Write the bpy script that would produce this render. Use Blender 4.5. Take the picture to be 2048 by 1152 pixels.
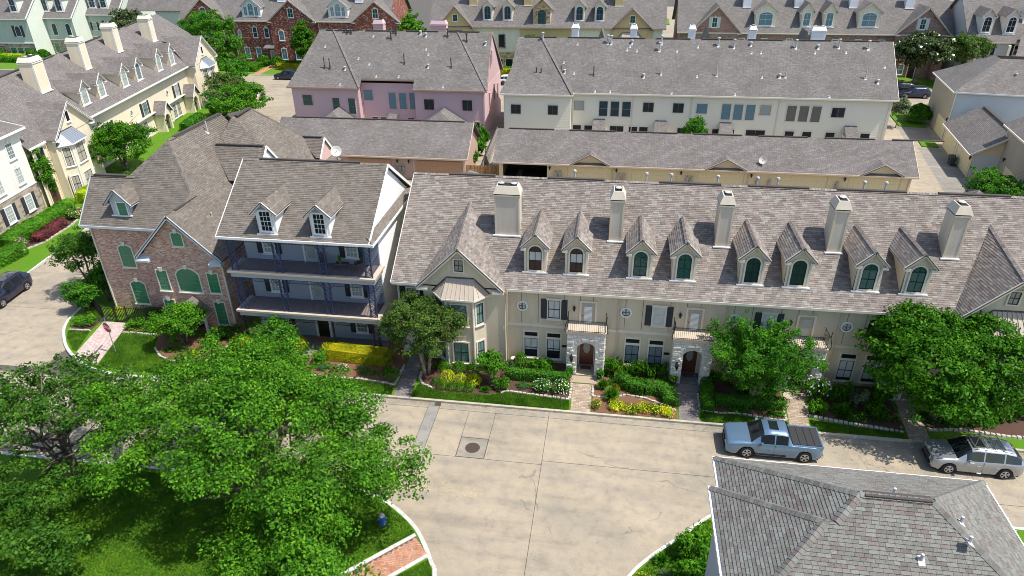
import bpy, bmesh, math, random
import numpy as np
from mathutils import Matrix, Vector
from math import sin, cos, pi, sqrt, atan2, radians, asin

for _o in list(bpy.data.objects):
    bpy.data.objects.remove(_o)
SC = bpy.context.scene
COL = SC.collection
RND = random.Random(11)

# ------------------------------------------------------------------ camera
cam = bpy.data.objects.new('camera', bpy.data.cameras.new('camera'))
COL.objects.link(cam)
cam.data.sensor_width = 36.0
cam.data.lens = 1365.0 / 2048 * 36
cam.data.clip_start = 0.5
cam.data.clip_end = 4000
_R = ((0.98923545, 0.14591918, -0.01099175), (0.06138021, -0.48195675, -0.87404242), (-0.1328371, 0.86395907, -0.48572525))
CAMP = Vector((0, 0, 28.0))
cam.matrix_world = Matrix(((_R[0][0], -_R[1][0], -_R[2][0], 0), (_R[0][1], -_R[1][1], -_R[2][1], 0), (_R[0][2], -_R[1][2], -_R[2][2], 28.0), (0, 0, 0, 1)))
SC.camera = cam

# ------------------------------------------------------------------ sky and sun
SUN = Vector((0.47, -0.075, 0.88)).normalized()
W = bpy.data.worlds.new('World'); SC.world = W; W.use_nodes = True
_n = W.node_tree.nodes; _l = W.node_tree.links
_bg = _n['Background']; _sky = _n.new('ShaderNodeTexSky')
_sky.sky_type = 'NISHITA'; _sky.sun_disc = False
_sky.sun_elevation = asin(SUN.z); _sky.sun_rotation = atan2(SUN.x, SUN.y)
_sky.air_density = 1.0; _sky.dust_density = 1.2; _sky.ozone_density = 1.0
_l.new(_sky.outputs[0], _bg.inputs[0]); _bg.inputs[1].default_value = 0.138
sun = bpy.data.objects.new('sun', bpy.data.lights.new('sun', 'SUN'))
COL.objects.link(sun)
sun.data.energy = 4.3; sun.data.angle = radians(0.53); sun.data.color = (1.0, 0.955, 0.88)
sun.rotation_euler = SUN.to_track_quat('Z', 'Y').to_euler(); sun.location = (60, -20, 90)
SC.view_settings.view_transform = 'Standard'; SC.view_settings.look = 'None'
SC.view_settings.exposure = 0.5; SC.view_settings.gamma = 1.0
SC.view_settings.use_curve_mapping = False
SC.render.engine = 'CYCLES'
SC.cycles.max_bounces = 5; SC.cycles.diffuse_bounces = 3; SC.cycles.glossy_bounces = 2
SC.cycles.transmission_bounces = 3; SC.cycles.transparent_max_bounces = 8
SC.cycles.caustics_reflective = False; SC.cycles.caustics_refractive = False
SC.cycles.use_denoising = True; SC.cycles.filter_width = 0.95
try: SC.cycles.denoiser = 'OPENIMAGEDENOISE'
except Exception: pass

# ------------------------------------------------------------------ materials
MATS = {}
class NT:
    """small node-tree helper"""
    def __init__(s, name):
        s.m = bpy.data.materials.new(name); s.m.use_nodes = True
        s.t = s.m.node_tree; s.b = s.t.nodes['Principled BSDF']
    def n(s, typ, **kw):
        x = s.t.nodes.new('ShaderNode' + typ)
        for k, v in kw.items():
            if k[0] == '_': setattr(x, k[1:], v)
            else: x.inputs[k.replace('__', ' ')].default_value = v
        return x
    def l(s, a, b): s.t.links.new(a, b)
    def mix(s, f, a, b, mode='MIX'):
        x = s.t.nodes.new('ShaderNodeMix'); x.data_type = 'RGBA'; x.blend_type = mode
        for i, v in ((0, f), (6, a), (7, b)):
            if hasattr(v, 'is_output'): s.l(v, x.inputs[i])
            else: x.inputs[i].default_value = v if i == 0 else (*v[:3], 1)
        return x.outputs[2]
    def math(s, op, a, b=0.0):
        x = s.t.nodes.new('ShaderNodeMath'); x.operation = op
        for i, v in ((0, a), (1, b)):
            if hasattr(v, 'is_output'): s.l(v, x.inputs[i])
            else: x.inputs[i].default_value = v
        return x.outputs[0]
    def ramp(s, f, stops):
        x = s.t.nodes.new('ShaderNodeValToRGB'); e = x.color_ramp.elements
        while len(e) < len(stops): e.new(0.5)
        for q, (p, c) in zip(e, stops): q.position = p; q.color = (*c[:3], 1)
        s.l(f, x.inputs[0]); return x.outputs[0]
    def noise(s, scale, vec=None, detail=4.0, rough=0.55):
        x = s.n('TexNoise', Scale=scale, Detail=detail, Roughness=rough)
        if vec is None:
            vec = s.geo()
        s.l(vec, x.inputs['Vector']); return x.outputs['Fac']
    def geo(s):
        return s.n('NewGeometry').outputs['Position']
    def uv(s):
        return s.n('TexCoord').outputs['UV']
    def bump(s, h, strength=0.3, dist=0.02):
        x = s.n('Bump', Strength=strength, Distance=dist); s.l(h, x.inputs['Height']); s.l(x.outputs[0], s.b.inputs['Normal'])
    def out(s, col=None, rough=0.8, spec=0.3, metal=0.0):
        if col is not None:
            if hasattr(col, 'is_output'): s.l(col, s.b.inputs['Base Color'])
            else: s.b.inputs['Base Color'].default_value = (*col[:3], 1)
        s.b.inputs['Roughness'].default_value = rough
        s.b.inputs['Specular IOR Level'].default_value = spec
        s.b.inputs['Metallic'].default_value = metal
        MATS[s.m.name] = s.m
        return s.m

def mul(c, k): return tuple(min(1.0, x * k) for x in c)

def M_plain(name, c, rough=0.7, var=0.12, scale=1.2, spec=0.3, metal=0.0, bump=0.0, bscale=40):
    t = NT(name)
    f = t.noise(scale)
    f2 = t.noise(scale * 9, detail=2)
    col = t.mix(t.math('MULTIPLY', t.math('ADD', f, f2), 0.5), mul(c, 1 - var), mul(c, 1 + var))
    if bump: t.bump(t.noise(bscale, detail=3), bump, 0.02)
    return t.out(col, rough, spec, metal)

def M_shingle(name, cols, grain=0.25):
    """one colour per shingle (island or object) + mineral grain + slow weathering"""
    t = NT(name)
    r = t.math('FRACT', t.math('ADD', t.n('NewGeometry').outputs['Random Per Island'], t.n('ObjectInfo').outputs['Random']))
    k = len(cols)
    base = t.ramp(r, [((i + 0.5) / k, c) for i, c in enumerate(cols)])
    g = t.noise(26, detail=3, rough=0.7)
    v = t.noise(0.55, detail=5)
    b = t.mix(0.85, base, t.ramp(g, [(0.3, (1 - grain * 1.6,) * 3), (0.7, (1 + grain,) * 3)]), 'MULTIPLY')
    b = t.mix(0.8, b, t.ramp(v, [(0.3, (0.9, 0.89, 0.87)), (0.65, (1.05, 1.05, 1.05))]), 'MULTIPLY')
    t.bump(g, 0.25, 0.01)
    return t.out(b, 0.92, 0.15)

def M_shingle_far(name, cols, scale=1.0, streak=0.0):
    """roof too far away for single shingles: brick layout in metres on the UVs"""
    t = NT(name)
    uv = t.uv()
    br = t.n('TexBrick', Scale=1.0, Mortar__Size=0.012, Mortar__Smooth=0.3, Bias=0.0, Brick__Width=0.36 * scale, Row__Height=0.15 * scale)
    br.offset = 0.5; br.inputs['Color1'].default_value = (0, 0, 0, 1); br.inputs['Color2'].default_value = (1, 1, 1, 1); br.inputs['Mortar'].default_value = (0.1, 0.1, 0.1, 1)
    t.l(uv, br.inputs['Vector'])
    k = len(cols)
    base = t.ramp(br.outputs['Color'], [((i + 0.5) / k, c) for i, c in enumerate(cols)])
    g = t.noise(7, detail=4, rough=0.75)
    v = t.noise(0.4, detail=5)
    b = t.mix(0.9, base, t.ramp(g, [(0.3, (0.62,) * 3), (0.7, (1.3,) * 3)]), 'MULTIPLY')
    b = t.mix(0.8, b, t.ramp(v, [(0.32, (0.85, 0.84, 0.82)), (0.62, (1.08,) * 3)]), 'MULTIPLY')
    b = t.mix(br.outputs['Fac'], b, mul(cols[0], 0.45))
    t.bump(br.outputs['Fac'], -0.4, 0.02)
    return t.out(b, 0.92, 0.15)

def M_brick(name, c1, c2, mortar, w=0.22, h=0.075, spots=None):
    t = NT(name)
    uv = t.uv()
    br = t.n('TexBrick', Scale=1.0, Mortar__Size=0.01, Mortar__Smooth=0.2, Bias=0.0, Brick__Width=w, Row__Height=h)
    br.inputs['Color1'].default_value = (0, 0, 0, 1); br.inputs['Color2'].default_value = (1, 1, 1, 1)
    t.l(uv, br.inputs['Vector'])
    stops = [(0.1, c1), (0.55, c2)]
    if spots: stops += [(0.8, mul(c2, 1.15)), (0.93, spots)]
    col = t.ramp(br.outputs['Color'], stops)
    v = t.noise(1.1, detail=5)
    col = t.mix(0.7, col, t.ramp(v, [(0.3, (0.75,) * 3), (0.7, (1.25,) * 3)]), 'MULTIPLY')
    col = t.mix(br.outputs['Fac'], col, mortar)
    t.bump(br.outputs['Fac'], -0.5, 0.015)
    return t.out(col, 0.9, 0.15)

def M_stucco(name, c, var=0.1):
    t = NT(name)
    f = t.noise(0.7, detail=6)
    st = t.n('Mapping'); st.inputs['Scale'].default_value = (3.0, 3.0, 0.35); t.l(t.geo(), st.inputs['Vector'])
    f2 = t.noise(1.0, st.outputs[0], detail=5)
    col = t.mix(f, mul(c, 1 - var), mul(c, 1 + var))
    col = t.mix(0.5, col, t.ramp(f2, [(0.3, (0.86, 0.85, 0.82)), (0.6, (1.04,) * 3)]), 'MULTIPLY')
    t.bump(t.noise(35, detail=4, rough=0.7), 0.35, 0.015)
    return t.out(col, 0.92, 0.15)

def M_isl(name, cols, rough=0.85, grain=0.2, gscale=18, spec=0.2, bump=0.3):
    """a colour per piece (stones, pavers, bricks, boards)"""
    t = NT(name)
    r = t.math('FRACT', t.math('ADD', t.n('NewGeometry').outputs['Random Per Island'], t.n('ObjectInfo').outputs['Random']))
    k = len(cols)
    base = t.ramp(r, [((i + 0.5) / k, c) for i, c in enumerate(cols)])
    g = t.noise(gscale, detail=4, rough=0.65)
    b = t.mix(0.9, base, t.ramp(g, [(0.3, (1 - grain * 1.3,) * 3), (0.7, (1 + grain,) * 3)]), 'MULTIPLY')
    if bump: t.bump(g, bump, 0.012)
    return t.out(b, rough, spec)

def M_leaf(name, cols, trans=0.3, rough=0.6, spec=0.12):
    t = NT(name)
    r = t.n('NewGeometry').outputs['Random Per Island']
    k = len(cols)
    base = t.ramp(r, [((i + 0.5) / k, c) for i, c in enumerate(cols)])
    v = t.noise(0.8, detail=3)
    b = t.mix(0.9, base, t.ramp(v, [(0.33, (0.5, 0.6, 0.5)), (0.5, (0.9, 0.92, 0.9)), (0.68, (1.4, 1.22, 0.95))]), 'MULTIPLY')
    t.out(b, rough, spec)
    tr = t.n('BsdfTranslucent'); t.l(t.mix(1.0, b, (1.3, 1.5, 0.6), 'MULTIPLY'), tr.inputs['Color'])
    ms = t.n('MixShader', Fac=trans); o = t.t.nodes['Material Output']
    t.l(t.b.outputs[0], ms.inputs[1]); t.l(tr.outputs[0], ms.inputs[2]); t.l(ms.outputs[0], o.inputs[0])
    return t.m

def M_glass(name, tint, through=0.55, rough=0.03, clear=0.5):
    """window pane: part mirror of the sky, part see-through"""
    t = NT(name)
    t.out(tint, rough, 0.9)
    tr = t.n('BsdfTransparent'); tr.inputs[0].default_value = (*[clear + (1 - clear) * x for x in tint], 1)
    ms = t.n('MixShader', Fac=through); o = t.t.nodes['Material Output']
    t.l(t.b.outputs[0], ms.inputs[1]); t.l(tr.outputs[0], ms.inputs[2]); t.l(ms.outputs[0], o.inputs[0])
    return t.m

def M_concrete(name, c, joints=None):
    t = NT(name)
    big = t.noise(0.22, detail=6, rough=0.62)
    mid = t.noise(1.6, detail=5, rough=0.7)
    fine = t.noise(14, detail=3, rough=0.75)
    st = t.n('Mapping'); st.inputs['Rotation'].default_value = (0, 0, 0.9); st.inputs['Scale'].default_value = (0.25, 1.6, 1); t.l(t.geo(), st.inputs['Vector'])
    sk = t.noise(0.8, st.outputs[0], detail=5)
    col = t.ramp(big, [(0.32, mul((c[0] * 0.95, c[1] * 0.98, c[2] * 1.02), 0.86)), (0.5, c), (0.68, mul(c, 1.08))])
    col = t.mix(0.9, col, t.ramp(mid, [(0.3, (0.80, 0.785, 0.77)), (0.5, (1, 1, 1)), (0.7, (1.14, 1.09, 1.0))]), 'MULTIPLY')
    col = t.mix(0.8, col, t.ramp(sk, [(0.32, (0.78, 0.785, 0.81)), (0.5, (1, 1, 1)), (0.7, (1.06, 1.05, 1.02))]), 'MULTIPLY')
    col = t.mix(0.8, col, t.ramp(fine, [(0.25, (0.78,) * 3), (0.75, (1.16,) * 3)]), 'MULTIPLY')
    vo = t.n('TexVoronoi', _feature='DISTANCE_TO_EDGE', Scale=0.13); wv = t.n('VectorMath', _operation='ADD'); nz = t.n('TexNoise', Scale=0.9, Detail=5.0); t.l(t.geo(), nz.inputs['Vector']); t.l(t.geo(), wv.inputs[0]); t.l(nz.outputs['Color'], wv.inputs[1]); t.l(wv.outputs[0], vo.inputs['Vector'])
    crk = t.math('MULTIPLY', t.math('LESS_THAN', vo.outputs['Distance'], 0.0028), t.math('GREATER_THAN', t.noise(0.25, detail=2), 0.5))
    col = t.mix(t.math('MULTIPLY', crk, 0.45), col, mul(c, 0.35))
    rg = t.n('TexWave', _wave_type='RINGS', _rings_direction='SPHERICAL', Scale=0.11, Distortion=3.0, Detail=3.0); off = t.n('Mapping'); off.inputs['Location'].default_value = (6.0, -12.0, 0); t.l(t.geo(), off.inputs['Vector']); t.l(off.outputs[0], rg.inputs['Vector'])
    sp = t.math('GREATER_THAN', t.noise(1.7, detail=3), 0.70); col = t.mix(t.math('MULTIPLY', sp, 0.3), col, mul(c, 0.45))
    col = t.mix(0.4, col, t.ramp(rg.outputs['Fac'], [(0.0, (0.88, 0.89, 0.91)), (0.25, (1, 1, 1)), (0.8, (1.04, 1.02, 0.99))]), 'MULTIPLY')
    t.bump(fine, 0.25, 0.01)
    return t.out(col, 0.9, 0.2)

def M_grass(name, a, b):
    t = NT(name)
    f = t.noise(0.9, detail=5); g = t.noise(16, detail=4, rough=0.8)
    col = t.mix(f, a, b); col = t.mix(t.math('MULTIPLY', t.math('GREATER_THAN', t.noise(0.5, detail=6, rough=0.65), 0.57), 0.35), col, (0.16, 0.17, 0.03))
    col = t.mix(0.9, col, t.ramp(g, [(0.25, (0.5, 0.55, 0.4)), (0.7, (1.25, 1.2, 1.1))]), 'MULTIPLY')
    t.bump(g, 0.7, 0.05)
    return t.out(col, 0.85, 0.15)

# ------------------------------------------------------------------ scene objects
OFF = {}
def thing(name, label, cat, loc=(0, 0, 0), rot=0.0, group=None, local=False):
    o = bpy.data.objects.new(name, None); COL.objects.link(o)
    o.empty_display_size = 0.3
    o.location = loc; o.rotation_euler = (0, 0, rot)
    o['label'] = label; o['category'] = cat
    if group: o['group'] = group
    OFF[o.name] = Vector((0, 0, 0)) if local else Vector(loc)
    return o
def tag(o, label, cat, group=None):
    o['label'] = label; o['category'] = cat
    if group: o['group'] = group
    return o
def link(name, me, parent=None, loc=None, rot=None, mw=None):
    o = bpy.data.objects.new(name, me); COL.objects.link(o)
    off = OFF.get(parent.name, Vector((0, 0, 0))) if parent else Vector((0, 0, 0))
    if parent: o.parent = parent
    OFF[o.name] = off if (loc is None and mw is None) else Vector((0, 0, 0))
    if loc is not None: o.location = Vector(loc) - off
    if rot is not None: o.rotation_euler = rot if hasattr(rot, '__len__') else (0, 0, rot)
    if mw is not None:
        m = mw.copy(); m.translation = m.translation - off; o.matrix_basis = m
    return o

class MB:
    """collects faces of one mesh"""
    def __init__(s): s.v = []; s.f = []; s.mi = []
    def poly(s, pts, m=0):
        i = len(s.v); s.v += [tuple(p) for p in pts]; s.f.append(tuple(range(i, i + len(pts)))); s.mi.append(m)
    def box(s, x0, y0, z0, x1, y1, z1, m=0, bottom=True):
        if x0 > x1: x0, x1 = x1, x0
        if y0 > y1: y0, y1 = y1, y0
        if z0 > z1: z0, z1 = z1, z0
        i = len(s.v)
        s.v += [(x0, y0, z0), (x1, y0, z0), (x1, y1, z0), (x0, y1, z0), (x0, y0, z1), (x1, y0, z1), (x1, y1, z1), (x0, y1, z1)]
        F = [(4, 5, 6, 7), (0, 1, 5, 4), (1, 2, 6, 5), (2, 3, 7, 6), (3, 0, 4, 7)] + ([(3, 2, 1, 0)] if bottom else [])
        for f in F: s.f.append(tuple(i + k for k in f)); s.mi.append(m)
        return s
    def hexa(s, p, m=0):
        i = len(s.v); s.v += [tuple(q) for q in p]
        for f in [(4, 5, 6, 7), (0, 1, 5, 4), (1, 2, 6, 5), (2, 3, 7, 6), (3, 0, 4, 7), (3, 2, 1, 0)]: s.f.append(tuple(i + k for k in f)); s.mi.append(m)
        return s
    def beam(s, p, q, w, h, m=0, up=(0, 0, 1)):
        """rectangular bar from p to q, w across, h along up, the line in its middle"""
        p, q = Vector(p), Vector(q); d = (q - p).normalized(); u = Vector(up)
        a = d.cross(u)
        if a.length < 1e-4: a = d.cross(Vector((0, 1, 0)))
        a.normalize(); b = a.cross(d).normalized(); a = a * (w / 2); b = b * (h / 2)
        return s.hexa([p - a - b, p + a - b, q + a - b, q - a - b, p - a + b, p + a + b, q + a + b, q - a + b], m)
    def cyl(s, p, q, r0, r1=None, n=10, m=0, caps=True):
        r1 = r0 if r1 is None else r1
        p, q = Vector(p), Vector(q); d = (q - p)
        if d.length < 1e-6: return s
        d.normalize(); a = d.orthogonal().normalized(); b = d.cross(a)
        i = len(s.v)
        for c, r in ((p, r0), (q, r1)):
            for k in range(n):
                t = 2 * pi * k / n; s.v.append(tuple(c + (a * cos(t) + b * sin(t)) * r))
        for k in range(n):
            j = (k + 1) % n; s.f.append((i + k, i + j, i + n + j, i + n + k)); s.mi.append(m)
        if caps:
            s.f.append(tuple(i + n + k for k in range(n))); s.mi.append(m)
            s.f.append(tuple(i + n - 1 - k for k in range(n))); s.mi.append(m)
        return s
    def tube(s, pts, r, n=6, m=0):
        for a, b in zip(pts, pts[1:]): s.cyl(a, b, r, r, n, m)
        return s
    def lathe(s, c, prof, n=14, m=0, axis='Z', capend=True):
        i = len(s.v); c = Vector(c)
        for r, h in prof:
            for k in range(n):
                t = 2 * pi * k / n
                p = Vector((r * cos(t), r * sin(t), h)) if axis == 'Z' else Vector((r * cos(t), h, r * sin(t)))
                s.v.append(tuple(c + p))
        for a in range(len(prof) - 1):
            for k in range(n):
                j = (k + 1) % n
                s.f.append((i + a * n + k, i + a * n + j, i + (a + 1) * n + j, i + (a + 1) * n + k)); s.mi.append(m)
        if capend:
            s.f.append(tuple(i + (len(prof) - 1) * n + k for k in range(n))); s.mi.append(m)
            s.f.append(tuple(i + n - 1 - k for k in range(n))); s.mi.append(m)
        return s
    def slab(s, pts, t, m=0, mside=None):
        """flat roof plane: top face given, t thick straight down"""
        n = len(pts); lo = [(p[0], p[1], p[2] - t) for p in pts]
        s.poly(pts, m); s.poly(lo[::-1], m if mside is None else mside)
        for k in range(n):
            j = (k + 1) % n; s.poly([pts[j], pts[k], lo[k], lo[j]], m if mside is None else mside)
        return s
    def extr(s, pts2, y0, y1, m=0, mside=None):
        """outline in x,z pushed from y0 to y1"""
        n = len(pts2)
        s.poly([(x, y0, z) for x, z in pts2], m); s.poly([(x, y1, z) for x, z in pts2[::-1]], m)
        for k in range(n):
            j = (k + 1) % n; (x0, z0), (x1, z1) = pts2[k], pts2[j]
            s.poly([(x1, y0, z1), (x0, y0, z0), (x0, y1, z0), (x1, y1, z1)], m if mside is None else mside)
        return s
    def ring(s, outer, inner, y0, y1, m=0):
        """frame between two outlines with the same number of points, front at y0"""
        n = len(outer)
        for k in range(n):
            j = (k + 1) % n
            a, b, c, d = outer[k], outer[j], inner[j], inner[k]
            s.poly([(a[0], y0, a[1]), (b[0], y0, b[1]), (c[0], y0, c[1]), (d[0], y0, d[1])], m)
            s.poly([(b[0], y0, b[1]), (a[0], y0, a[1]), (a[0], y1, a[1]), (b[0], y1, b[1])], m)
            s.poly([(d[0], y0, d[1]), (c[0], y0, c[1]), (c[0], y1, c[1]), (d[0], y1, d[1])], m)
        return s
    def mesh(s, name, mats, off=(0, 0, 0), smooth=False, weld=False):
        me = bpy.data.meshes.new(name)
        V = np.array(s.v, dtype=float).reshape(-1, 3) - np.array(off)[None]
        me.from_pydata(V.tolist(), [], s.f)
        if not isinstance(mats, (list, tuple)): mats = [mats]
        for m in mats: me.materials.append(MATS[m] if isinstance(m, str) else m)
        if len(mats) > 1: me.polygons.foreach_set('material_index', s.mi)
        uvl = me.uv_layers.new(name='UVMap')
        buf = np.empty((len(me.loops), 2), dtype=np.float32)
        k = 0; A = np.array(s.v, dtype=float)
        for f in s.f:
            p = A[list(f)]
            a = p[1] - p[0]; b = p[2] - p[0]
            n = np.array([a[1] * b[2] - a[2] * b[1], a[2] * b[0] - a[0] * b[2], a[0] * b[1] - a[1] * b[0]])
            L = sqrt(n @ n)
            if L > 1e-9: n = n / L
            h = sqrt(n[0] ** 2 + n[1] ** 2)
            if h < 0.02: buf[k:k + len(f)] = p[:, :2]
            else:
                u = np.array([-n[1] / h, n[0] / h, 0]); v = np.array([-u[1] * n[2] * -1 * -1, 0, 0])
                v = np.array([n[1] * u[2] - n[2] * u[1], n[2] * u[0] - n[0] * u[2], n[0] * u[1] - n[1] * u[0]])
                buf[k:k + len(f), 0] = p @ u; buf[k:k + len(f), 1] = p @ v
            k += len(f)
        uvl.data.foreach_set('uv', buf.ravel())
        if smooth: me.polygons.foreach_set('use_smooth', [True] * len(s.f))
        if weld:
            bm = bmesh.new(); bm.from_mesh(me); bmesh.ops.remove_doubles(bm, verts=bm.verts, dist=weld)
            bmesh.ops.recalc_face_normals(bm, faces=bm.faces); bm.to_mesh(me); bm.free()
        me.update()
        return me
    def build(s, name, parent, mats, smooth=False, weld=False, kind=None, label=None):
        if not s.f: return None
        if name == 'downspout' and len(s.f) > 12 and len(s.f) % 12 == 0:   # every downspout is a part of its own
            for i in range(0, len(s.f), 12):
                q = MB(); i8 = i // 12 * 16; q.v = s.v[i8:i8 + 16]; q.f = [tuple(k - i8 for k in f) for f in s.f[i:i + 12]]; q.mi = s.mi[i:i + 12]; o = q.build(name, parent, mats)
            return o
        off = OFF.get(parent.name, (0, 0, 0)) if parent else (0, 0, 0)
        o = link(name, s.mesh(name, mats, off, smooth, weld), parent)
        if kind: o['kind'] = kind
        if label: o['label'] = label
        return o

def structure(name, mb, mats, **kw):
    o = mb.build(name, None, mats, **kw); o['kind'] = 'structure'; return o

def mesh_np(name, V, F, mats, mi=None, smooth=False):
    """V (n,3), F (m,k) all faces with k corners"""
    me = bpy.data.meshes.new(name); k = F.shape[1]
    me.vertices.add(len(V)); me.vertices.foreach_set('co', V.astype(np.float32).ravel())
    me.loops.add(F.size); me.loops.foreach_set('vertex_index', F.astype(np.int32).ravel())
    me.polygons.add(len(F)); me.polygons.foreach_set('loop_start', (np.arange(len(F)) * k).astype(np.int32))
    try: me.polygons.foreach_set('loop_total', np.full(len(F), k, dtype=np.int32))
    except Exception: pass
    for m in (mats if isinstance(mats, (list, tuple)) else [mats]): me.materials.append(MATS[m] if isinstance(m, str) else m)
    if mi is not None: me.polygons.foreach_set('material_index', np.asarray(mi, dtype=np.int32))
    if smooth: me.polygons.foreach_set('use_smooth', np.ones(len(F), dtype=bool))
    me.update(calc_edges=True); me.validate()
    return me

_Ri = np.array(_R)
def to_px(p):
    q = _Ri @ (np.array(p) - np.array((0, 0, 28.0)))
    return 512 + 682.5 * q[0] / q[2], 288 + 682.5 * q[1] / q[2], q[2]
# ------------------------------------------------------------------ shingles
def _clip(poly, hp):
    for (a, b, c) in hp:
        out = []; n = len(poly)
        if n < 3: return []
        for i in range(n):
            p, q = poly[i], poly[(i + 1) % n]
            dp = a * p[0] + b * p[1] + c; dq = a * q[0] + b * q[1] + c
            if dp >= 0: out.append(p)
            if (dp >= 0) != (dq >= 0):
                t = dp / (dp - dq); out.append((p[0] + (q[0] - p[0]) * t, p[1] + (q[1] - p[1]) * t, p[2] + (q[2] - p[2]) * t))
        poly = out
    return poly if len(poly) >= 3 else []

_SHM = {}
class Shingler:
    """courses of shingles on the planes of one roof: the largest 300 in view become parts, the rest one mesh"""
    def __init__(s, roof, mat, exp=0.15, w=(0.27, 0.32, 0.38), rise=0.022, single=300):
        s.roof, s.mat, s.exp, s.ws, s.rise, s.single = roof, mat, exp, w, rise, single
        s.mb = MB(); s.whole = []; s.r = random.Random(len(roof.name) * 7 + 3)
    def add(s, pts):
        P = [Vector(p) for p in pts]; n = Vector((0, 0, 0))
        for i in range(len(P)):
            a, b = P[i], P[(i + 1) % len(P)]
            n += Vector(((a.y - b.y) * (a.z + b.z), (a.z - b.z) * (a.x + b.x), (a.x - b.x) * (a.y + b.y)))
        n.normalize()
        if n.z < 0: n = -n; P = P[::-1]
        u = Vector((0, 0, 1)).cross(n)
        u = u.normalized() if u.length > 1e-4 else Vector((1, 0, 0))
        v = n.cross(u); d = P[0].dot(n)
        Q = [(p.dot(u), p.dot(v)) for p in P]
        hp = []
        for i in range(len(Q)):
            (x0, y0), (x1, y1) = Q[i], Q[(i + 1) % len(Q)]
            L = math.hypot(x1 - x0, y1 - y0)
            if L > 1e-5: hp.append((-(y1 - y0) / L, (x1 - x0) / L, ((y1 - y0) * x0 - (x1 - x0) * y0) / L))
        u0, u1 = min(q[0] for q in Q), max(q[0] for q in Q); v0, v1 = min(q[1] for q in Q), max(q[1] for q in Q)
        e, r = s.exp, s.r; vv = v0; k = 0
        while vv < v1 - 0.01:
            x = u0 - r.random() * 0.3
            while x < u1:
                w = r.choice(s.ws); up = r.random() * 0.006
                rect = [(x + 0.004, vv, s.rise + up), (x + w - 0.004, vv, s.rise + up), (x + w - 0.004, vv + e, 0.004), (x + 0.004, vv + e, 0.004)]
                inside = all(a * px + b * py + c >= 0 for a, b, c in hp for px, py, _ in rect)
                if inside: s.whole.append((x, vv, w, up, u, v, n, d))
                else:
                    q = _clip(rect, hp)
                    if q: s._emit(q, vv, u, v, n, d)
                x += w
            vv += e; k += 1
    def _emit(s, q, vv, u, v, n, d):
        T = [u * a + v * b + n * (d + h) for a, b, h in q]; B = [u * a + v * b + n * (d - 0.002) for a, b, h in q]
        i = len(s.mb.v); m = len(q)
        s.mb.v += [tuple(t) for t in T]; s.mb.f.append(tuple(range(i, i + m))); s.mb.mi.append(0)
        for k in range(m):
            j = (k + 1) % m
            if abs(q[k][1] - vv) < 1e-4 and abs(q[j][1] - vv) < 1e-4:
                s.mb.v += [tuple(B[k]), tuple(B[j])]; L = len(s.mb.v)
                s.mb.f.append((i + k, L - 2, L - 1, i + j)); s.mb.mi.append(0)
    def finish(s):
        sc = []
        for i, (x, vv, w, up, u, v, n, d) in enumerate(s.whole):
            p = u * (x + w / 2) + v * (vv + s.exp / 2) + n * d
            px, py, z = to_px(p)
            if 4 < px < 1020 and 4 < py < 572 and z > 0:
                f = (CAMP - p).normalized().dot(n)
                if f > 0.05: sc.append((f / z ** 2, i))
        sc.sort(reverse=True); pick = set(i for _, i in sc[:s.single])
        off = OFF[s.roof.name]
        for i, (x, vv, w, up, u, v, n, d) in enumerate(s.whole):
            if i in pick:
                key = (w, s.exp, s.mat)
                if key not in _SHM:
                    m = MB(); e = s.exp; R = s.rise + 0.003
                    m.poly([(0.004, 0, R), (w - 0.004, 0, R), (w - 0.004, e, 0.004), (0.004, e, 0.004)])
                    m.poly([(0.004, 0, -0.002), (w - 0.004, 0, -0.002), (w - 0.004, 0, R), (0.004, 0, R)])
                    m.poly([(0.004, e, 0), (0.004, 0, 0), (0.004, 0, R), (0.004, e, 0.004)])
                    m.poly([(w - 0.004, 0, 0), (w - 0.004, e, 0), (w - 0.004, e, 0.004), (w - 0.004, 0, R)])
                    _SHM[key] = m.mesh('shingle', s.mat)
                o = u * x + v * vv + n * d
                M = Matrix(((u.x, v.x, n.x, o.x), (u.y, v.y, n.y, o.y), (u.z, v.z, n.z, o.z), (0, 0, 0, 1)))
                link('shingle', _SHM[key], s.roof, mw=M)
            else:
                s._emit([(x + 0.004, vv, s.rise + up), (x + w - 0.004, vv, s.rise + up), (x + w - 0.004, vv + s.exp, 0.004), (x + 0.004, vv + s.exp, 0.004)], vv, u, v, n, d)
        s.mb.build('shingle_courses', s.roof, s.mat, kind='stuff')

def ridge_caps(mb, p, q, hw=0.16, drop=0.10, step=0.2, lift=0.035):
    """folded cap shingles along a ridge or hip, each lapping the next"""
    p, q = Vector(p), Vector(q); d = q - p; L = d.length; d.normalize()
    a = d.cross(Vector((0, 0, 1))).normalized(); up = a.cross(d).normalized()
    if up.z < 0: up = -up
    n = max(1, int(L / step)); st = L / n
    for k in range(n):
        c0 = p + d * (k * st); c1 = p + d * ((k + 1) * st + 0.01)
        l0, l1 = lift + 0.018, lift
        m0, m1 = c0 + up * l0, c1 + up * l1
        for sgn in (1, -1):
            e0 = m0 + a * hw * sgn - up * drop; e1 = m1 + a * hw * sgn - up * drop
            mb.poly([m0, m1, e1, e0] if sgn < 0 else [m0, e0, e1, m1])
            mb.poly([m0, e0, e0 - up * 0.03, m0 - up * 0.03])

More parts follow.
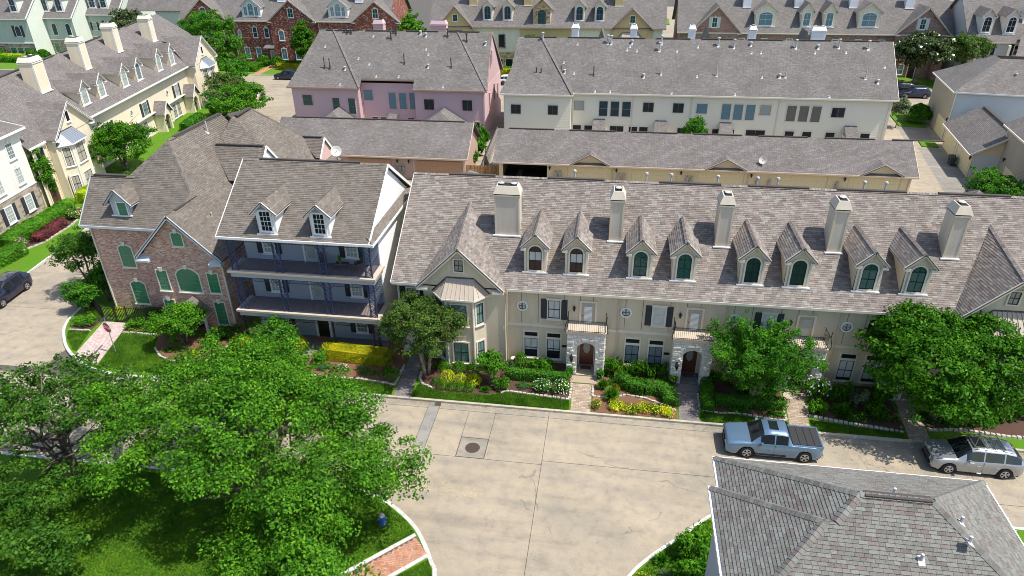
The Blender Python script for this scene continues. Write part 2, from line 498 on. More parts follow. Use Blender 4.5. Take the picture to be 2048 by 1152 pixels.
# ------------------------------------------------------------------ windows
def outline(w, h, a=0.0, z0=0.0, n=10):
    """outline from z0 to h, arch of rise a on top; same count of points for every inset"""
    zs = h - a; pts = [(-w / 2, z0), (w / 2, z0), (w / 2, zs)]
    if a > 0:
        R = (w * w / 4 + a * a) / (2 * a); cz = h - R; t1 = math.acos(max(-1, min(1, (w / 2) / R)))
        if a >= w / 2 - 1e-6: t1 = 0
        t1 = atan2(zs - cz, w / 2)
        for k in range(1, n):
            t = t1 + (pi - 2 * t1) * k / n; pts.append((R * cos(t), cz + R * sin(t)))
    pts.append((-w / 2, zs))
    return pts

_WIN = {}
def window(parent, x, y, z, w, h, rot=0.0, trim='trim_cream', sash='frame_black', glass='glass_dark', tw=0.1, depth=0.07, nx=2, ny=2, arch=0.0,
           blind=None, bf=1.0, sill=True, key=None, shut=None, back='room_dark', head=False, name='window', label=None):
    k = (w, h, trim, sash, glass, tw, depth, nx, ny, arch, blind, bf, sill, key, shut, back, head)
    if k not in _WIN:
        m = MB(); iw, ih = w - 2 * tw, h - 2 * tw; ia = arch * iw / w if arch else 0
        O, I = outline(w, h, arch), [(a, b) for a, b in outline(iw, h - tw, ia, tw)]
        m.ring(O, I, -depth, 0.01, 0)
        if sill: m.box(-w / 2 - 0.06, -depth - 0.06, -0.07, w / 2 + 0.06, 0, -0.002, 0)
        if head: m.box(-w / 2 - 0.05, -depth - 0.04, h + 0.002, w / 2 + 0.05, 0, h + 0.11, 0)
        if key: m.extr([(-0.1, h - 0.12), (0.1, h - 0.12), (0.16, h + 0.2), (-0.16, h + 0.2)], -depth - 0.05, 0, 2)
        s = 0.045
        I2 = outline(iw - 2 * s, h - tw - s, ia * (iw - 2 * s) / iw if ia else 0, tw + s)
        m.ring(I, I2, -0.05, 0.0, 1)
        gw = iw - 2 * s; zb = tw + s; zt = h - tw - s; zs = zt - (ia * gw / iw if ia else 0); bw = 0.028
        for i in range(1, nx): m.box(-gw / 2 + gw * i / nx - bw / 2, -0.042, zb, -gw / 2 + gw * i / nx + bw / 2, -0.02, zt - (0.02 if ia else 0), 1)
        rows = ny
        for j in range(1, rows + (1 if ia > 0.15 else 0)):
            b2 = bw * (1.7 if j == (rows + 1) // 2 else 1)
            zz = zb + (zs - zb) * j / rows; m.box(-gw / 2, -0.045, zz - b2 / 2, gw / 2, -0.021, zz + b2 / 2, 1)
        fm = m.mesh('window', [trim, sash, key or trim])
        panes = []
        for i in range(nx):
            for j in range(rows):
                x0, x1 = -gw / 2 + gw * i / nx, -gw / 2 + gw * (i + 1) / nx; z0, z1 = zb + (zs - zb) * j / rows, zb + (zs - zb) * (j + 1) / rows
                q = MB(); q.poly([(x0, -0.032, z0), (x1, -0.032, z0), (x1, -0.032, z1), (x0, -0.032, z1)]); panes.append(q.mesh('pane', glass))
        if ia:
            pts = [(a, -0.032, b) for a, b in outline(gw, zt, zt - zs, zs)]
            q = MB(); q.poly(pts); panes.append(q.mesh('pane', glass))
        bl = None; q = MB(); q.poly([(a, -0.006, b) for a, b in outline(gw + 0.02, zt, zt - zs, zb)]); bk = q.mesh('recess', back)
        if blind:
            q = MB(); nn = max(4, int((zt - zb) * bf / 0.085)); top = zs if ia else zt
            for a in range(nn):
                za = top - (top - zb) * bf * (a + 1) / nn; zc = top - (top - zb) * bf * a / nn
                q.poly([(-gw / 2, -0.022, za + 0.012), (gw / 2, -0.022, za + 0.012), (gw / 2, -0.01, zc), (-gw / 2, -0.01, zc)])
            q.box(-0.025, -0.024, top - (top - zb) * bf, 0.025, -0.02, top)
            bl = q.mesh('blind', blind)
        sh = None
        if shut:
            q = MB(); sw = w * 0.42
            q.box(0, -0.045, 0, sw, 0, h)
            for a in range(int(h / 0.1) - 1):
                zz = 0.07 + a * 0.1
                q.hexa([(0.05, -0.046, zz), (sw - 0.05, -0.046, zz), (sw - 0.05, -0.046, zz + 0.085), (0.05, -0.046, zz + 0.085), (0.05, -0.072, zz), (sw - 0.05, -0.072, zz), (sw - 0.05, -0.05, zz + 0.085), (0.05, -0.05, zz + 0.085)])
            sh = (q.mesh('shutter', shut), sw)
        _WIN[k] = (fm, panes, bk, bl, sh)
    fm, panes, bk, bl, sh = _WIN[k]
    o = link(name, fm, parent, loc=(x, y, z), rot=rot)
    if label: o['label'] = label
    for p in panes: link('pane', p, o)
    link('recess', bk, o)
    if bl: link('blind', bl, o)
    if sh:
        link('shutter', sh[0], o, loc=(-w / 2 - sh[1] - 0.01, 0, 0)); link('shutter', sh[0], o, loc=(w / 2 + 0.01, 0, 0))
    return o

def round_window(parent, x, y, z, r, rot=0.0, trim='trim_white', sash='frame_black', glass='glass_dark'):
    k = ('round', r, trim, sash, glass)
    if k not in _WIN:
        c = lambda q: [(q * cos(2 * pi * i / 20), q * sin(2 * pi * i / 20)) for i in range(20)]
        m = MB(); m.ring(c(r), c(r * 0.72), -0.07, 0.01, 0); m.ring(c(r * 0.72), c(r * 0.64), -0.05, 0, 1)
        m.box(-r * 0.66, -0.045, -0.014, r * 0.66, -0.03, 0.014, 1); m.box(-0.014, -0.046, -r * 0.66, 0.014, -0.031, r * 0.66, 1)
        q = MB(); q.poly([(a, -0.03, b) for a, b in c(r * 0.66)])
        q2 = MB(); q2.poly([(a, -0.006, b) for a, b in c(r * 0.7)])
        _WIN[k] = (m.mesh('window', [trim, sash]), q.mesh('pane', glass), q2.mesh('recess', 'blind_white'))
    a, b, c = _WIN[k]
    o = link('window', a, parent, loc=(x, y, z), rot=rot); link('pane', b, o); link('recess', c, o)
    return o

def door(parent, x, y, z, w, h, rot=0.0, trim='trim_cream', leaf='door_tan', glass='glass_pale', blind=None, oval=False, tw=0.12):
    k = ('door', w, h, trim, leaf, glass, blind, oval)
    if k not in _WIN:
        m = MB(); iw = w - 2 * tw
        m.box(-w / 2, -0.09, 0, -iw / 2, 0.01, h); m.box(iw / 2, -0.09, 0, w / 2, 0.01, h); m.box(-iw / 2, -0.089, h - tw, iw / 2, 0.01, h - 0.001)
        m.box(-iw / 2, -0.055, 0.02, iw / 2, 0, h - tw - 0.002, 1)
        g = iw * 0.3
        q = MB()
        if oval:
            q.extr([(g * 0.8 * cos(2 * pi * i / 16), h * 0.6 + h * 0.2 * sin(2 * pi * i / 16)) for i in range(16)], -0.064, -0.05)
            for zz in (0.2,): m.box(-iw * 0.3, -0.066, zz, iw * 0.3, -0.05, zz + 0.45, 1)
        else: q.box(-g, -0.062, 0.32, g, -0.05, h - tw - 0.2)
        b = None
        if blind:
            b = MB()
            for i in range(int((h - tw - 0.55) / 0.09)): b.box(-g * 0.96, -0.075, 0.34 + i * 0.09, g * 0.96, -0.064, 0.34 + i * 0.09 + 0.055)
            b = b.mesh('blind', blind)
        hd = MB().cyl((-iw * 0.4, -0.1, h * 0.44), (-iw * 0.4, -0.05, h * 0.44), 0.03).mesh('handle', 'metal_dark')
        _WIN[k] = (m.mesh('door', [trim, leaf]), q.mesh('pane', glass), hd, b)
    m, q, hd, b = _WIN[k]
    o = link('door', m, parent, loc=(x, y, z), rot=rot); link('pane', q, o); link('handle', hd, o)
    if b: link('blind', b, o)
    return o

# ------------------------------------------------------------------ house pieces (facades look along -Y of their own frame)
def siding(parent, x0, x1, y, z0, z1, mat, step=0.18, name='siding', axis='x', flip=1, p=0.03):
    """lap boards on a wall along x (or y) : one board per course, lower edge proud"""
    m = MB(); z = z0
    while z < z1 - 0.02:
        zt = min(z + step, z1)
        if axis == 'x':
            m.poly([(x0, y - p * flip, z), (x1, y - p * flip, z), (x1, y - 0.004 * flip, zt), (x0, y - 0.004 * flip, zt)][::flip])
            m.poly([(x0, y, z), (x1, y, z), (x1, y - p * flip, z), (x0, y - p * flip, z)][::flip])
        else:
            m.poly([(y + p * flip, x0, z), (y + p * flip, x1, z), (y + 0.004 * flip, x1, zt), (y + 0.004 * flip, x0, zt)][::flip])
            m.poly([(y, x0, z), (y, x1, z), (y + p * flip, x1, z), (y + p * flip, x0, z)][::flip])
        z += step
    return m.build(name, parent, mat, kind='stuff')

def dormer(root, xc, yf, zb, w, ze, zp, rz, s, wall, roof, trim, sh=None, ovx=0.25, ovf=0.25, side=None, ret=True):
    """gabled dormer on a roof plane z = rz + s*y; ze eave height, zp peak height"""
    yb = lambda z: (z - rz) / s
    x0, x1 = xc - w / 2, xc + w / 2; sl = (zp - ze) / (w / 2 + ovx)
    zw = zp - 0.1 - sl * 0 ; zl = ze + sl * ovx - 0.12
    m = MB()
    m.poly([(x0, yf, zb - 0.1), (x1, yf, zb - 0.1), (x1, yf, zl), (xc, yf, zp - 0.12), (x0, yf, zl)], 0)
    m.poly([(x0, yb(zl), zl), (x0, yb(zb - 0.1), zb - 0.1), (x0, yf, zb - 0.1), (x0, yf, zl)], 2)
    m.poly([(x1, yf, zl), (x1, yf, zb - 0.1), (x1, yb(zb - 0.1), zb - 0.1), (x1, yb(zl), zl)], 2)
    yr = yf - ovf
    for sg in (-1, 1):   # rake boards, eave boards and returns
        e = xc + sg * (w / 2 + ovx)
        m.beam((e, yr + 0.03, ze - 0.05), (xc, yr + 0.03, zp - 0.05), 0.06, 0.16, 1)
        m.beam((e - sg * 0.03, yr, ze - 0.06), (e - sg * 0.03, yb(ze) - 0.02, ze - 0.06), 0.05, 0.12, 1)
        if ret: m.box(e, yr + 0.01, ze - 0.22, e - sg * 0.36, yf, ze - 0.06, 1)
        m.poly([(e, yr, ze - 0.1), (xc, yr, zp - 0.1), (xc, yf, zp - 0.1), (e, yf, ze - 0.1)], 1)
        xx = xc + sg * (w / 2 - 0.07); m.box(xx - 0.07, yf - 0.03, zb - 0.05, xx + 0.07, yf + 0.02, zl - 0.02, 1)
    m.box(x0 - 0.1, yf - 0.16, zb - 0.07, x1 + 0.1, yf, zb + 0.02, 3)
    d = m.build('dormer', root, [wall, trim, side or wall, 'flashing'])
    r = MB(); planes = []
    for sg in (-1, 1):
        e = xc + sg * (w / 2 + ovx); yy = yr - 0.03
        P = [(e, yy, ze), (xc, yy, zp), (xc, yb(zp) + 0.1, zp), (e, yb(ze) + 0.1, ze)]
        if sg < 0: P = [P[0], P[1], P[2], P[3]]
        P = [tuple(p) for p in P] if sg > 0 else [tuple(p) for p in P]
        if sg < 0: P = P
        if sg > 0: P = P[::-1]
        P = P[::-1] if Vector(P[1]).__sub__(Vector(P[0])).cross(Vector(P[2]) - Vector(P[0])).z < 0 else P
        r.slab(P, 0.06); planes.append(P)
    r.build('dormer_roof', d, roof)
    if sh:
        for P in planes: sh.add(P)
    return d

def chimney(root, x0, x1, yf, yb, zb0, zb1, zt, wall, trim, cap, pots=1, panel=True, capbox=None, lap=None):
    m = MB(); m.box(x0, yf, min(zb0, zb1) - 0.3, x1, yb, zt)
    if panel:
        t = 0.11
        for (a, b) in ((x0, x0 + t), (x1 - t, x1)): m.box(a, yf - 0.025, zb0 + 0.02, b, yf + 0.01, zt - 0.1, 1)
        m.box(x0 - 0.012, yf + 0.05, zb0 + 0.1, x0 + 0.01, yf + 0.17, zt - 0.1, 1); m.box(x1 - 0.01, yf + 0.05, zb0 + 0.1, x1 + 0.012, yf + 0.17, zt - 0.1, 1)
    m.box(x0 - 0.12, yf - 0.16, zb0 - 0.03, x1 + 0.1, yf, zb0 + 0.05, 2)
    if lap:
        z = zb0
        while z < zt - 0.1: m.box(x0 - 0.02, yf - 0.02, z, x1 + 0.02, yb + 0.02, z + 0.16, 0); z += 0.2
    c = m.build('chimney', root, [wall, trim, 'flashing'])
    q = MB(); o = 0.07
    q.box(x0 - o, yf - o, zt - 0.1, x1 + o, yb + o, zt)
    q.box(x0 + 0.03, yf + 0.03, zt + 0.002, x1 - 0.03, yb - 0.03, zt + 0.07, 1)
    i, h = 0.14, 0.58
    q.hexa([(x0 - o, yf - o, zt + 0.072), (x1 + o, yf - o, zt + 0.072), (x1 + o, yb + o, zt + 0.072), (x0 - o, yb + o, zt + 0.072), (x0 + i, yf + i, zt + h), (x1 - i, yf + i, zt + h), (x1 - i, yb - i, zt + h), (x0 + i, yb - i, zt + h)])
    q.box(x0 + i + 0.07, yf + i + 0.07, zt + h + 0.001, x1 - i - 0.07, yb - i - 0.07, zt + h + 0.004, 1)
    q.build('cap', c, [cap, 'opening_dark'])
    for k in range(pots):
        f = MB(); px = x0 + (x1 - x0) * (k + 0.5) / pots
        f.lathe((px, (yf + yb) / 2, zt + h - 0.04), [(0.1, 0), (0.1, 0.09), (0.2, 0.1), (0.2, 0.14), (0.03, 0.18)], 14)
        f.build('flue', c, 'vent_white')
    return c

def vent_pipe(root, x, y, z, h=0.55, r=0.05, kind=0, mat='vent_white', sl=(0, 0.7)):
    m = MB(); zz = lambda a, b: z + a * sl[0] + b * sl[1]
    w = r + .05; Q = ((-w, -w * 1.6), (w, -w * 1.6), (w, w), (-w, w)); m.hexa([(x + a, y + b, zz(a, b) - 0.01) for a, b in Q] + [(x + a, y + b, zz(a, b) + 0.04) for a, b in Q])
    m.cyl((x, y, z - 0.1), (x, y, z + h), r, r, 8)
    if kind == 1: m.lathe((x, y, z + h - 0.02), [(r * 1.9, 0), (r * 2.1, 0.05), (r * 1.9, 0.14), (r * 0.5, 0.18)], 10)
    return m.build('vent_pipe', root, mat)

def downspout(m, x, y, z0, z1, mi=0):
    m.box(x - 0.05, y - 0.09, z0, x + 0.05, y - 0.005, z1, mi); m.box(x - 0.07, y - 0.1, z1 - 0.25, x + 0.07, y - 0.002, z1, mi)

def lantern(parent, x, y, z, s=1.0):
    m = MB(); m.box(x - 0.05 * s, y - 0.03, z - 0.1 * s, x + 0.05 * s, y, z + 0.12 * s); m.beam((x, y, z + 0.08 * s), (x, y - 0.18 * s, z + 0.16 * s), 0.03 * s, 0.03 * s)
    m.lathe((x, y - 0.19 * s, z - 0.28 * s), [(0.02 * s, -0.06 * s), (0.06 * s, 0), (0.12 * s, 0.26 * s), (0.14 * s, 0.3 * s), (0.05 * s, 0.42 * s), (0.015 * s, 0.46 * s)], 6)
    return m.build('wall_lantern', parent, 'metal_black')

def stones(parent, x0, x1, y, z0, z1, hole=None, face='x', t=0.05, r=None, mat='limestone', name='stone', n=-1):
    """squared limestone laid in uneven courses on a flat wall, one object each; hole(x,z)->True leaves a gap"""
    r = r or RND; z = z0
    while z < z1 - 0.03:
        h = min(r.uniform(0.14, 0.27), z1 - z)
        if z1 - z - h < 0.08: h = z1 - z
        x = x0
        while x < x1 - 0.02:
            w = r.uniform(0.2, 0.5)
            if x1 - x - w < 0.12: w = x1 - x
            a, b = x + 0.008, x + w - 0.008; c, d = z + 0.008, z + h - 0.008
            if not (hole and (hole((a + b) / 2, c) or hole(a, c) or hole(b, c) or hole((a + b) / 2, d))):
                p = t * r.uniform(0.6, 1.5); j = lambda: r.uniform(-0.012, 0.012)
                m = MB()
                if face == 'x': Q = [(a, y, c), (b, y, c), (b, y, d), (a, y, d)]; dv = (0, n, 0)
                else: Q = [(y, a, c), (y, b, c), (y, b, d), (y, a, d)]; dv = (-n, 0, 0)
                F = []
                for k, q in enumerate(Q):
                    sx = 1 if k in (0, 3) else -1; sz = 1 if k in (0, 1) else -1
                    ins = 0.018
                    F.append((q[0] + dv[0] * p + (sx * ins if face == 'x' else 0), q[1] + dv[1] * p + (sx * ins if face != 'x' else 0), q[2] + sz * ins + j()))
                ok = (face == 'x') == (n < 0)
                m.poly(F if ok else F[::-1])
                for k in range(4):
                    kk = (k + 1) % 4; f = [Q[k], Q[kk], F[kk], F[k]]; m.poly(f if ok else f[::-1])
                m.build(name, parent, mat)
            x += w
        z += h

def arch_wall(m, x0, x1, y0, y1, z0, z1, ax0, ax1, az, rise, mi=0):
    """wall from y0 (front) to y1 with an arched opening standing on its foot"""
    n = 10; w = ax1 - ax0; cx = (ax0 + ax1) / 2
    arc = [(cx + a, b) for a, b in outline(w, az, rise, z0, n)]
    m.box(x0, y0, z0, ax0, y1, z1, mi); m.box(ax1, y0, z0, x1, y1, z1, mi)
    top = [p for p in arc[2:]]
    for (a, b), (c, d) in zip(top, top[1:]):
        m.hexa([(c, y0, d), (a, y0, b), (a, y1, b), (c, y1, d), (c, y0, z1), (a, y0, z1), (a, y1, z1), (c, y1, z1)], mi)

def gable_planes(x0, x1, yf, yr, yb, ze, zr, zeb=None):
    zeb = ze if zeb is None else zeb
    return [(x0, yf, ze), (x1, yf, ze), (x1, yr, zr), (x0, yr, zr)], [(x1, yb, zeb), (x0, yb, zeb), (x0, yr, zr), (x1, yr, zr)]

def cross_gable(root, xc, hw, yf, ze, zp, rz, s, wall, roof, trim, yw, zbot, sh=None, wallmat_band=None, tip=None):
    """gable facing -Y growing out of a roof plane z = rz + s*y; yw the wall, yf the roof edge"""
    yb = lambda z: (z - rz) / s
    sl = (zp - ze) / hw; m = MB(); planes = []
    for sg in (-1, 1):
        e = xc + sg * hw; T = (tip[0], tip[1], rz + s * tip[1] + 0.02) if tip else (xc, yb(zp) + 0.12, zp)
        for P in ([(e, yf, ze), (xc, yf, zp), T], [(e, yf, ze), T, (e, yb(ze) + 0.12, ze)]):
            if (Vector(P[1]) - Vector(P[0])).cross(Vector(P[2]) - Vector(P[0])).z < 0: P = P[::-1]
            m.slab(P, 0.1); planes.append(P)
    m.build('gable_roof', root, roof)
    t = MB(); ww = hw - 0.3
    t.poly([(xc - ww, yw, ze - 0.15), (xc + ww, yw, ze - 0.15), (xc, yw, zp - 0.18 - sl * 0)][:3], 0) if False else None
    t.poly([(xc - ww, yw, zbot), (xc + ww, yw, zbot), (xc + ww, yw, ze + sl * 0.3 - 0.12), (xc, yw, zp - 0.12), (xc - ww, yw, ze + sl * 0.3 - 0.12)], 0)
    for sg in (-1, 1):
        e = xc + sg * hw
        t.beam((e, yf + 0.03, ze - 0.07), (xc, yf + 0.03, zp - 0.07), 0.05, 0.2, 1)
        t.poly([(e, yf, ze - 0.13), (xc, yf, zp - 0.13), (xc, yw + 0.01, zp - 0.13), (e, yw + 0.01, ze - 0.13)], 1)
        t.box(e, yf + 0.02, ze - 0.26, e - sg * 0.75, yw, ze - 0.1, 1)
    t.build('gable', root, [wall, trim])
    return planes

def bay(root, xc, y, wf, wb, d, z0, z1, wall, trim, roofm, zr, wins, glass='glass_dark', blind=None, sash='frame_black'):
    """canted bay: front wf wide, wb at the wall, d deep, hipped metal roof up to zr; wins = [(z, h)]"""
    A, B, C, D = (xc - wb / 2, y), (xc - wf / 2, y - d), (xc + wf / 2, y - d), (xc + wb / 2, y)
    m = MB()
    for p, q in ((A, B), (B, C), (C, D)): m.poly([(p[0], p[1], z0), (q[0], q[1], z0), (q[0], q[1], z1), (p[0], p[1], z1)])
    for p in (B, C): m.cyl((p[0], p[1], z0), (p[0], p[1], z1), 0.09, 0.09, 8, 1)
    for z in (z0 + 0.12,): 
        for p, q in ((A, B), (B, C), (C, D)): m.beam((p[0], p[1], z), (q[0], q[1], z), 0.1, 0.24, 1)
    b = m.build('bay', root, [wall, trim])
    o = 0.32; r = MB()
    ab = atan2(d, (wb - wf) / 2)
    E = [(xc - wb / 2 - o, y), (xc - wf / 2 - o * 0.55, y - d - o), (xc + wf / 2 + o * 0.55, y - d - o), (xc + wb / 2 + o, y)]
    T = [(xc - wb * 0.27, y), (xc + wb * 0.27, y)]
    r.poly([(*E[0], z1), (*E[1], z1), (*T[0], zr)]); r.poly([(*E[1], z1), (*E[2], z1), (*T[1], zr), (*T[0], zr)]); r.poly([(*E[2], z1), (*E[3], z1), (*T[1], zr)])
    r.poly([(*E[3], z1 - 0.02), (*E[2], z1 - 0.02), (*E[1], z1 - 0.02), (*E[0], z1 - 0.02)], 1)
    for p, q in ((E[0], E[1]), (E[1], E[2]), (E[2], E[3])): r.beam((p[0], p[1], z1 - 0.05), (q[0], q[1], z1 - 0.05), 0.06, 0.12, 1)
    for i in range(8):   # standing seams
        f = i / 7; p = (E[1][0] + (E[2][0] - E[1][0]) * f, E[1][1], z1 + 0.02); q = (T[0][0] + (T[1][0] - T[0][0]) * f, y, zr + 0.02); r.beam(p, q, 0.03, 0.05, 0)
    for a, t in ((0, 0), (3, 1)):
        bb = E[1] if a == 0 else E[2]
        for f in (0.33, 0.66):
            p = (E[a][0] + (bb[0] - E[a][0]) * f, E[a][1] + (bb[1] - E[a][1]) * f, z1 + 0.02); r.beam(p, (*T[t], zr + 0.01), 0.03, 0.05, 0)
    r.beam((*T[0], zr + 0.02), (*T[1], zr + 0.02), 0.08, 0.1, 2); r.beam((*E[0], z1 + 0.05), (*T[0], zr + 0.04), 0.08, 0.08, 2); r.beam((*E[3], z1 + 0.05), (*T[1], zr + 0.04), 0.08, 0.08, 2)
    r.build('bay_roof', b, [roofm, trim, 'flashing_brown'])
    ang = atan2(D[1] - C[1], D[0] - C[0])
    for z, h in wins:
        window(root, xc, y - d - 0.005, z, wf * 0.66, h, 0, trim=trim, glass=glass, blind=blind, sash=sash)
        lw = math.hypot(C[0] - D[0], C[1] - D[1])
        for sg, (p, q) in ((1, (C, D)), (-1, (A, B))):
            cx, cy = (p[0] + q[0]) / 2, (p[1] + q[1]) / 2
            nx_, ny_ = (q[1] - p[1]) / lw, -(q[0] - p[0]) / lw
            window(root, cx + nx_ * 0.005, cy + ny_ * 0.005, z, lw * 0.72, h, atan2(q[1] - p[1], q[0] - p[0]), trim=trim, glass=glass, blind=blind, sash=sash)
    return b
# ------------------------------------------------------------------ foliage
def leaf_cards(rs, C, N, size, asp=0.6, jit=0.35):
    """C centres (n,3), N facing vectors (n,3), sizes (n,) -> folded diamond leaves (two triangles sharing the midrib)"""
    n = len(C)
    N = N + rs.normal(0, jit, (n, 3)); N /= np.linalg.norm(N, axis=1, keepdims=True) + 1e-9
    A = rs.normal(0, 1, (n, 3)); A -= N * (A * N).sum(1, keepdims=True); A /= np.linalg.norm(A, axis=1, keepdims=True) + 1e-9
    B = np.cross(N, A); s = size[:, None]
    V = np.empty((n, 4, 3)); V[:, 0] = C - A * s * 0.5; V[:, 1] = C + B * s * asp * 0.5 + N * s * 0.08; V[:, 2] = C + A * s * 0.5 - N * s * 0.1; V[:, 3] = C - B * s * asp * 0.5 + N * s * 0.08
    F = np.arange(n * 4).reshape(n, 4)
    return V.reshape(-1, 3), F

def crown_mesh(name, seed, blobs, n, mat, leaf=0.2, clump=0.55, per=60, shell=0.5, flat=0.6, droop=0.0, keep=None):
    """leaves in clumps through the outer volume of a union of ellipsoids"""
    rs = np.random.RandomState(seed)
    nc = max(8, n // per); vol = np.array([b[3] * b[4] * b[5] for b in blobs]); vol = vol ** 0.67; vol /= vol.sum()
    cl = []; guard = 0
    while len(cl) < nc and guard < nc * 30:
        guard += 1
        b = blobs[rs.choice(len(blobs), p=vol)]
        d = rs.normal(0, 1, 3); d /= np.linalg.norm(d)
        if d[2] < -0.35 and rs.rand() < 0.7: continue
        r = shell + (1.0 - shell) * rs.rand() ** 0.6
        p = np.array(b[:3]) + d * r * np.array(b[3:6])
        deep = False
        for c in blobs:
            q = (p - np.array(c[:3])) / np.array(c[3:6])
            if c is not b and q @ q < shell * shell * 0.7: deep = True
        if deep: continue
        cl.append((p, d))
    if not cl: return None
    P = np.array([c[0] for c in cl]); D = np.array([c[1] for c in cl])
    m = len(P); sz = clump * (0.6 + 0.8 * rs.rand(m))
    cnt = np.maximum(6, (per * (sz / clump) ** 1.5)).astype(int)
    idx = np.repeat(np.arange(m), cnt); k = len(idx)
    off = rs.normal(0, 1, (k, 3)); off /= np.linalg.norm(off, axis=1, keepdims=True); off *= (rs.rand(k, 1) ** 0.5)
    off[:, 2] *= flat
    C = P[idx] + off * sz[idx][:, None]
    C[:, 2] -= droop * (np.linalg.norm(off, axis=1) ** 2)
    N = D[idx] * 0.5 + off * 0.6 + np.array([0, 0, 0.55])
    V, F = leaf_cards(rs, C, N, leaf * (0.5 + 1.0 * rs.rand(k)), .6, .6)
    return mesh_np(name, V, F, mat)

def limbs(seed, base, H, r, spread, nb=6, mat='bark', lean=(0, 0), stems=1, top=0.75):
    rr = random.Random(seed); m = MB()
    for st in range(stems):
        bx, by = base
        if stems > 1: bx += 0.15 * cos(st * 2.2); by += 0.15 * sin(st * 2.2)
        sx = lean[0] + (0.5 * cos(st * 2.2) if stems > 1 else 0); sy = lean[1] + (0.5 * sin(st * 2.2) if stems > 1 else 0)
        p = Vector((bx, by, -0.1)); path = [p.copy()]; k = 5
        for i in range(1, k + 1):
            f = i / k; path.append(Vector((bx + sx * f * H * 0.25 + rr.uniform(-.06, .06) * H * 0.2, by + sy * f * H * 0.25 + rr.uniform(-.06, .06) * H * 0.2, H * top * f)))
        for i in range(k):
            ra = r * (1.25 if i == 0 else 1) * (1 - i / k * 0.75) + 0.015; rb = r * (1 - (i + 1) / k * 0.75) + 0.015
            m.cyl(path[i], path[i + 1], ra, rb, 8)
        for b in range(nb):
            i = rr.randint(2, k - 1); q = path[i]; a = rr.uniform(0, 2 * pi); L = spread * rr.uniform(0.5, 0.95)
            e1 = q + Vector((cos(a) * L * 0.5, sin(a) * L * 0.5, L * rr.uniform(0.15, 0.4)))
            e2 = e1 + Vector((cos(a + rr.uniform(-.5, .5)) * L * 0.5, sin(a + rr.uniform(-.5, .5)) * L * 0.5, L * rr.uniform(0.05, 0.4)))
            m.cyl(q, e1, r * 0.42, r * 0.26, 6); m.cyl(e1, e2, r * 0.26, r * 0.08, 5)
            for _ in range(2):
                a2 = a + rr.uniform(-1.2, 1.2); e3 = e1 + Vector((cos(a2) * L * 0.4, sin(a2) * L * 0.4, L * rr.uniform(0.1, 0.4)))
                m.cyl(e1, e3, r * 0.18, r * 0.05, 5)
    return m

def blobs_round(seed, R, H0, H1, k=9, squash=1.0):
    """irregular crown: one core and lobes round it; z from H0 to H1"""
    rr = random.Random(seed); zc = (H0 + H1) / 2; hz = (H1 - H0) / 2
    B = [(0, 0, zc, R * 0.72, R * 0.72, hz * 0.78)]
    for i in range(k):
        a = 2 * pi * i / k + rr.uniform(-.4, .4); e = rr.uniform(-0.55, 0.75); q = R * rr.uniform(0.45, 0.62) * sqrt(max(0.1, 1 - e * e * 0.8)); s = rr.uniform(0.34, 0.5)
        B.append((cos(a) * q, sin(a) * q, zc + e * hz * 0.62, R * s, R * s, hz * s * squash))
    return B

def sprays(B, seed, R):
    """small sprigs beyond the lobes, so that the outline is ragged"""
    r = random.Random(seed + 5); out = list(B); big = [b for b in B if b[3] > .8]
    for i in range(len(big) * 4):
        b = r.choice(big); a = r.uniform(0, 6.283); e = r.uniform(-.3, .9); k = r.uniform(.95, 1.2); c = sqrt(1 - e * e); q = r.uniform(.2, .42) * (b[3] / 2.2) ** .5
        out.append((b[0] + cos(a) * c * b[3] * k, b[1] + sin(a) * c * b[4] * k, b[2] + e * b[5] * k, q * 1.3, q * 1.3, q * .7))
    return out

def tree(name, label, loc, R, H0, H1, n, leafm, seed, leaf=0.2, clump=0.55, per=60, trunk=0.16, stems=1, group=None, bark='bark', blobs=None, nb=7, shell=0.5, cat='tree', flat=0.6, lean=(0, 0), droop=0.0):
    t = thing(name, label, cat, loc, 0, group, local=True)
    limbs(seed, (0, 0), H1, trunk, R, nb, bark, lean, stems).build('trunk', t, bark, smooth=True)
    me = crown_mesh('crown', seed, sprays(blobs or blobs_round(seed, R, H0, H1), seed, R), n, leafm, leaf, clump, per, shell, flat, droop)
    c = link('crown', me, t); c['kind'] = 'stuff'
    return t

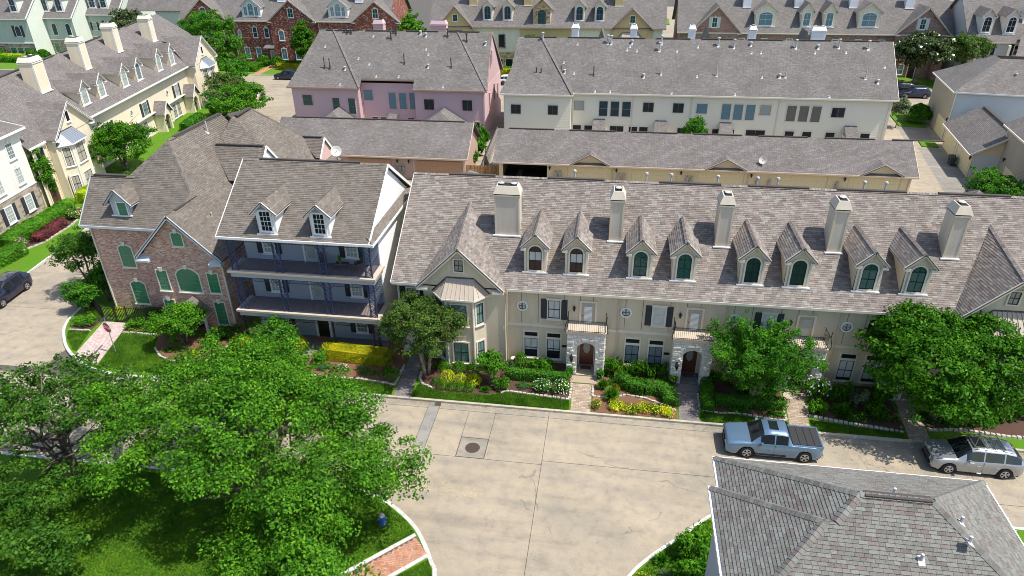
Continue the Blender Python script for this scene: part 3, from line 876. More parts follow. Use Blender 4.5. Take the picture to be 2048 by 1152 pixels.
_BUSH = {}
def bush(label, loc, rx, ry, h, leafm, seed=0, n=900, leaf=0.1, name='shrub', group=None, cat='shrub', kind='round', flower=None, rot=0.0):
    """one shrub: a fuzzy mound of leaves down to the ground, with a flower sprinkle where it blooms"""
    key = (leafm, kind, n, leaf, seed % 3, flower)
    if key not in _BUSH:
        rs = np.random.RandomState(31 + seed % 3 * 7 + len(leafm))
        if kind == 'loose':
            B = [(0, 0, 0.45, 0.7, 0.7, 0.42)] + [(0.55 * cos(a), 0.55 * sin(a), 0.4 + 0.25 * rs.rand(), 0.4, 0.4, 0.34) for a in rs.rand(6) * 6.28]
            me = crown_mesh('foliage', 5 + seed % 3, B, n, leafm, leaf, 0.22, 18, 0.3, 0.9)
        elif kind == 'spiky':
            k = n // 3; a = rs.rand(k) * 6.28; el = 0.5 + rs.rand(k) * 0.9; L = 0.6 + 0.5 * rs.rand(k)
            d = np.stack([np.cos(a) * np.cos(el), np.sin(a) * np.cos(el), np.sin(el)], 1); s = np.stack([-np.sin(a), np.cos(a), np.zeros(k)], 1) * 0.035
            m1 = d * (L * 0.6)[:, None]; e = d * L[:, None]; e[:, 2] -= 0.25 * np.cos(el) * L
            V = np.stack([-s * 0.5, s * 0.5, m1 + s, m1 - s, m1 - s, m1 + s, e + s * 0.1, e - s * 0.1], 1).reshape(-1, 3)
            me = mesh_np('foliage', V, np.arange(len(V)).reshape(-1, 4), leafm)
        else:
            d = rs.normal(0, 1, (n, 3)); d[:, 2] = np.abs(d[:, 2]) * 1.0 - 0.25; d /= np.linalg.norm(d, axis=1, keepdims=True)
            lump = 1 + 0.07 * np.sin(d[:, :1] * 7 + 1) * np.sin(d[:, 1:2] * 6) + 0.05 * np.sin(d[:, 2:3] * 9)
            C = d * (0.86 + 0.16 * rs.rand(n, 1)) * lump; C[:, 2] = C[:, 2] * 0.62 + 0.38
            C = C[C[:, 2] > -0.02]; N = C - np.array([0, 0, 0.3]); N[:, 2] += 0.2
            V, F = leaf_cards(rs, C, N, leaf * (0.6 + 0.8 * rs.rand(len(C))) , 0.65, 0.5)
            me = mesh_np('foliage', V, F, leafm)
        fl = None
        if flower:
            k = n // 9; d = rs.normal(0, 1, (k, 3)); d[:, 2] = np.abs(d[:, 2]) + 0.15; d /= np.linalg.norm(d, axis=1, keepdims=True)
            C = d * 1.0; C[:, 2] = C[:, 2] * 0.64 + 0.38
            V, F = leaf_cards(rs, C, d, np.full(k, 0.13), 0.95, 0.4); fl = mesh_np('blossom', V, F, flower)
        _BUSH[key] = (me, fl)
    me, fl = _BUSH[key]
    o = link(name, me, None, loc=loc, rot=rot + (seed * 1.7) % 6.28 if kind != 'oval' else rot)
    o.scale = (rx, ry, h); tag(o, label, cat, group)
    if fl:
        f = link('blossom', fl, o); f['kind'] = 'stuff'
    return o

def hedge(label, loc, L, D, h, leafm, rot=0.0, seed=0, dens=170, leaf=0.1, group=None, round_=0.35, curve=None, name='hedge', taper=0.0):
    """clipped hedge: leaves over a rounded box, or along a curved centre line given as local points"""
    rs = np.random.RandomState(100 + seed)
    path = curve or [(-L / 2, 0), (L / 2, 0)]
    P = np.array(path, dtype=float); seg = np.linalg.norm(np.diff(P, axis=0), axis=1); cum = np.concatenate([[0], np.cumsum(seg)]); T = cum[-1]
    area = (T + D) * (D + 2 * h) + 2 * D * h; n = int(area * dens)
    u = rs.rand(n) * (T + D * 0.8) - D * 0.4; w = rs.rand(n) * (D + 2 * h) - h   # across: side, top, side
    per = D / 2; e = 2 + 4 * (1 - round_)
    top = np.abs(w) <= 1e9
    a = w + h   # 0..D+2h
    y = np.where(a < h, -per, np.where(a > h + D, per, a - h - per)); z = np.where(a < h, a, np.where(a > h + D, 2 * h + D - a, h))
    # round the top edges
    rd = round_ * min(D, h)
    ex = np.maximum(0, np.abs(y) - (per - rd)); ez = np.maximum(0, z - (h - rd)); q = np.sqrt(ex ** 2 + ez ** 2) + 1e-9; f = np.where((ex > 0) & (ez > 0) & (q > rd), rd / q, 1)
    y = np.sign(y) * (np.minimum(np.abs(y), per - rd) + ex * f); z = np.minimum(z, h - rd) + ez * f
    uc = np.clip(u, 0, T); over = u - uc
    sc = np.sqrt(np.maximum(0.05, 1 - (over / (D * 0.45)) ** 2)); y = y * sc
    i = np.clip(np.searchsorted(cum, uc, side='right') - 1, 0, len(seg) - 1); t = (uc - cum[i]) / seg[i]
    d = (P[i + 1] - P[i]) / seg[i][:, None]; nrm = np.stack([-d[:, 1], d[:, 0]], 1)
    c = P[i] + (P[i + 1] - P[i]) * t[:, None] + d * over[:, None] + nrm * y[:, None]
    C = np.column_stack([c, z]); C += rs.normal(0, 0.03, C.shape); C[:, 2] += 0.04 * np.sin(c[:, 0] * 3.1 + seed) * np.sin(c[:, 1] * 2.7)
    N = np.column_stack([nrm * (y / per)[:, None] + d * (over / D)[:, None], (z / h) ** 3 * 0.9 + 0.15])
    V, F = leaf_cards(rs, C, N, leaf * (0.6 + 0.8 * rs.rand(n)), 0.65, 0.4)
    o = link(name, mesh_np('foliage', V, F, leafm), None, loc=loc, rot=rot)
    tag(o, label, 'hedge', group)
    m = MB()
    for k in range(len(seg)):
        a0, b0 = P[k], P[k + 1]; dd = (b0 - a0) / seg[k]; nn = np.array([-dd[1], dd[0]]) * (per - 0.07)
        z1 = h - 0.08
        m.hexa([(*(a0 - nn), 0), (*(b0 - nn), 0), (*(b0 + nn), 0), (*(a0 + nn), 0), (*(a0 - nn * 0.85), z1), (*(b0 - nn * 0.85), z1), (*(b0 + nn * 0.85), z1), (*(a0 + nn * 0.85), z1)])
    m.build('twigs', o, leafm)
    return o

# ------------------------------------------------------------------ cars (x forward, wheels on z = 0)
def _lerp(t, x):
    for (x0, y0), (x1, y1) in zip(t, t[1:]):
        if x <= x1: return y0 + (y1 - y0) * max(0, min(1, (x - x0) / (x1 - x0 + 1e-9)))
    return t[-1][1]

def car(name, label, cat, loc, rot, paint, L=4.6, Wd=1.85, wheels=(-1.4, 1.4), wr=0.36, belt=None, top=None, cab=None, rails=False, kind='suv', rimm='rim', roofextra=None, group=None):
    """belt: (x, z) shoulder line; top: (x, z) centre profile; cab = (rear glass foot, roof rear, roof front, windscreen foot, pillar xs)"""
    t = thing(name, label, cat, loc, rot, group, local=True)
    x0, x1 = -L / 2, L / 2; hw = Wd / 2
    rf, rr_, fr, wf, pill = cab
    xs = sorted(set([x0, x0 + 0.06, x0 + 0.2, x1 - 0.04, x1 - 0.14, x1 - 0.35, rf, rr_, fr, wf] + [p + s for p in pill for s in (-0.035, 0.035)] + [x0 + L * i / 34 for i in range(1, 34)]))
    xs = [x for i, x in enumerate(xs) if i == 0 or x - xs[i - 1] > 0.012]
    gl = {}; body = MB(); rings = []
    for x in xs:
        f = (x - x0) / L
        e = min(1, (min(x - x0, x1 - x) + 0.02) / 0.55); w = hw * (0.80 + 0.2 * sqrt(max(0, 1 - (1 - e) ** 2)))
        zb = 0.26 + (0.06 if min(x - x0, x1 - x) < 0.3 else 0)
        for cx in wheels:
            dx = abs(x - cx); ra = wr + 0.075
            if dx < ra: zb = max(zb, wr + sqrt(ra * ra - dx * dx) - 0.02)
        zs, zt = _lerp(belt, x), _lerp(top, x); zt = max(zt, zs + 0.03)
        cabk = max(0, min(1, (zt - zs) / 0.45)); wt = w * (0.86 - 0.16 * cabk) if cabk > 0.2 else w * 0.86
        h = zs - zb
        half = [(w * 0.95, zb), (w * 0.995, zb + h * 0.3), (w, zb + h * 0.62), (w * 0.975, zs - 0.02), (w * 0.945, zs + 0.015), (wt + (w * 0.94 - wt) * 0.12, zs + (zt - zs) * 0.8), (wt * 0.88, zt - 0.02), (wt * 0.5, zt), (0, zt + 0.012)]
        rings.append(half)
    def P(i, j, s): y, z = rings[i][j]; return (xs[i], y * s, z)
    glass = lambda k: gl.setdefault(k, MB())
    for i in range(len(xs) - 1):
        xm = (xs[i] + xs[i + 1]) / 2
        for s in (1, -1):
            for j in range(8):
                q = [P(i, j, s), P(i + 1, j, s), P(i + 1, j + 1, s), P(i, j + 1, s)]
                if s > 0: q = q[::-1]
                tgt = body
                side = j == 4
                if side and rr_ - 0.02 < xm < fr + 0.3 * (wf - fr) and not any(abs(xm - p) < 0.04 for p in pill): 
                    k = sum(1 for p in pill if xm > p); tgt = glass(('side_window', s, k))
                elif j >= 5 and fr < xm < wf: tgt = glass(('windscreen', 0, 0)) if j > 5 or True else body
                elif j >= 5 and rf < xm < rr_ and kind != 'none': tgt = glass(('rear_window', 0, 0))
                elif side and kind == 'suv' and rf + 0.25 < xm <= rr_ - 0.02: tgt = glass(('side_window', s, -1))
                tgt.poly(q)
    for i, fl in ((0, 1), (len(xs) - 1, -1)):
        pts = [P(i, j, 1) for j in range(9)] + [P(i, j, -1) for j in range(7, -1, -1)]
        body.poly(pts[::-1] if fl < 0 else pts)
    b = body.build('body', t, paint, smooth=True, weld=0.002)
    for k, m in gl.items(): m.build(k[0], t, 'car_glass', smooth=True)
    u = MB(); u.box(x0 + 0.15, -hw * 0.86, 0.2, x1 - 0.15, hw * 0.86, 0.5)
    for cx in wheels: u.cyl((cx, -hw * 0.93, wr), (cx, hw * 0.93, wr), wr + 0.07, wr + 0.07, 18)
    u.build('underbody', t, 'rubber')
    for cx in wheels:
        for s in (1, -1):
            w = MB(); y = s * (hw - 0.12)
            w.lathe((cx, y - 0.11, wr), [(wr * 0.6, 0), (wr * 0.92, 0.0), (wr, 0.03), (wr, 0.19), (wr * 0.92, 0.22), (wr * 0.6, 0.22)], 24, axis='Y')
            wo = w.build('wheel', t, 'rubber', smooth=False)
            r = MB(); yo = y + s * 0.115
            r.lathe((cx, yo - 0.03, wr), [(wr * 0.64, 0), (wr * 0.64, 0.055), (wr * 0.58, 0.06)], 20, axis='Y', capend=False)
            r.lathe((cx, yo - 0.02, wr), [(wr * 0.17, 0), (wr * 0.17, 0.05), (wr * 0.05, 0.055)], 10, axis='Y')
            for k in range(5):
                a = 2 * pi * k / 5 + 0.3
                for da in (-0.16, 0.16): r.beam((cx + cos(a) * wr * 0.1, yo + 0.01, wr + sin(a) * wr * 0.1), (cx + cos(a + da) * wr * 0.62, yo + 0.01, wr + sin(a + da) * wr * 0.62), 0.045, 0.04, 0, up=(0, 1, 0))
            r.build('rim', wo, rimm)
            d = MB(); d.cyl((cx, yo - 0.05, wr), (cx, yo - 0.035, wr), wr * 0.62, wr * 0.62, 18); d.build('brake_disc', wo, 'metal_dark')
    zs1, zs0 = _lerp(belt, x1), _lerp(belt, x0)
    for s in (1, -1):
        h = MB(); y = s * hw * 0.66
        h.hexa([(x1 - 0.42, y + s * 0.24, zs1 - 0.2), (x1 + 0.01, y - s * 0.2, zs1 - 0.2), (x1 - 0.02, y - s * 0.2, zs1 - 0.0), (x1 - 0.5, y + s * 0.235, zs1 + 0.0), (x1 - 0.42, y + s * 0.2, zs1 - 0.2), (x1 - 0.1, y - s * 0.2, zs1 - 0.2), (x1 - 0.1, y - s * 0.2, zs1), (x1 - 0.5, y + s * 0.2, zs1)])
        h.build('headlight', t, 'lamp_clear')
        r = MB(); yy = s * hw * 0.8
        r.hexa([(x0 - 0.012, yy - s * 0.16, zs0 - 0.34), (x0 + 0.22, yy + s * 0.125, zs0 - 0.3), (x0 + 0.24, yy + s * 0.115, zs0 + 0.0), (x0 - 0.012, yy - s * 0.1, zs0), (x0 + 0.1, yy - s * 0.16, zs0 - 0.34), (x0 + 0.22, yy, zs0 - 0.3), (x0 + 0.22, yy, zs0), (x0 + 0.1, yy - s * 0.1, zs0)])
        r.build('taillight', t, 'lamp_red')
        m = MB(); xm = wf - 0.55; zm = _lerp(belt, xm) + 0.09
        m.hexa([(xm - 0.08, s * hw * 0.96, zm - 0.06), (xm + 0.09, s * hw * 0.96, zm - 0.05), (xm + 0.05, s * (hw + 0.2), zm - 0.07), (xm - 0.09, s * (hw + 0.2), zm - 0.07), (xm - 0.08, s * hw * 0.96, zm + 0.04), (xm + 0.07, s * hw * 0.96, zm + 0.04), (xm + 0.04, s * (hw + 0.19), zm + 0.1), (xm - 0.09, s * (hw + 0.2), zm + 0.1)])
        m.build('mirror', t, paint)
        doors = [wf - 0.45] + list(pill) + [rr_ + 0.1]
        for q in list(pill):
            l = MB(); zq = _lerp(belt, q)
            l.beam((q - 0.02, s * (hw + 0.001), 0.4), (q - 0.02, s * (hw * 0.985), zq - 0.02), 0.012, 0.012, 0, up=(1, 0, 0)); l.build('door_seam', t, 'rubber')
        for q in (pill[-1] + 0.12, pill[-1] - 0.85):
            l = MB(); l.box(q, s * (hw * 0.985), zs1 - 0.05 + 0.0, q + 0.2, s * (hw + 0.035), zs1 - 0.01); l.build('door_handle', t, paint)
    g = MB(); g.box(x1 - 0.05, -hw * 0.44, zs1 - 0.3, x1 + 0.012, hw * 0.44, zs1 - 0.03)
    for k in range(3): g.box(x1, -hw * 0.43, zs1 - 0.25 + k * 0.08, x1 + 0.022, hw * 0.43, zs1 - 0.23 + k * 0.08, 1)
    g.build('grille', t, ['rubber', 'chrome'])
    q = MB(); q.box(x1 - 0.1, -hw * 0.6, 0.34, x1 + 0.018, hw * 0.6, 0.48); q.build('bumper_intake', t, 'rubber')
    q = MB(); q.box(x0 - 0.016, -0.26, 0.62, x0 + 0.03, 0.26, 0.76); q.build('number_plate', t, 'vent_white')
    if rails:
        for s in (1, -1):
            m = MB(); y = s * hw * 0.64; zz = _lerp(top, (rr_ + fr) / 2)
            m.tube([(rr_ + 0.1, y, zz - 0.03), (rr_ + 0.2, y, zz + 0.07), (fr - 0.25, y, zz + 0.06), (fr - 0.12, y, zz - 0.03)], 0.022, 6); m.build('roof_rail', t, 'chrome')
    return t
# ------------------------------------------------------------------ material list
M_shingle('shingle_mauve', [(0.202, 0.174, 0.152), (0.291, 0.258, 0.23), (0.162, 0.139, 0.125), (0.323, 0.295, 0.263), (0.23, 0.197, 0.171), (0.267, 0.215, 0.194), (0.223, 0.205, 0.187), (0.186, 0.152, 0.141), (0.298, 0.275, 0.25)], 0.3)
M_shingle('shingle_brown', [(0.168, 0.148, 0.126), (0.197, 0.172, 0.147), (0.144, 0.125, 0.108), (0.226, 0.201, 0.172), (0.178, 0.156, 0.137)], 0.35)
M_shingle('shingle_grey', [(0.175, 0.173, 0.156), (0.205, 0.204, 0.184), (0.141, 0.127, 0.116), (0.186, 0.157, 0.144), (0.231, 0.23, 0.209), (0.16, 0.161, 0.144), (0.193, 0.18, 0.163), (0.216, 0.219, 0.201)], 0.22)
M_shingle_far('roof_far_grey', [(0.172, 0.158, 0.148), (0.196, 0.184, 0.172), (0.152, 0.138, 0.13), (0.216, 0.202, 0.188)])
M_shingle_far('roof_far_mauve', [(0.176, 0.158, 0.15), (0.197, 0.178, 0.168), (0.155, 0.139, 0.133), (0.223, 0.202, 0.189)])
M_shingle_far('roof_far_brown', [(0.136, 0.118, 0.1), (0.16, 0.14, 0.12), (0.12, 0.104, 0.088), (0.176, 0.156, 0.132)])
M_plain('underlay_mauve', (.13, .11, .10), 0.95); M_plain('underlay_brown', (.09, .075, .062), 0.95); M_plain('underlay_grey', (.13, .122, .115), 0.95)
M_stucco('stucco_tan', (.63, .545, .405)); M_stucco('stucco_chimney', (.56, .50, .41), 0.06); M_stucco('stucco_cream', (.76, .66, .49)); M_stucco('stucco_white', (.78, .75, .70), 0.05)
M_stucco('stucco_ivory', (.70, .68, .57)); M_stucco('stucco_yellow', (.55, .44, .23)); M_stucco('stucco_sage', (.44, .50, .45), 0.06); M_stucco('stucco_sage_pale', (.66, .69, .63), 0.05); M_stucco('stucco_grey_tan', (.40, .355, .28))
M_plain('trim_cream', (.70, .645, .545), 0.6, 0.06); M_plain('trim_white', (.78, .77, .74), 0.5, 0.05); M_plain('trim_brown', (.36, .25, .19), 0.6); M_plain('trim_bluegrey', (.50, .55, .58), 0.5)
M_plain('trim_tan', (.55, .45, .33), 0.6); M_plain('trim_pink', (.62, .42, .38), 0.6); M_plain('keystone', (.70, .66, .58), 0.8)
M_plain('frame_black', (.018, .02, .022), 0.4); M_plain('frame_white', (.72, .73, .72), 0.4, 0.03); M_plain('frame_grey', (.20, .22, .23), 0.4)
M_plain('siding_bluegrey', (.34, .375, .43), 0.6, 0.06); M_plain('siding_white', (.80, .81, .82), 0.6, 0.03); M_plain('siding_pink', (.58, .41, .425), 0.65, 0.08, 0.6); M_plain('siding_cream', (.78, .75, .61), 0.65, 0.05, 0.6); M_plain('siding_pale_blue', (.55, .60, .60), 0.6, 0.05); M_plain('siding_pale_grey', (.55, .57, .56), 0.6, 0.05)
M_plain('shutter_black', (.022, .023, .028), 0.5); M_plain('shutter_slate', (.035, .038, .046), 0.5); M_plain('shutter_pale', (.55, .62, .58), 0.5)
M_plain('iron_blue', (.045, .06, .13), 0.5); M_plain('metal_black', (.015, .015, .017), 0.45); M_plain('metal_dark', (.08, .08, .085), 0.4, metal=0.6); M_plain('opening_dark', (.02, .02, .02), 0.8)
M_plain('flashing', (.70, .70, .70), 0.45, 0.05); M_plain('flashing_brown', (.10, .07, .055), 0.6); M_plain('vent_white', (.46, .46, .45), 0.5, 0.06); M_plain('ridge_vent', (.07, .06, .055), 0.85)
M_plain('metal_roof_tan', (.43, .365, .29), 0.35, 0.08, spec=0.5); M_plain('metal_roof_grey', (.24, .27, .31), 0.4, 0.1, metal=0.1)
M_plain('deck_tan', (.50, .42, .33), 0.7); M_plain('deck_floor', (.20, .165, .145), 0.8); M_plain('beam_grey', (.42, .44, .47), 0.6, 0.06)
M_plain('door_tan', (.42, .36, .28), 0.5); M_plain('door_wood', (.13, .042, .022), 0.3, 0.3, 4, 0.5); M_plain('door_white', (.70, .72, .72), 0.5, 0.04); M_plain('door_dark', (.03, .018, .013), 0.4)
M_plain('garage_cream', (.70, .60, .37), 0.6, 0.05); M_plain('garage_cream_wall', (.68, .57, .36), 0.7, 0.06); M_plain('garage_orange', (.46, .27, .165), 0.65, 0.07); M_plain('garage_pink_wall', (.52, .35, .29), 0.7, 0.07)
M_glass('glass_dark', (.03, .045, .05), 0.88, .03, .92); M_glass('glass_teal', (.06, .20, .17), 0.6, .03, .6); M_glass('glass_green', (.03, .20, .105), 0.1, 0.3); M_glass('glass_blue', (.04, .11, .15), 0.55, .03, .75); M_glass('glass_pale', (.5, .55, .52), 0.35); M_glass('glass_navy', (.015, .03, .05), 0.7, .03, .8); M_glass('glass_sky', (.17, .33, .40), 0.3)
M_plain('room_dark', (.02, .022, .025), 0.9); M_plain('room_teal', (.03, .10, .085), 0.9); M_plain('room_brown', (.10, .05, .03), 0.9); M_plain('blind_white', (.84, .85, .80), 0.7, 0.04); M_plain('blind_tan', (.55, .50, .40), 0.7); M_plain('screen_dark', (.045, .045, .045), 0.9)
M_isl('limestone', [(.60, .575, .52), (.70, .67, .61), (.55, .53, .48), (.66, .62, .54), (.74, .72, .67)], 0.9, 0.25, 9, 0.2, 0.6)
M_isl('rubble_tan', [(.40, .30, .20), (.30, .23, .17), (.50, .40, .28), (.36, .33, .29), (.24, .19, .15)], 0.9, 0.25, 9)
M_plain('screen_green', (.10, .30, .17), 0.6); M_isl('edging_stone', [(.42, .39, .33), (.54, .51, .45), (.32, .29, .24), (.48, .44, .38)], 0.9, 0.3, 10)
M_isl('paver_tan', [(.34, .26, .19), (.40, .31, .235), (.29, .22, .165), (.44, .36, .28)], 0.9, 0.2); M_isl('paver_grey', [(.19, .165, .16), (.23, .205, .195), (.155, .14, .14)], 0.9, 0.2); M_isl('paver_pink', [(0.508, 0.385, 0.353), (0.566, 0.444, 0.41), (0.459, 0.34, 0.31), (0.59, 0.481, 0.446)], 0.9, 0.2)
M_isl('brick_orange', [(.42, .20, .125), (.48, .25, .16), (.35, .16, .10), (.52, .30, .20), (.40, .24, .17)], 0.9, 0.25)
M_brick('brick_rose', (.37, .145, .095), (.56, .29, .21), (.52, .46, .40), 0.21, 0.075, (.64, .50, .43)); M_brick('brick_red', (.13, .03, .022), (.30, .075, .05), (.25, .17, .15), 0.3, 0.11, (.55, .40, .34)); M_brick('brick_mix', (.22, .095, .08), (.38, .22, .19), (.36, .29, .26), 0.26, 0.09); M_brick('stone_far', (.24, .19, .15), (.44, .37, .29), (.32, .28, .24), 0.5, 0.22); M_brick('stone_gold', (.38, .25, .13), (.56, .42, .25), (.26, .19, .13), 0.5, 0.25, (.20, .14, .09))
M_concrete('concrete_road', (0.342, 0.294, 0.226)); M_concrete('concrete_pad', (.27, .245, .205)); M_concrete('concrete_gutter', (0.304, 0.274, 0.228)); M_concrete('concrete_patch', (0.257, 0.246, 0.226)); M_concrete('kerb_stone', (.44, .40, .33)); M_concrete('kerb_pale', (.58, .565, .53)); M_concrete('concrete_drive', (0.255, 0.238, 0.212))
M_plain('joint_dark', (.10, .09, .08), 0.95, 0.3); M_plain('cast_iron', (.07, .05, .042), 0.8, 0.25, 6)
M_grass('turf', (.072, .19, .010), (.105, .235, .014)); M_grass('turf_far', (.09, .21, .018), (.125, .24, .025)); M_plain('mulch', (.085, .046, .033), 0.95, 0.45, 5, bump=0.8); M_plain('mulch_red', (.17, .085, .05), 0.95, 0.35, 5, bump=0.8)
M_plain('bark', (.14, .115, .09), 0.95, 0.35, 6, bump=0.8); M_plain('bark_pale', (.34, .27, .20), 0.9, 0.3, 6, bump=0.5)
M_leaf('leaf_oak', [(0.0347, 0.123, 0.0065), (0.053, 0.176, 0.00884), (0.0817, 0.239, 0.0118), (0.118, 0.292, 0.0165)], .18); M_leaf('leaf_oak_dull', [(0.035, 0.106, 0.0105), (0.055, 0.155, 0.0154), (0.0848, 0.202, 0.0245)]); M_leaf('leaf_bright', [(0.0517, 0.185, 0.0132), (0.0747, 0.244, 0.0176), (0.109, 0.303, 0.0276), (0.0345, 0.127, 0.011)], 0.35); M_leaf('leaf_deep', [(0.0265, 0.107, 0.00546), (0.0442, 0.155, 0.00763), (0.0685, 0.214, 0.0109), (0.0994, 0.259, 0.0164)])
M_leaf('leaf_myrtle', [(0.05, 0.125, 0.0175), (0.075, 0.169, 0.0245), (0.11, 0.213, 0.042), (0.1, 0.106, 0.028)]); M_leaf('leaf_magnolia', [(0.0275, 0.066, 0.0123), (0.044, 0.0935, 0.0158), (0.077, 0.132, 0.0264), (0.132, 0.132, 0.044)], 0.15, 0.25, 0.6); M_leaf('leaf_box', [(0.0405, 0.135, 0.013), (0.0675, 0.203, 0.0173), (0.101, 0.27, 0.0216)]); M_leaf('leaf_lime', [(0.33, 0.465, 0.0144), (0.45, 0.555, 0.018), (0.54, 0.6, 0.024)]); M_leaf('leaf_yellow', [(0.382, 0.363, 0.0102), (0.455, 0.41, 0.0127), (0.309, 0.325, 0.0127), (0.227, 0.286, 0.0169)]); M_leaf('leaf_mid', [(0.052, 0.172, 0.0102), (0.078, 0.239, 0.0131), (0.117, 0.305, 0.0182)]); M_leaf('leaf_purple', [(0.144, 0.03, 0.0432), (0.192, 0.048, 0.0576), (0.108, 0.036, 0.0384)], 0.15); M_leaf('leaf_bluegreen', [(0.06, 0.144, 0.0576), (0.096, 0.204, 0.0864), (0.132, 0.252, 0.115)]); M_leaf('leaf_silver', [(0.16, 0.21, 0.13), (0.22, 0.27, 0.18), (0.12, 0.17, 0.09)])
M_leaf('flower_white', [(.75, .73, .66), (.85, .83, .78)], 0.1); M_leaf('flower_yellow', [(.68, .52, .02), (.75, .6, .05)], 0.1); M_leaf('flower_orange', [(.7, .18, .02), (.6, .25, .03)], 0.1); M_leaf('flower_pink', [(.65, .30, .32), (.7, .45, .45)], 0.1); M_leaf('straw', [(.40, .30, .16), (.50, .40, .22)], 0.1)
def M_paint(name, c, metal=0.5, rough=0.3):
    t = NT(name); t.out(c, rough, 0.5, metal); t.b.inputs['Coat Weight'].default_value = 0.8; t.b.inputs['Coat Roughness'].default_value = 0.05; return t.m
M_paint('paint_bluegrey', (.155, .25, .37)); M_paint('paint_silver', (.36, .38, .40), 0.6); M_paint('paint_navy', (.022, .026, .06)); M_paint('paint_white', (.78, .78, .78), 0.0); M_paint('paint_black', (.02, .02, .022))
M_paint('hydrant_blue', (.03, .13, .40), 0.0, 0.4); M_plain('car_glass', (.012, .015, .018), 0.04, 0.0, spec=0.8); M_plain('rubber', (.018, .018, .019), 0.75); M_plain('rim', (.50, .50, .52), 0.3, 0.05, metal=0.7); M_plain('chrome', (.62, .62, .63), 0.18, 0.02, metal=0.9); M_plain('lamp_red', (.45, .015, .012), 0.2, 0.05); M_plain('lamp_clear', (.55, .57, .58), 0.12, 0.05, spec=0.7); M_plain('tonneau', (.035, .036, .038), 0.6)
M_plain('sign_red', (.55, .02, .025), 0.4, 0.04); M_plain('sign_white', (.82, .82, .8), 0.5, 0.02); M_plain('sign_back', (.35, .36, .36), 0.4, 0.1, metal=0.4); M_plain('street_sign', (.06, .07, .075), 0.5); M_isl('fence_wood', [(.36, .20, .085), (.42, .25, .11), (.28, .15, .065)], 0.85, 0.3, 5); M_isl('fence_grey', [(.27, .25, .22), (.31, .29, .26), (.22, .20, .18)], 0.9, 0.3, 5); M_plain('wicker', (.10, .07, .05), 0.8); M_plain('terracotta', (.30, .13, .07), 0.8); M_plain('dish_grey', (.62, .61, .56), 0.5); M_plain('bin_green', (.04, .055, .045), 0.6); M_plain('asphalt', (.06, .06, .06), 0.95)

# ------------------------------------------------------------------ ground
m = MB(); m.poly([(-700, -300, -0.06), (700, -300, -0.06), (700, 1100, -0.06), (-700, 1100, -0.06)]); structure('ground', m, 'concrete_drive')
road = MB(); road.box(-140, -30, -0.058, 110, 260, -0.03, bottom=False); road = structure('road', road, 'joint_dark')
g = 0.014
def slab_at(x0, x1, y0, y1, mat='concrete_road'):
    MB().box(x0 + g, y0 + g, -0.03, x1 - g, y1 - g, 0, bottom=False).build('road_slab', road, mat)
XJ = [-62.9, -50.9, -38.9, -26.9, -14.9, -2.93, 9.0, 21.0, 33.0, 45.0]
for a, b in zip(XJ, XJ[1:]):
    for c, d in ((8, 18), (18, 29.62), (29.62, 33.46)):
        if a == -14.9 and c >= 18:   # cut round the manhole square and the trench patch
            if c < 29: slab_at(a, -2.93, c, 29.3); continue
            slab_at(-14.9, -10.72, 29.3, 33.46); slab_at(-10.72, -9.98, 29.3, 29.9); slab_at(-9.98, -8.0, 29.3, 33.46); slab_at(-8.0, -6.3, 31.02, 33.46); slab_at(-6.3, -2.93, 29.3, 33.46)
            MB().box(-10.70, 29.92, -0.03, -10.0, 34.02, 0.004, bottom=False).build('trench_patch', road, 'concrete_patch')
            mh = MB().box(-7.96, 29.34, -0.03, -6.34, 30.98, 0.002, bottom=False).build('manhole_pad', road, 'concrete_pad')
            continue
        slab_at(a, b, c, d)
    if b > -33: 
        if a == -14.9: slab_at(a, -10.72, 33.46, 34.04, 'concrete_gutter'); slab_at(-9.98, b, 33.46, 34.04, 'concrete_gutter')
        elif a == -38.9: slab_at(-33.5, b, 33.46, 34.04, 'concrete_gutter')
        else: slab_at(a, b, 33.46, 34.04, 'concrete_gutter')
for a, b in zip([-122, -110, -98, -86, -74] + XJ + [57, 69, 81], [-110, -98, -86, -74] + XJ + [57, 69, 81, 93]):
    for c, d in ((34.06, 41.6), (41.6, 54), (54, 66), (66, 78), (78, 92), (92, 105), (105, 117), (117, 129)):
        if not (b > -30 and d < 60): slab_at(a, b, c, d)
    if a >= 9 and a < 22: slab_at(a, b, 180, 240)
t = thing('manhole_cover', 'round rusty manhole cover set in a square concrete pad', 'manhole', (-7.13, 30.15, 0.003))
m = MB(); m.lathe((-7.13, 30.15, 0), [(0.44, 0), (0.44, 0.012), (0.36, 0.016)], 28); m.build('rim_plate', t, 'cast_iron')
m = MB()
for i in range(5):
    for j in range(5):
        if (i - 2) ** 2 + (j - 2) ** 2 < 6: m.box(-7.13 - 0.3 + i * 0.13, 30.15 - 0.3 + j * 0.13, 0.012, -7.13 - 0.3 + i * 0.13 + 0.08, 30.15 - 0.3 + j * 0.13 + 0.08, 0.026)
m.build('tread_pattern', t, 'cast_iron')
t = thing('storm_drain', 'small square iron drain cover at the kerb by the trench patch', 'drain', (-10.1, 33.9, 0.005)); MB().box(-10.35, 33.7, 0.004, -9.95, 34.0, 0.02).build('grate', t, 'cast_iron')

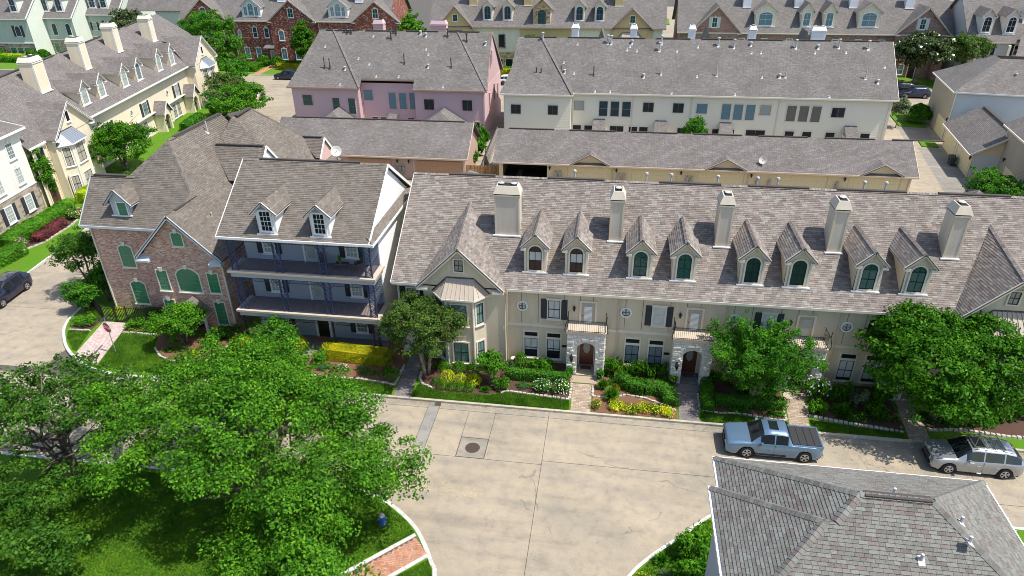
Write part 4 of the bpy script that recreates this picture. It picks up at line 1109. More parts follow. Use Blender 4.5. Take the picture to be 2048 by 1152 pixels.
def lawn(name, pts, z=0.125, mat='turf', kind='structure', t=0.2):
    m = MB(); n = len(pts)
    m.poly([(x, y, z) for x, y in pts])
    for k in range(n):
        j = (k + 1) % n; m.poly([(*pts[j], z), (*pts[k], z), (*pts[k], z - t), (*pts[j], z - t)])
    o = m.build(name, None, mat); o['kind'] = kind
    return o
def kerb(name, pts, mat='kerb_stone', w=0.17, h=0.14, close=False, seg=3.05):
    """kerb laid in short lengths along a line"""
    k = MB()
    for (a, b) in zip(pts, pts[1:]):
        L = math.hypot(b[0] - a[0], b[1] - a[1]); n = max(1, round(L / seg)); dx, dy = (b[0] - a[0]) / n, (b[1] - a[1]) / n
        for i in range(n):
            e = 0.006 / max(0.1, math.hypot(dx, dy))
            k.beam((a[0] + dx * (i + e), a[1] + dy * (i + e), h / 2 - 0.03), (a[0] + dx * (i + 1 - e), a[1] + dy * (i + 1 - e), h / 2 - 0.03), w, h + 0.06)
    o = k.build(name, None, mat); o['kind'] = 'structure'; return o
def smooth_line(pts, n=4):
    out = []
    P = [pts[0]] + list(pts) + [pts[-1]]
    for i in range(1, len(P) - 2):
        for k in range(n):
            t = k / n; a, b, c, d = P[i - 1], P[i], P[i + 1], P[i + 2]
            out.append(tuple(0.5 * (2 * b[q] + (c[q] - a[q]) * t + (2 * a[q] - 5 * b[q] + 4 * c[q] - d[q]) * t * t + (3 * b[q] - a[q] - 3 * c[q] + d[q]) * t ** 3) for q in (0, 1)))
    return out + [tuple(pts[-1])]

ARC = smooth_line([(-30.0, 34.04), (-32.2, 33.95), (-34.6, 34.2), (-36.3, 34.85), (-38.3, 36.1), (-39.9, 37.6), (-41.3, 39.6), (-41.9, 42.5), (-44.0, 56.5)])
lawn('lawn', [(40, 34.15)] + [(x + 0.0, y + 0.1) if y < 34.3 else (x + 0.09, y + 0.06) for x, y in ARC] + [(-44, 62), (-14.5, 62), (-14.5, 52), (40, 52)])
kerb('kerb', [(40, 34.12), (-30.0, 34.12)]); kerb('kerb_corner', ARC, 'kerb_pale', 0.2, seg=9)
ISL = smooth_line([(-60, 25.9), (-34.8, 25.85), (-29.3, 25.9), (-20, 25.95), (-13.4, 25.9), (-11.7, 25.6), (-10.5, 25.05), (-9.0, 23.9), (-8.1, 22.75), (-7.5, 21.75), (-7.2, 21.2), (-6.8, 18.5), (-6.7, 12)])
lawn('park_lawn', ISL + [(-60, 12)]); kerb('kerb_park', ISL, 'kerb_pale', 0.2, seg=9)
LOT = smooth_line([(22, 27.9), (10, 27.8), (7.3, 27.3), (6.0, 26.4), (4.7, 25.1), (3.3, 23.8), (2.1, 22.4), (1.2, 20.5), (0.7, 17.5), (0.6, 12)])
lawn('corner_lawn', LOT + [(22, 12)]); kerb('kerb_corner_lot', LOT, 'kerb_pale', 0.17, seg=9)
YD = [(-50.75, 46.0), (-51.6, 52), (-52.9, 60), (-56.2, 80), (-59.6, 100), (-61.5, 112), (-64, 118.5)]
lawn('yard_lawn', [(-50.0, 38), (-50.75, 46), (-51.6, 52), (-52.9, 60), (-56.2, 80), (-59.6, 100), (-61.5, 112), (-64, 118.5), (-85, 118.5), (-85, 38)]); kerb('kerb_yard', [(-50.0, 38)] + YD, 'kerb_pale', 0.18)
lawn('back_lawn', [(-150, 128.4), (60, 128.4), (60, 176), (-150, 176)], mat='turf_far'); kerb('kerb_back', [(-150, 128.3), (90, 128.3)], 'kerb_pale', 0.2)
lawn('side_lawn', [(-46.6, 78), (-47.3, 84), (-49.4, 100), (-45.9, 101), (-45.9, 78)], mat='turf_far'); lawn('alley_lawn', [(40.6, 104.2), (41.3, 110.5), (42.2, 112), (44.6, 111), (44.2, 103.7)], mat='turf'); lawn('alley_verge', [(40.3, 94.4), (40.7, 96.9), (42.6, 96.6), (42.3, 94.2)], mat='turf')
lawn('far_green', [(10.9, 203), (13.3, 200), (13.6, 212), (11.6, 213)], mat='turf_far')
m = MB(); m.poly([(38.6, 92.9, 0.006), (40.2, 96.9, 0.006), (44.0, 104.0, 0.006), (40.4, 104.2, 0.006)][:0] or [(39.1, 96.9, 0.006), (42.7, 96.7, 0.006), (44.2, 103.9, 0.006), (40.3, 104.3, 0.006)]); m.poly([(38.3, 86.6, 0.006), (41.8, 86.2, 0.006), (42.3, 94.1, 0.006), (39.7, 94.3, 0.006)]); m.poly([(36.5, 76.2, 0.006), (40.9, 75.5, 0.006), (41.7, 85.4, 0.006), (38.3, 86.2, 0.006)]); structure('driveway', m, 'concrete_drive')

# ------------------------------------------------------------------ beds, edging, walks
def bed(name, pts, mat='mulch', z=0.145): return lawn(name, pts, z, mat, t=0.03)
def edging(label, pts, step=0.3, mat='edging_stone', w=0.17, h=0.14, z=0.12):
    t = thing('bed_edging', label, 'edging', (pts[0][0], pts[0][1], z)); r = random.Random(len(pts) + int(pts[0][0] * 10))
    for a, b in zip(pts, pts[1:]):
        L = math.hypot(b[0] - a[0], b[1] - a[1]); n = max(1, round(L / step))
        for i in range(n):
            f0, f1 = i / n + 0.008, (i + 1) / n - 0.008
            p = (a[0] + (b[0] - a[0]) * f0, a[1] + (b[1] - a[1]) * f0, z + h * 0.4); q = (a[0] + (b[0] - a[0]) * f1, a[1] + (b[1] - a[1]) * f1, z + h * 0.4)
            ww = w * r.uniform(0.8, 1.3); hh = h * r.uniform(0.8, 1.3); m = MB(); m.beam(p, q, ww, hh)
            c = (Vector(p) + Vector(q)) / 2
            m.v = [(x + r.uniform(-.015, .015) + (c.x - x) * (0.15 if zz > c.z else 0), y + r.uniform(-.015, .015) + (c.y - y) * (0.2 if zz > c.z else 0), zz) for x, y, zz in m.v]
            m.build('stone', t, mat)
    return t
def pavers(name, pts4, mat, bw=0.3, bh=0.15, z=0.15, herring=False):
    """pavers laid in running bond over a quadrilateral a,b (near edge) d,c (far edge); one mesh of single pavers"""
    a, b, c, d = [Vector((*p, 0)) for p in pts4]
    L = ((d - a).length + (c - b).length) / 2; Wd = ((b - a).length + (c - d).length) / 2
    nr, nc = max(1, int(L / bh)), max(1, int(Wd / bw)); m = MB(); r = random.Random(5)
    def at(u, v): return a.lerp(b, u).lerp(d.lerp(c, u), v)
    for j in range(nr):
        for i in range(-1, nc + 1):
            u0 = (i + (0.5 if j % 2 else 0)) / nc; u1 = u0 + 1 / nc; u0, u1 = max(0, u0), min(1, u1)
            if u1 - u0 < 0.1 / nc: continue
            g2 = 0.006; zz = z + r.uniform(-.004, .004)
            q = [at(u0 + g2 / Wd, j / nr + g2 / L), at(u1 - g2 / Wd, j / nr + g2 / L), at(u1 - g2 / Wd, (j + 1) / nr - g2 / L), at(u0 + g2 / Wd, (j + 1) / nr - g2 / L)]
            m.hexa([(p.x, p.y, z - 0.05) for p in q] + [(p.x, p.y, zz) for p in q])
    base = MB(); base.poly([(p.x, p.y, z - 0.02) for p in (a, b, c, d)]); o = base.build(name, None, 'joint_dark'); o['kind'] = 'structure'
    m.build('pavers', o, mat, kind='stuff'); return o
pavers('walk', [(-13.25, 34.2), (-12.1, 34.2), (-12.35, 38.9), (-13.35, 38.9)], 'paver_grey')
pavers('walk', [(-1.62, 34.2), (-0.36, 34.2), (-0.36, 37.05), (-1.62, 37.05)], 'paver_tan'); pavers('walk', [(5.15, 34.2), (6.35, 34.2), (6.5, 37.15), (5.2, 37.15)], 'paver_grey'); pavers('walk', [(11.75, 34.2), (12.95, 34.2), (13.2, 37.15), (12.0, 37.15)], 'paver_tan'); pavers('walk', [(18.55, 34.2), (19.75, 34.2), (20.0, 37.15), (18.8, 37.15)], 'paver_tan')
pavers('entry_walk', [(-37.6, 35.75), (-35.1, 34.75), (-36.4, 40.2), (-38.5, 40.2)], 'paver_pink', 0.25, 0.13)
bed('flower_bed', [(-20.6, 40.0), (-20.3, 35.7), (-18.1, 35.55), (-16.0, 35.65), (-13.9, 35.4), (-13.45, 35.25), (-13.5, 40.4)], 'mulch_red')
bed('flower_bed', [(-12.1, 39.2), (-12.0, 36.2), (-11.6, 35.6), (-10.3, 35.1), (-7.1, 35.1), (-6.0, 35.65), (-4.3, 35.5), (-1.8, 35.3), (-1.75, 39.2)])
bed('flower_bed', [(-0.3, 39.2), (-0.3, 34.25), (5.05, 34.25), (5.1, 39.2)], 'mulch_red')
bed('flower_bed', [(6.5, 39.2), (6.5, 35.3), (7.6, 35.1), (8.7, 35.25), (10.0, 35.05), (11.2, 34.9), (11.7, 34.9), (11.9, 39.2)]); bed('flower_bed', [(13.2, 39.2), (13.1, 35.6), (14.8, 35.35), (16.5, 35.1), (18.5, 34.75), (18.7, 39.2)]); bed('flower_bed', [(20.1, 39.2), (19.95, 35.2), (22, 35.5), (24, 35.2), (30, 35.2), (30, 39.2)])
bed('flower_bed', [(-40.6, 40.9), (-40.4, 38.75), (-38.65, 38.85), (-38.8, 40.4)]); bed('flower_bed', [(-36.15, 40.3), (-36.0, 38.95), (-33.1, 38.95), (-32.3, 37.5), (-31.2, 36.4), (-30.0, 35.95), (-28.6, 36.1), (-27.6, 36.7), (-26.9, 38.3), (-26.6, 40.6)], 'mulch_red')
bed('flower_bed', [(-57.8, 50.0), (-54.9, 50.2), (-54.2, 53), (-54.4, 56.8), (-55.6, 61), (-58.5, 61)])
edging('white stone edging round the bed under the yellow hedge by the grey balcony house', [(-20.3, 35.65), (-18.1, 35.5), (-16.0, 35.6), (-13.9, 35.35), (-13.5, 35.2), (-13.45, 37.6)])
edging('white stone edging in front of the clipped green and yellow balls', [(-12.0, 37.0), (-12.0, 36.2), (-11.6, 35.6), (-10.9, 35.3)])
edging('white stone edging along the lawn strip between the grey walk and first tan walk', [(-6.3, 35.3), (-6.0, 35.6), (-4.3, 35.45), (-1.75, 35.25), (-1.72, 37.0)])
edging('white edging right of the first tan walk curving round the yellow flowers', [(-0.3, 37.0), (-0.28, 35.75), (0.8, 35.85), (1.9, 36.2), (3.0, 36.05), (4.0, 35.6), (5.0, 35.05)], mat='edging_stone', w=0.13)
edging('white edging beside the lawn left of the pickup', [(6.5, 37), (6.5, 35.3), (7.6, 35.1), (8.7, 35.25), (10.0, 35.05), (11.2, 34.9), (11.68, 34.95), (11.7, 36.8)], w=0.13); edging('shaded pale edging stones in front of the dark shrubs right of the pickup walk', [(13.15, 36.6), (13.1, 35.6), (14.8, 35.3), (16.5, 35.05), (18.45, 34.75)], w=0.2); edging('shaded edging stones under the big tree behind the silver car', [(19.95, 35.2), (22, 35.5), (24, 35.2), (26, 35.2)], w=0.2)
edging('straight stone edging beside the pink entry walk of the brick house', [(-40.4, 38.7), (-38.6, 38.8)], 0.6, w=0.14); edging('stone edging across the front lawn of the rose brick house', [(-36.0, 38.9), (-33.1, 38.9)], 0.6, w=0.14); edging('curved stone edging round the bushy bed of the rose brick house', [(-32.3, 37.3), (-31.2, 36.3), (-30.0, 35.85), (-28.6, 36.0), (-27.6, 36.6), (-26.9, 38.3)], 0.5, w=0.15); edging('pale stone edging beside the purple hedge at the white house', [(-57.8, 49.9), (-54.9, 50.1), (-54.1, 53), (-54.3, 56.8), (-55.4, 61)], 0.6)
# herringbone brick path in the park with pale concrete borders
A0, A1, B0, B1 = Vector((-8.72, 23.3)), Vector((-12.2, 19.9)), Vector((-7.78, 22.15)), Vector((-11.4, 18.6))
path = MB(); path.poly([(*A0, 0.13), (*A1, 0.13), (*B1, 0.13), (*B0, 0.13)]); path = structure('brick_path', path, 'joint_dark')
for p, q in ((A0, A1), (B0, B1)):
    for i in range(4):
        a = p.lerp(q, i / 4 + 0.002); b = p.lerp(q, (i + 1) / 4 - 0.002); MB().beam((*a, 0.13), (*b, 0.13), 0.2, 0.08).build('path_border', path, 'kerb_pale')
d = (A1 - A0).normalized(); nrm = Vector((d.y, -d.x)); nrm = -nrm if (B0 - A0).dot(nrm) < 0 else nrm; wid = (B0 - A0).dot(nrm) - 0.14; brick = None; rest = MB(); nb_ = 0; bx, by = 0.2, 0.1
bm_ = MB().box(0.004, 0.004, 0, bx - 0.004, by - 0.004, 0.05).mesh('brick', 'brick_orange')
cands = []
for i in range(-34, 80):
    for j in range(-34, 80):
        for kk in (0, 1):   # herringbone unit, turned 45 degrees
            if (i - j) % 4 == 0 and kk == 0: u, v, h = i * 0.1, j * 0.1, 0
            elif (i - j) % 4 == 0 and kk == 1: u, v, h = i * 0.1 + 0.2 + 0.1, j * 0.1, 1
            else: continue
            c45 = 0.70710678; cu, cv = (u + (0.1 if h == 0 else 0.05), v + (0.05 if h == 0 else 0.1))
            s_, w_ = (cu - cv) * c45, (cu + cv) * c45
            if 0.12 < w_ < wid - 0.02 and 0.05 < s_ < 4.4:
                cands.append((s_, w_, h))
org = A0 + nrm * 0.07
for s_, w_, h in cands:
    c = org + d * s_ + nrm * w_; base = atan2(d.y, d.x); ang = base + (-pi / 4 if h else pi / 4) * (1 if (d.x * nrm.y - d.y * nrm.x) > 0 else -1)
    M = Matrix.Translation((c.x, c.y, 0.118)) @ Matrix.Rotation(ang, 4, 'Z') @ Matrix.Translation((-0.1, -0.05, 0))
    if nb_ < 300: link('brick', bm_, path, mw=M); nb_ += 1
    else:
        P = [M @ Vector(q) for q in ((.004, .004, 0), (.196, .004, 0), (.196, .096, 0), (.004, .096, 0), (.004, .004, .05), (.196, .004, .05), (.196, .096, .05), (.004, .096, .05))]; rest.hexa(P)
if rest.f: rest.build('brick_field', path, 'brick_orange', kind='stuff')
# ================================================================== A: the tan stucco townhouse row
A = thing('townhouse_row', 'tan stucco townhouse row with arched dormers, tall chimneys and white stone porches facing the road', 'townhouse row', (4, 39.3, 0))
S_, RZ = 0.68, 6.08 - 0.68 * 38.85       # front roof plane z = RZ + S_*y
zr_ = lambda y: RZ + S_ * y
YR, ZR = 46.3, zr_(46.3)
roof = MB(); F_, B_ = gable_planes(-14.25, 28.6, 38.85, YR, 53.75, 6.08, ZR)
roof.slab(F_, 0.12); roof.slab(B_, 0.12); roof = roof.build('roof', A, 'underlay_mauve')
sh = Shingler(roof, 'shingle_mauve'); sh.add(F_)
# walls
m = MB()
m.poly([(-6.5, 39.3, 0), (21.2, 39.3, 0), (21.2, 39.3, 6.02), (-6.5, 39.3, 6.02)])
m.poly([(-12.0, 38.75, 0), (-6.45, 38.75, 0), (-6.45, 38.75, 6.1), (-12.0, 38.75, 6.1)]); m.poly([(-6.45, 38.75, 0), (-6.45, 39.35, 0), (-6.45, 39.35, 6.1), (-6.45, 38.75, 6.1)]); m.poly([(-12.0, 39.35, 0), (-12.0, 38.75, 0), (-12.0, 38.75, 6.1), (-12.0, 39.35, 6.1)])
m.poly([(21.1, 38.75, 0), (28.2, 38.75, 0), (28.2, 38.75, 6.1), (21.1, 38.75, 6.1)]); m.poly([(21.1, 39.35, 0), (21.1, 38.75, 0), (21.1, 38.75, 6.1), (21.1, 39.35, 6.1)])
for x in (-14.0, 28.2):
    P = [(x, 39.3, 0), (x, 53.3, 0), (x, 53.3, 6.0), (x, YR, ZR - 0.13), (x, 39.3, 6.25)]; m.poly(P if x > 0 else P[::-1])
m.poly([(28.2, 53.3, 0), (-14, 53.3, 0), (-14, 53.3, 6.02), (28.2, 53.3, 6.02)])
for k in range(5):      # control joints in the stucco
    for dx in (0.42, 1.55, 3.3, 4.35, 5.2):
        x = -5.83 + 6.91 * k + dx
        if x < 21: m.box(x, 39.288, 3.3, x + 0.025, 39.3, 5.95, 1)
m.build('wall', A, ['stucco_tan', 'joint_dark'])
m = MB()
for x0, x1, y in ((-6.44, 21.08, 39.3),):
    m.box(x0, y - 0.06, 3.02, x1, y - 0.001, 3.22)
m.box(-6.62, 38.69, 3.02, -6.44, 38.75, 3.2); m.build('belt_course', A, 'trim_cream')
m = MB(); m.box(-6.4, 38.8, 5.9, 21.05, 38.9, 6.07); m.box(-14.25, 38.8, 5.9, -12.3, 38.9, 6.07); m.box(-6.4, 38.9, 5.93, 21.05, 39.3, 5.97); m.box(-14.2, 38.9, 5.93, -12, 39.3, 5.97); m.build('gutter', A, 'trim_cream')
m = MB(); m.beam((-14.27, 38.85, 5.98), (-14.27, YR, ZR - 0.1), 0.05, 0.2); m.beam((-14.27, 53.75, 5.98), (-14.27, YR, ZR - 0.1), 0.05, 0.2); m.build('rake_board', A, 'trim_cream')
st = MB(); st.poly([(-14.0, 39.3, 0), (-12.0, 39.3, 0), (-12.0, 39.3, 6.0), (-14.0, 39.3, 6.0)]); st = st.build('stone_wall', A, 'limestone'); stones(st, -13.99, -12.02, 39.295, 3.0, 5.95, r=random.Random(4), t=0.03)
window(A, -12.9, 39.25, 4.25, 1.0, 1.3, trim='trim_cream', sash='frame_black', glass='glass_dark', blind='blind_tan', shut='shutter_black', sill=True)
# cross gables with bays
for xc in (-9.42, 24.0):
    for P in cross_gable(A, xc, 2.95, 38.3, 6.12, 9.02, RZ, S_, 'stucco_tan', 'underlay_mauve', 'trim_cream', 38.75, 6.0, tip=(xc + (-.3 if xc < 0 else .4), 44.4)): sh.add(P)
    window(A, xc - 0.05, 38.745, 7.12, 0.78, 1.05, glass='glass_dark', blind='blind_tan', tw=0.1, sill=False)
    bay(A, xc, 38.75, 1.85, 3.3, 0.72, 0.1, 5.62, 'stucco_tan', 'trim_cream', 'metal_roof_tan', 6.72, [(0.45, 1.75), (3.45, 1.75)], 'glass_teal', 'blind_white')
q = MB(); ridge_caps(q, (-14.25, YR, ZR), (28.6, YR, ZR), 0.17, 0.09)
for xc in (-9.42, 24.0): ridge_caps(q, (xc, 38.3, 9.02), (xc + (-.3 if xc < 0 else .4), 44.4, zr_(44.4)))
q.build('ridge_cap', roof, 'shingle_mauve', kind='stuff')
for x0, x1 in ((-11.6, -8.2), (-4.4, -0.4), (3.4, 7.6), (9.4, 13.4), (15.2, 19.6), (21.6, 26)): MB().box(x0, YR - 0.13, ZR - 0.02, x1, YR + 0.13, ZR + 0.09).build('ridge_vent', roof, 'ridge_vent')
# dormers, chimneys
SETS = [(-4.57, -1.87, dict(glass='glass_dark', blind='blind_white', bf=0.5, back='room_brown')), (2.25, 5.02, dict(glass='glass_teal', back='room_teal')), (9.22, 12.0, dict(glass='glass_navy', back='room_teal')), (16.15, 18.94, dict(glass='glass_teal', blind='blind_tan', back='room_dark'))]
for xa, xb, kw in SETS:
    for x in (xa, xb):
        dormer(A, x, 40.0, 6.87, 1.5, 8.72, 9.68, RZ, S_, 'stucco_tan', 'underlay_mauve', 'trim_cream', sh, 0.2, 0.28)
        window(A, x, 39.985, 6.93, 1.05, 1.95, trim='trim_cream', arch=0.5, tw=0.1, **kw)
        q = MB(); ridge_caps(q, (x, 39.7, 9.69), (x, 43.9, 9.69), 0.15, 0.11); q.build('dormer_ridge', A, 'shingle_mauve', kind='stuff')
chimney(A, -7.62, -5.92, 42.22, 43.3, zr_(42.22), zr_(43.3), 11.32, 'stucco_chimney', 'stucco_tan', 'stucco_chimney', 2)
for x in (0.13, 7.07, 14.08, 21.05): chimney(A, x, x + 0.9, 42.2, 43.5, zr_(42.2), zr_(43.5), 11.28, 'stucco_chimney', 'stucco_tan', 'stucco_chimney', 1)
for x, y in ((-10.81, 40.96), (2.6, 41.6), (9.6, 42.2), (16.3, 42.6)): vent_pipe(A, x, y, zr_(y), 0.35, 0.04)
for x in (-2.55, 2.52, 4.24, 7.42, 10.09, 11.44, 17.08, 18.46): vent_pipe(A, x, 46.9, ZR - 0.4, 0.75, 0.06, 1)
for x in (-12.2, 29.0):     # rear wings whose hips peep over the ridge
    q = MB(); pk = (x, 56, 8.1)
    for a, b in (((-2.6, 52.5), (2.6, 52.5)), ((2.6, 52.5), (2.6, 59)), ((2.6, 59), (-2.6, 59)), ((-2.6, 59), (-2.6, 52.5))): q.poly([(x + a[0], a[1], 5.9), (x + b[0], b[1], 5.9), pk])
    q.box(x - 2.3, 53.3, 0, x + 2.3, 58.7, 5.92, 1); q.build('rear_wing', A, ['roof_far_mauve', 'stucco_tan'])
# every unit
ds = MB()
for k in range(4):
    o = 6.91 * k
    round_window(A, -5.34 + o, 39.3, 4.6, 0.38, trim='trim_white')
    window(A, -3.2 + o, 39.3, 3.72, 0.95, 1.52, trim='trim_cream', sash='frame_black' if k in (0, 3) else 'trim_cream', glass='glass_dark', blind='blind_white', shut='shutter_slate', tw=0.07, head=True)
    door(A, -0.92 + o, 39.3, 3.3, 1.15, 2.0, blind='blind_white' if k != 2 else None, leaf='door_tan', trim='trim_cream')
    lantern(A, -1.85 + o, 39.29, 4.75, 0.8)
    for x in (-4.75, -3.18):
        window(A, x + o, 39.3, 0.45, 1.08, 1.72, trim='trim_cream', glass=('glass_dark', 'glass_blue', 'glass_navy', 'glass_dark')[k], blind='blind_white' if k != 2 else 'blind_tan', bf=0.62 if k == 0 else 0.9, tw=0.09)
        window(A, x + o, 39.299, 2.17, 1.08, 0.5, trim='trim_cream', glass='glass_navy', nx=1, ny=1, tw=0.09, sill=False)
    if k < 3: downspout(ds, 1.08 + o, 39.3, 0.1, 5.9)
    # porch
    px0, px1 = -2.2 + o, 0.3 + o; ax0, ax1 = -1.5 + o, -0.3 + o
    pm = MB(); arch_wall(pm, px0, px1, 38.0, 38.45, 0.0, 3.5, ax0, ax1, 2.8, 0.35); pm.box(px0, 38.45, 0, px0 + 0.42, 39.29, 3.49); pm.box(px1 - 0.42, 38.45, 0, px1, 39.29, 3.49)
    porch = pm.build('porch', A, 'limestone')
    hole = lambda x, z, a=ax0, b=ax1: a < x < b and z < 2.45 + 0.35 * sqrt(max(0, 1 - ((x - (a + b) / 2) / 0.6) ** 2)) + 0.02
    stones(porch, px0, px1, 38.0, 0.02, 3.42, hole, r=random.Random(k), t=0.045); stones(porch, 38.0, 39.2, px1, 0.02, 3.42, face='y', r=random.Random(k + 9), n=-1, t=0.04)
    s = MB(); s.box(px0 - 0.08, 37.92, 3.5, px1 + 0.08, 39.25, 3.62); s.box(px0 - 0.02, 37.97, 3.4, px1 + 0.02, 38.0, 3.5, 1); s.build('balcony_slab', porch, ['deck_tan', 'limestone'])
    r = MB()
    for z in (3.72, 4.5): r.tube([(px0, 39.2, z), (px0 - 0.02, 38.1, z), (px0 + 0.05, 37.96, z), (px1 - 0.05, 37.96, z), (px1 + 0.02, 38.1, z), (px1, 39.2, z)], 0.022, 5)
    for i in range(20): x = px0 + 0.1 + (px1 - px0 - 0.2) * i / 19; r.tube([(x, 37.96, 3.62), (x, 37.9, 3.85), (x, 37.96, 4.5)], 0.011, 4)
    for sx in (px0, px1):
        for i in range(6): r.cyl((sx, 38.2 + i * 0.18, 3.62), (sx, 38.2 + i * 0.18, 4.5), 0.011, 0.011, 4)
        sg = -1 if sx == px0 else 1; r.tube([(sx, 37.98, 3.5), (sx + sg * 0.16, 37.93, 3.75), (sx + sg * 0.12, 37.95, 4.15), (sx + sg * 0.02, 37.97, 4.5), (sx + sg * 0.05, 37.97, 4.95)], 0.025, 5)
    r.build('railing', porch, 'metal_black')
    door(A, (ax0 + ax1) / 2, 39.29, 0.22, 1.1, 2.35, trim='trim_cream', leaf='door_wood', glass='glass_pale', oval=True, tw=0.07)
    lantern(porch, px0 + 0.35, 37.93, 1.75, 1.1)
    MB().box(px0 - 0.4, 39.24, 1.5, px0 - 0.05, 39.299, 1.66).build('address_plaque', A, 'metal_black')
    f = MB(); f.box(ax0 - 0.0, 38.0, 0.02, ax1, 39.28, 0.2); f.box(ax0 - 0.35, 37.15, 0.02, ax1 + 0.35, 37.92, 0.17); f.build('step', porch, 'paver_grey' if k == 1 else 'paver_tan')
    MB().box(ax0 + 0.25, 38.7, 0.201, ax1 - 0.25, 39.1, 0.225).build('doormat', porch, 'wicker')
downspout(ds, -6.32, 38.75, 0.1, 6.0); ds.build('downspout', A, 'trim_tan')
sh.finish()

# ================================================================== B: three-tier balcony house
B = thing('balcony_house', 'blue grey three storey house with full width iron balconies and two dormers', 'house', (-20.6, 40.4, 0))
SB, RB = 0.68, 9.1 - 0.68 * 38.2; zb_ = lambda y: RB + SB * y; YB = 43.5; ZB = zb_(YB)
F_, B_ = gable_planes(-25.85, -15.2, 38.2, YB, 48.4, 9.1, ZB, ZB - SB * 4.9)
roof = MB(); roof.slab(F_, 0.14); roof.slab(B_, 0.14); roof = roof.build('roof', B, 'underlay_brown')
sh = Shingler(roof, 'shingle_brown', w=(0.26, 0.31, 0.36)); sh.add(F_)
q = MB(); ridge_caps(q, (-25.85, YB, ZB), (-15.2, YB, ZB)); q.build('ridge_cap', roof, 'shingle_brown', kind='stuff')
MB().box(-24.6, YB - 0.1, ZB - 0.02, -17.2, YB + 0.14, ZB + 0.1).build('ridge_vent', roof, 'ridge_vent')
m = MB(); m.box(-25.9, 38.1, 8.92, -15.0, 38.2, 9.09); m.beam((-15.22, 38.2, 9.02), (-15.22, YB, ZB - 0.06), 0.05, 0.2); m.beam((-15.22, 48.4, ZB - SB * 4.9 - 0.06), (-15.22, YB, ZB - 0.06), 0.05, 0.2); m.beam((-25.87, 38.2, 9.02), (-25.87, YB, ZB - 0.06), 0.05, 0.2); m.build('fascia', B, 'trim_white')
# walls
m = MB(); m.poly([(-25.3, 40.4, 0), (-15.45, 40.4, 0), (-15.45, 40.4, 9.6), (-25.3, 40.4, 9.6)])
m.poly([(-25.3, 48, 0), (-25.3, 40.4, 0), (-25.3, 40.4, 10), (-25.3, YB, ZB - 0.15), (-25.3, 48, 9.2)]); m.poly([(-15.45, 48, 0), (-25.3, 48, 0), (-25.3, 48, 9.2), (-15.45, 48, 9.2)])
m.build('wall', B, 'siding_bluegrey'); siding(B, -25.29, -15.46, 40.4, 0.2, 9.0, 'siding_bluegrey', 0.2)
m = MB(); m.poly([(-15.45, 40.4, 0), (-15.45, 48, 0), (-15.45, 48, 9.3), (-15.45, 40.4, 9.3)]); m.poly([(-15.45, 38.6, 9.3), (-15.45, 48, 9.3), (-15.45, YB, ZB - 0.15)]); m.build('side_wall', B, 'siding_white')
siding(B, 40.42, 48, -15.45, 0.2, 9.2, 'siding_white', 0.2, axis='y')
m = MB(); m.poly([(-14.98, 38.15, 9.05), (-14.98, 48.3, 9.05), (-15.45, 48.3, 9.42), (-15.45, 38.5, 9.42)]); P_ = [(-14.98, 38.15, 9.05), (-14.98, 48.3, 9.05), (-15.44, 48.3, 9.42), (-15.44, 38.5, 9.42)]; m.build('pent_roof', B, 'underlay_brown'); sh.add(P_)
m = MB(); m.box(-15.02, 38.1, 8.88, -14.93, 48.35, 9.05); m.build('pent_gutter', B, 'trim_white'); m = MB(); m.poly([(-15.44, 38.5, 8.9), (-15.44, 48.3, 8.9), (-15.0, 48.3, 8.9), (-15.0, 38.3, 8.9)][::-1]); m.build('soffit', B, 'trim_white')
for x in (-22.25, -18.55):
    dormer(B, x, 38.55, 9.33, 1.25, 10.78, 11.62, RB, SB, 'siding_bluegrey', 'underlay_brown', 'trim_white', sh, 0.28, 0.28, side='siding_white', ret=False)
    window(B, x, 38.54, 9.42, 0.95, 1.6, trim='trim_white', sash='frame_white', glass='glass_navy', nx=3, ny=4, tw=0.08, sill=False)
# decks
Z2, Z3 = 3.3, 6.42; COLX = [-25.2, -21.95, -18.75, -15.6]
for z in (Z2, Z3):
    m = MB(); m.box(-25.75, 38.3, z - 0.14, -15.15, 40.39, z); m.box(-25.6, 38.45, z - 0.5, -15.3, 38.62, z - 0.14, 1); m.box(-15.45, 38.62, z - 0.5, -15.3, 40.39, z - 0.14, 1); m.box(-25.6, 38.62, z - 0.5, -25.45, 40.39, z - 0.14, 1); m.box(-25.3, 38.66, z + 0.001, -15.5, 40.36, z + 0.012, 2)
    m.build('balcony_deck', B, ['deck_tan', 'beam_grey', 'deck_floor'])
    r = MB()
    for a, b in zip(COLX, COLX[1:]):
        for zz in (z + 0.1, z + 0.92): r.beam((a + 0.2, 38.52, zz), (b - 0.2, 38.52, zz), 0.04, 0.04)
        n = int((b - a - 0.4) / 0.11)
        for i in range(n): x = a + 0.25 + i * (b - a - 0.5) / (n - 1); r.box(x - 0.008, 38.512, z + 0.1, x + 0.008, 38.528, z + 0.92)
    for x in (-25.3, -15.52):
        for zz in (z + 0.1, z + 0.92): r.beam((x, 38.6, zz), (x, 40.38, zz), 0.04, 0.04)
        for i in range(15): r.box(x - 0.008, 38.62 + i * 0.12, z + 0.1, x + 0.008, 38.636 + i * 0.12, z + 0.92)
    r.build('railing', B, 'iron_blue')
m = MB(); m.box(-25.5, 38.42, 0, -15.3, 40.39, 0.16); m.box(-21.3, 37.9, 0, -19.6, 38.4, 0.14); m.build('porch_floor', B, 'paver_grey')
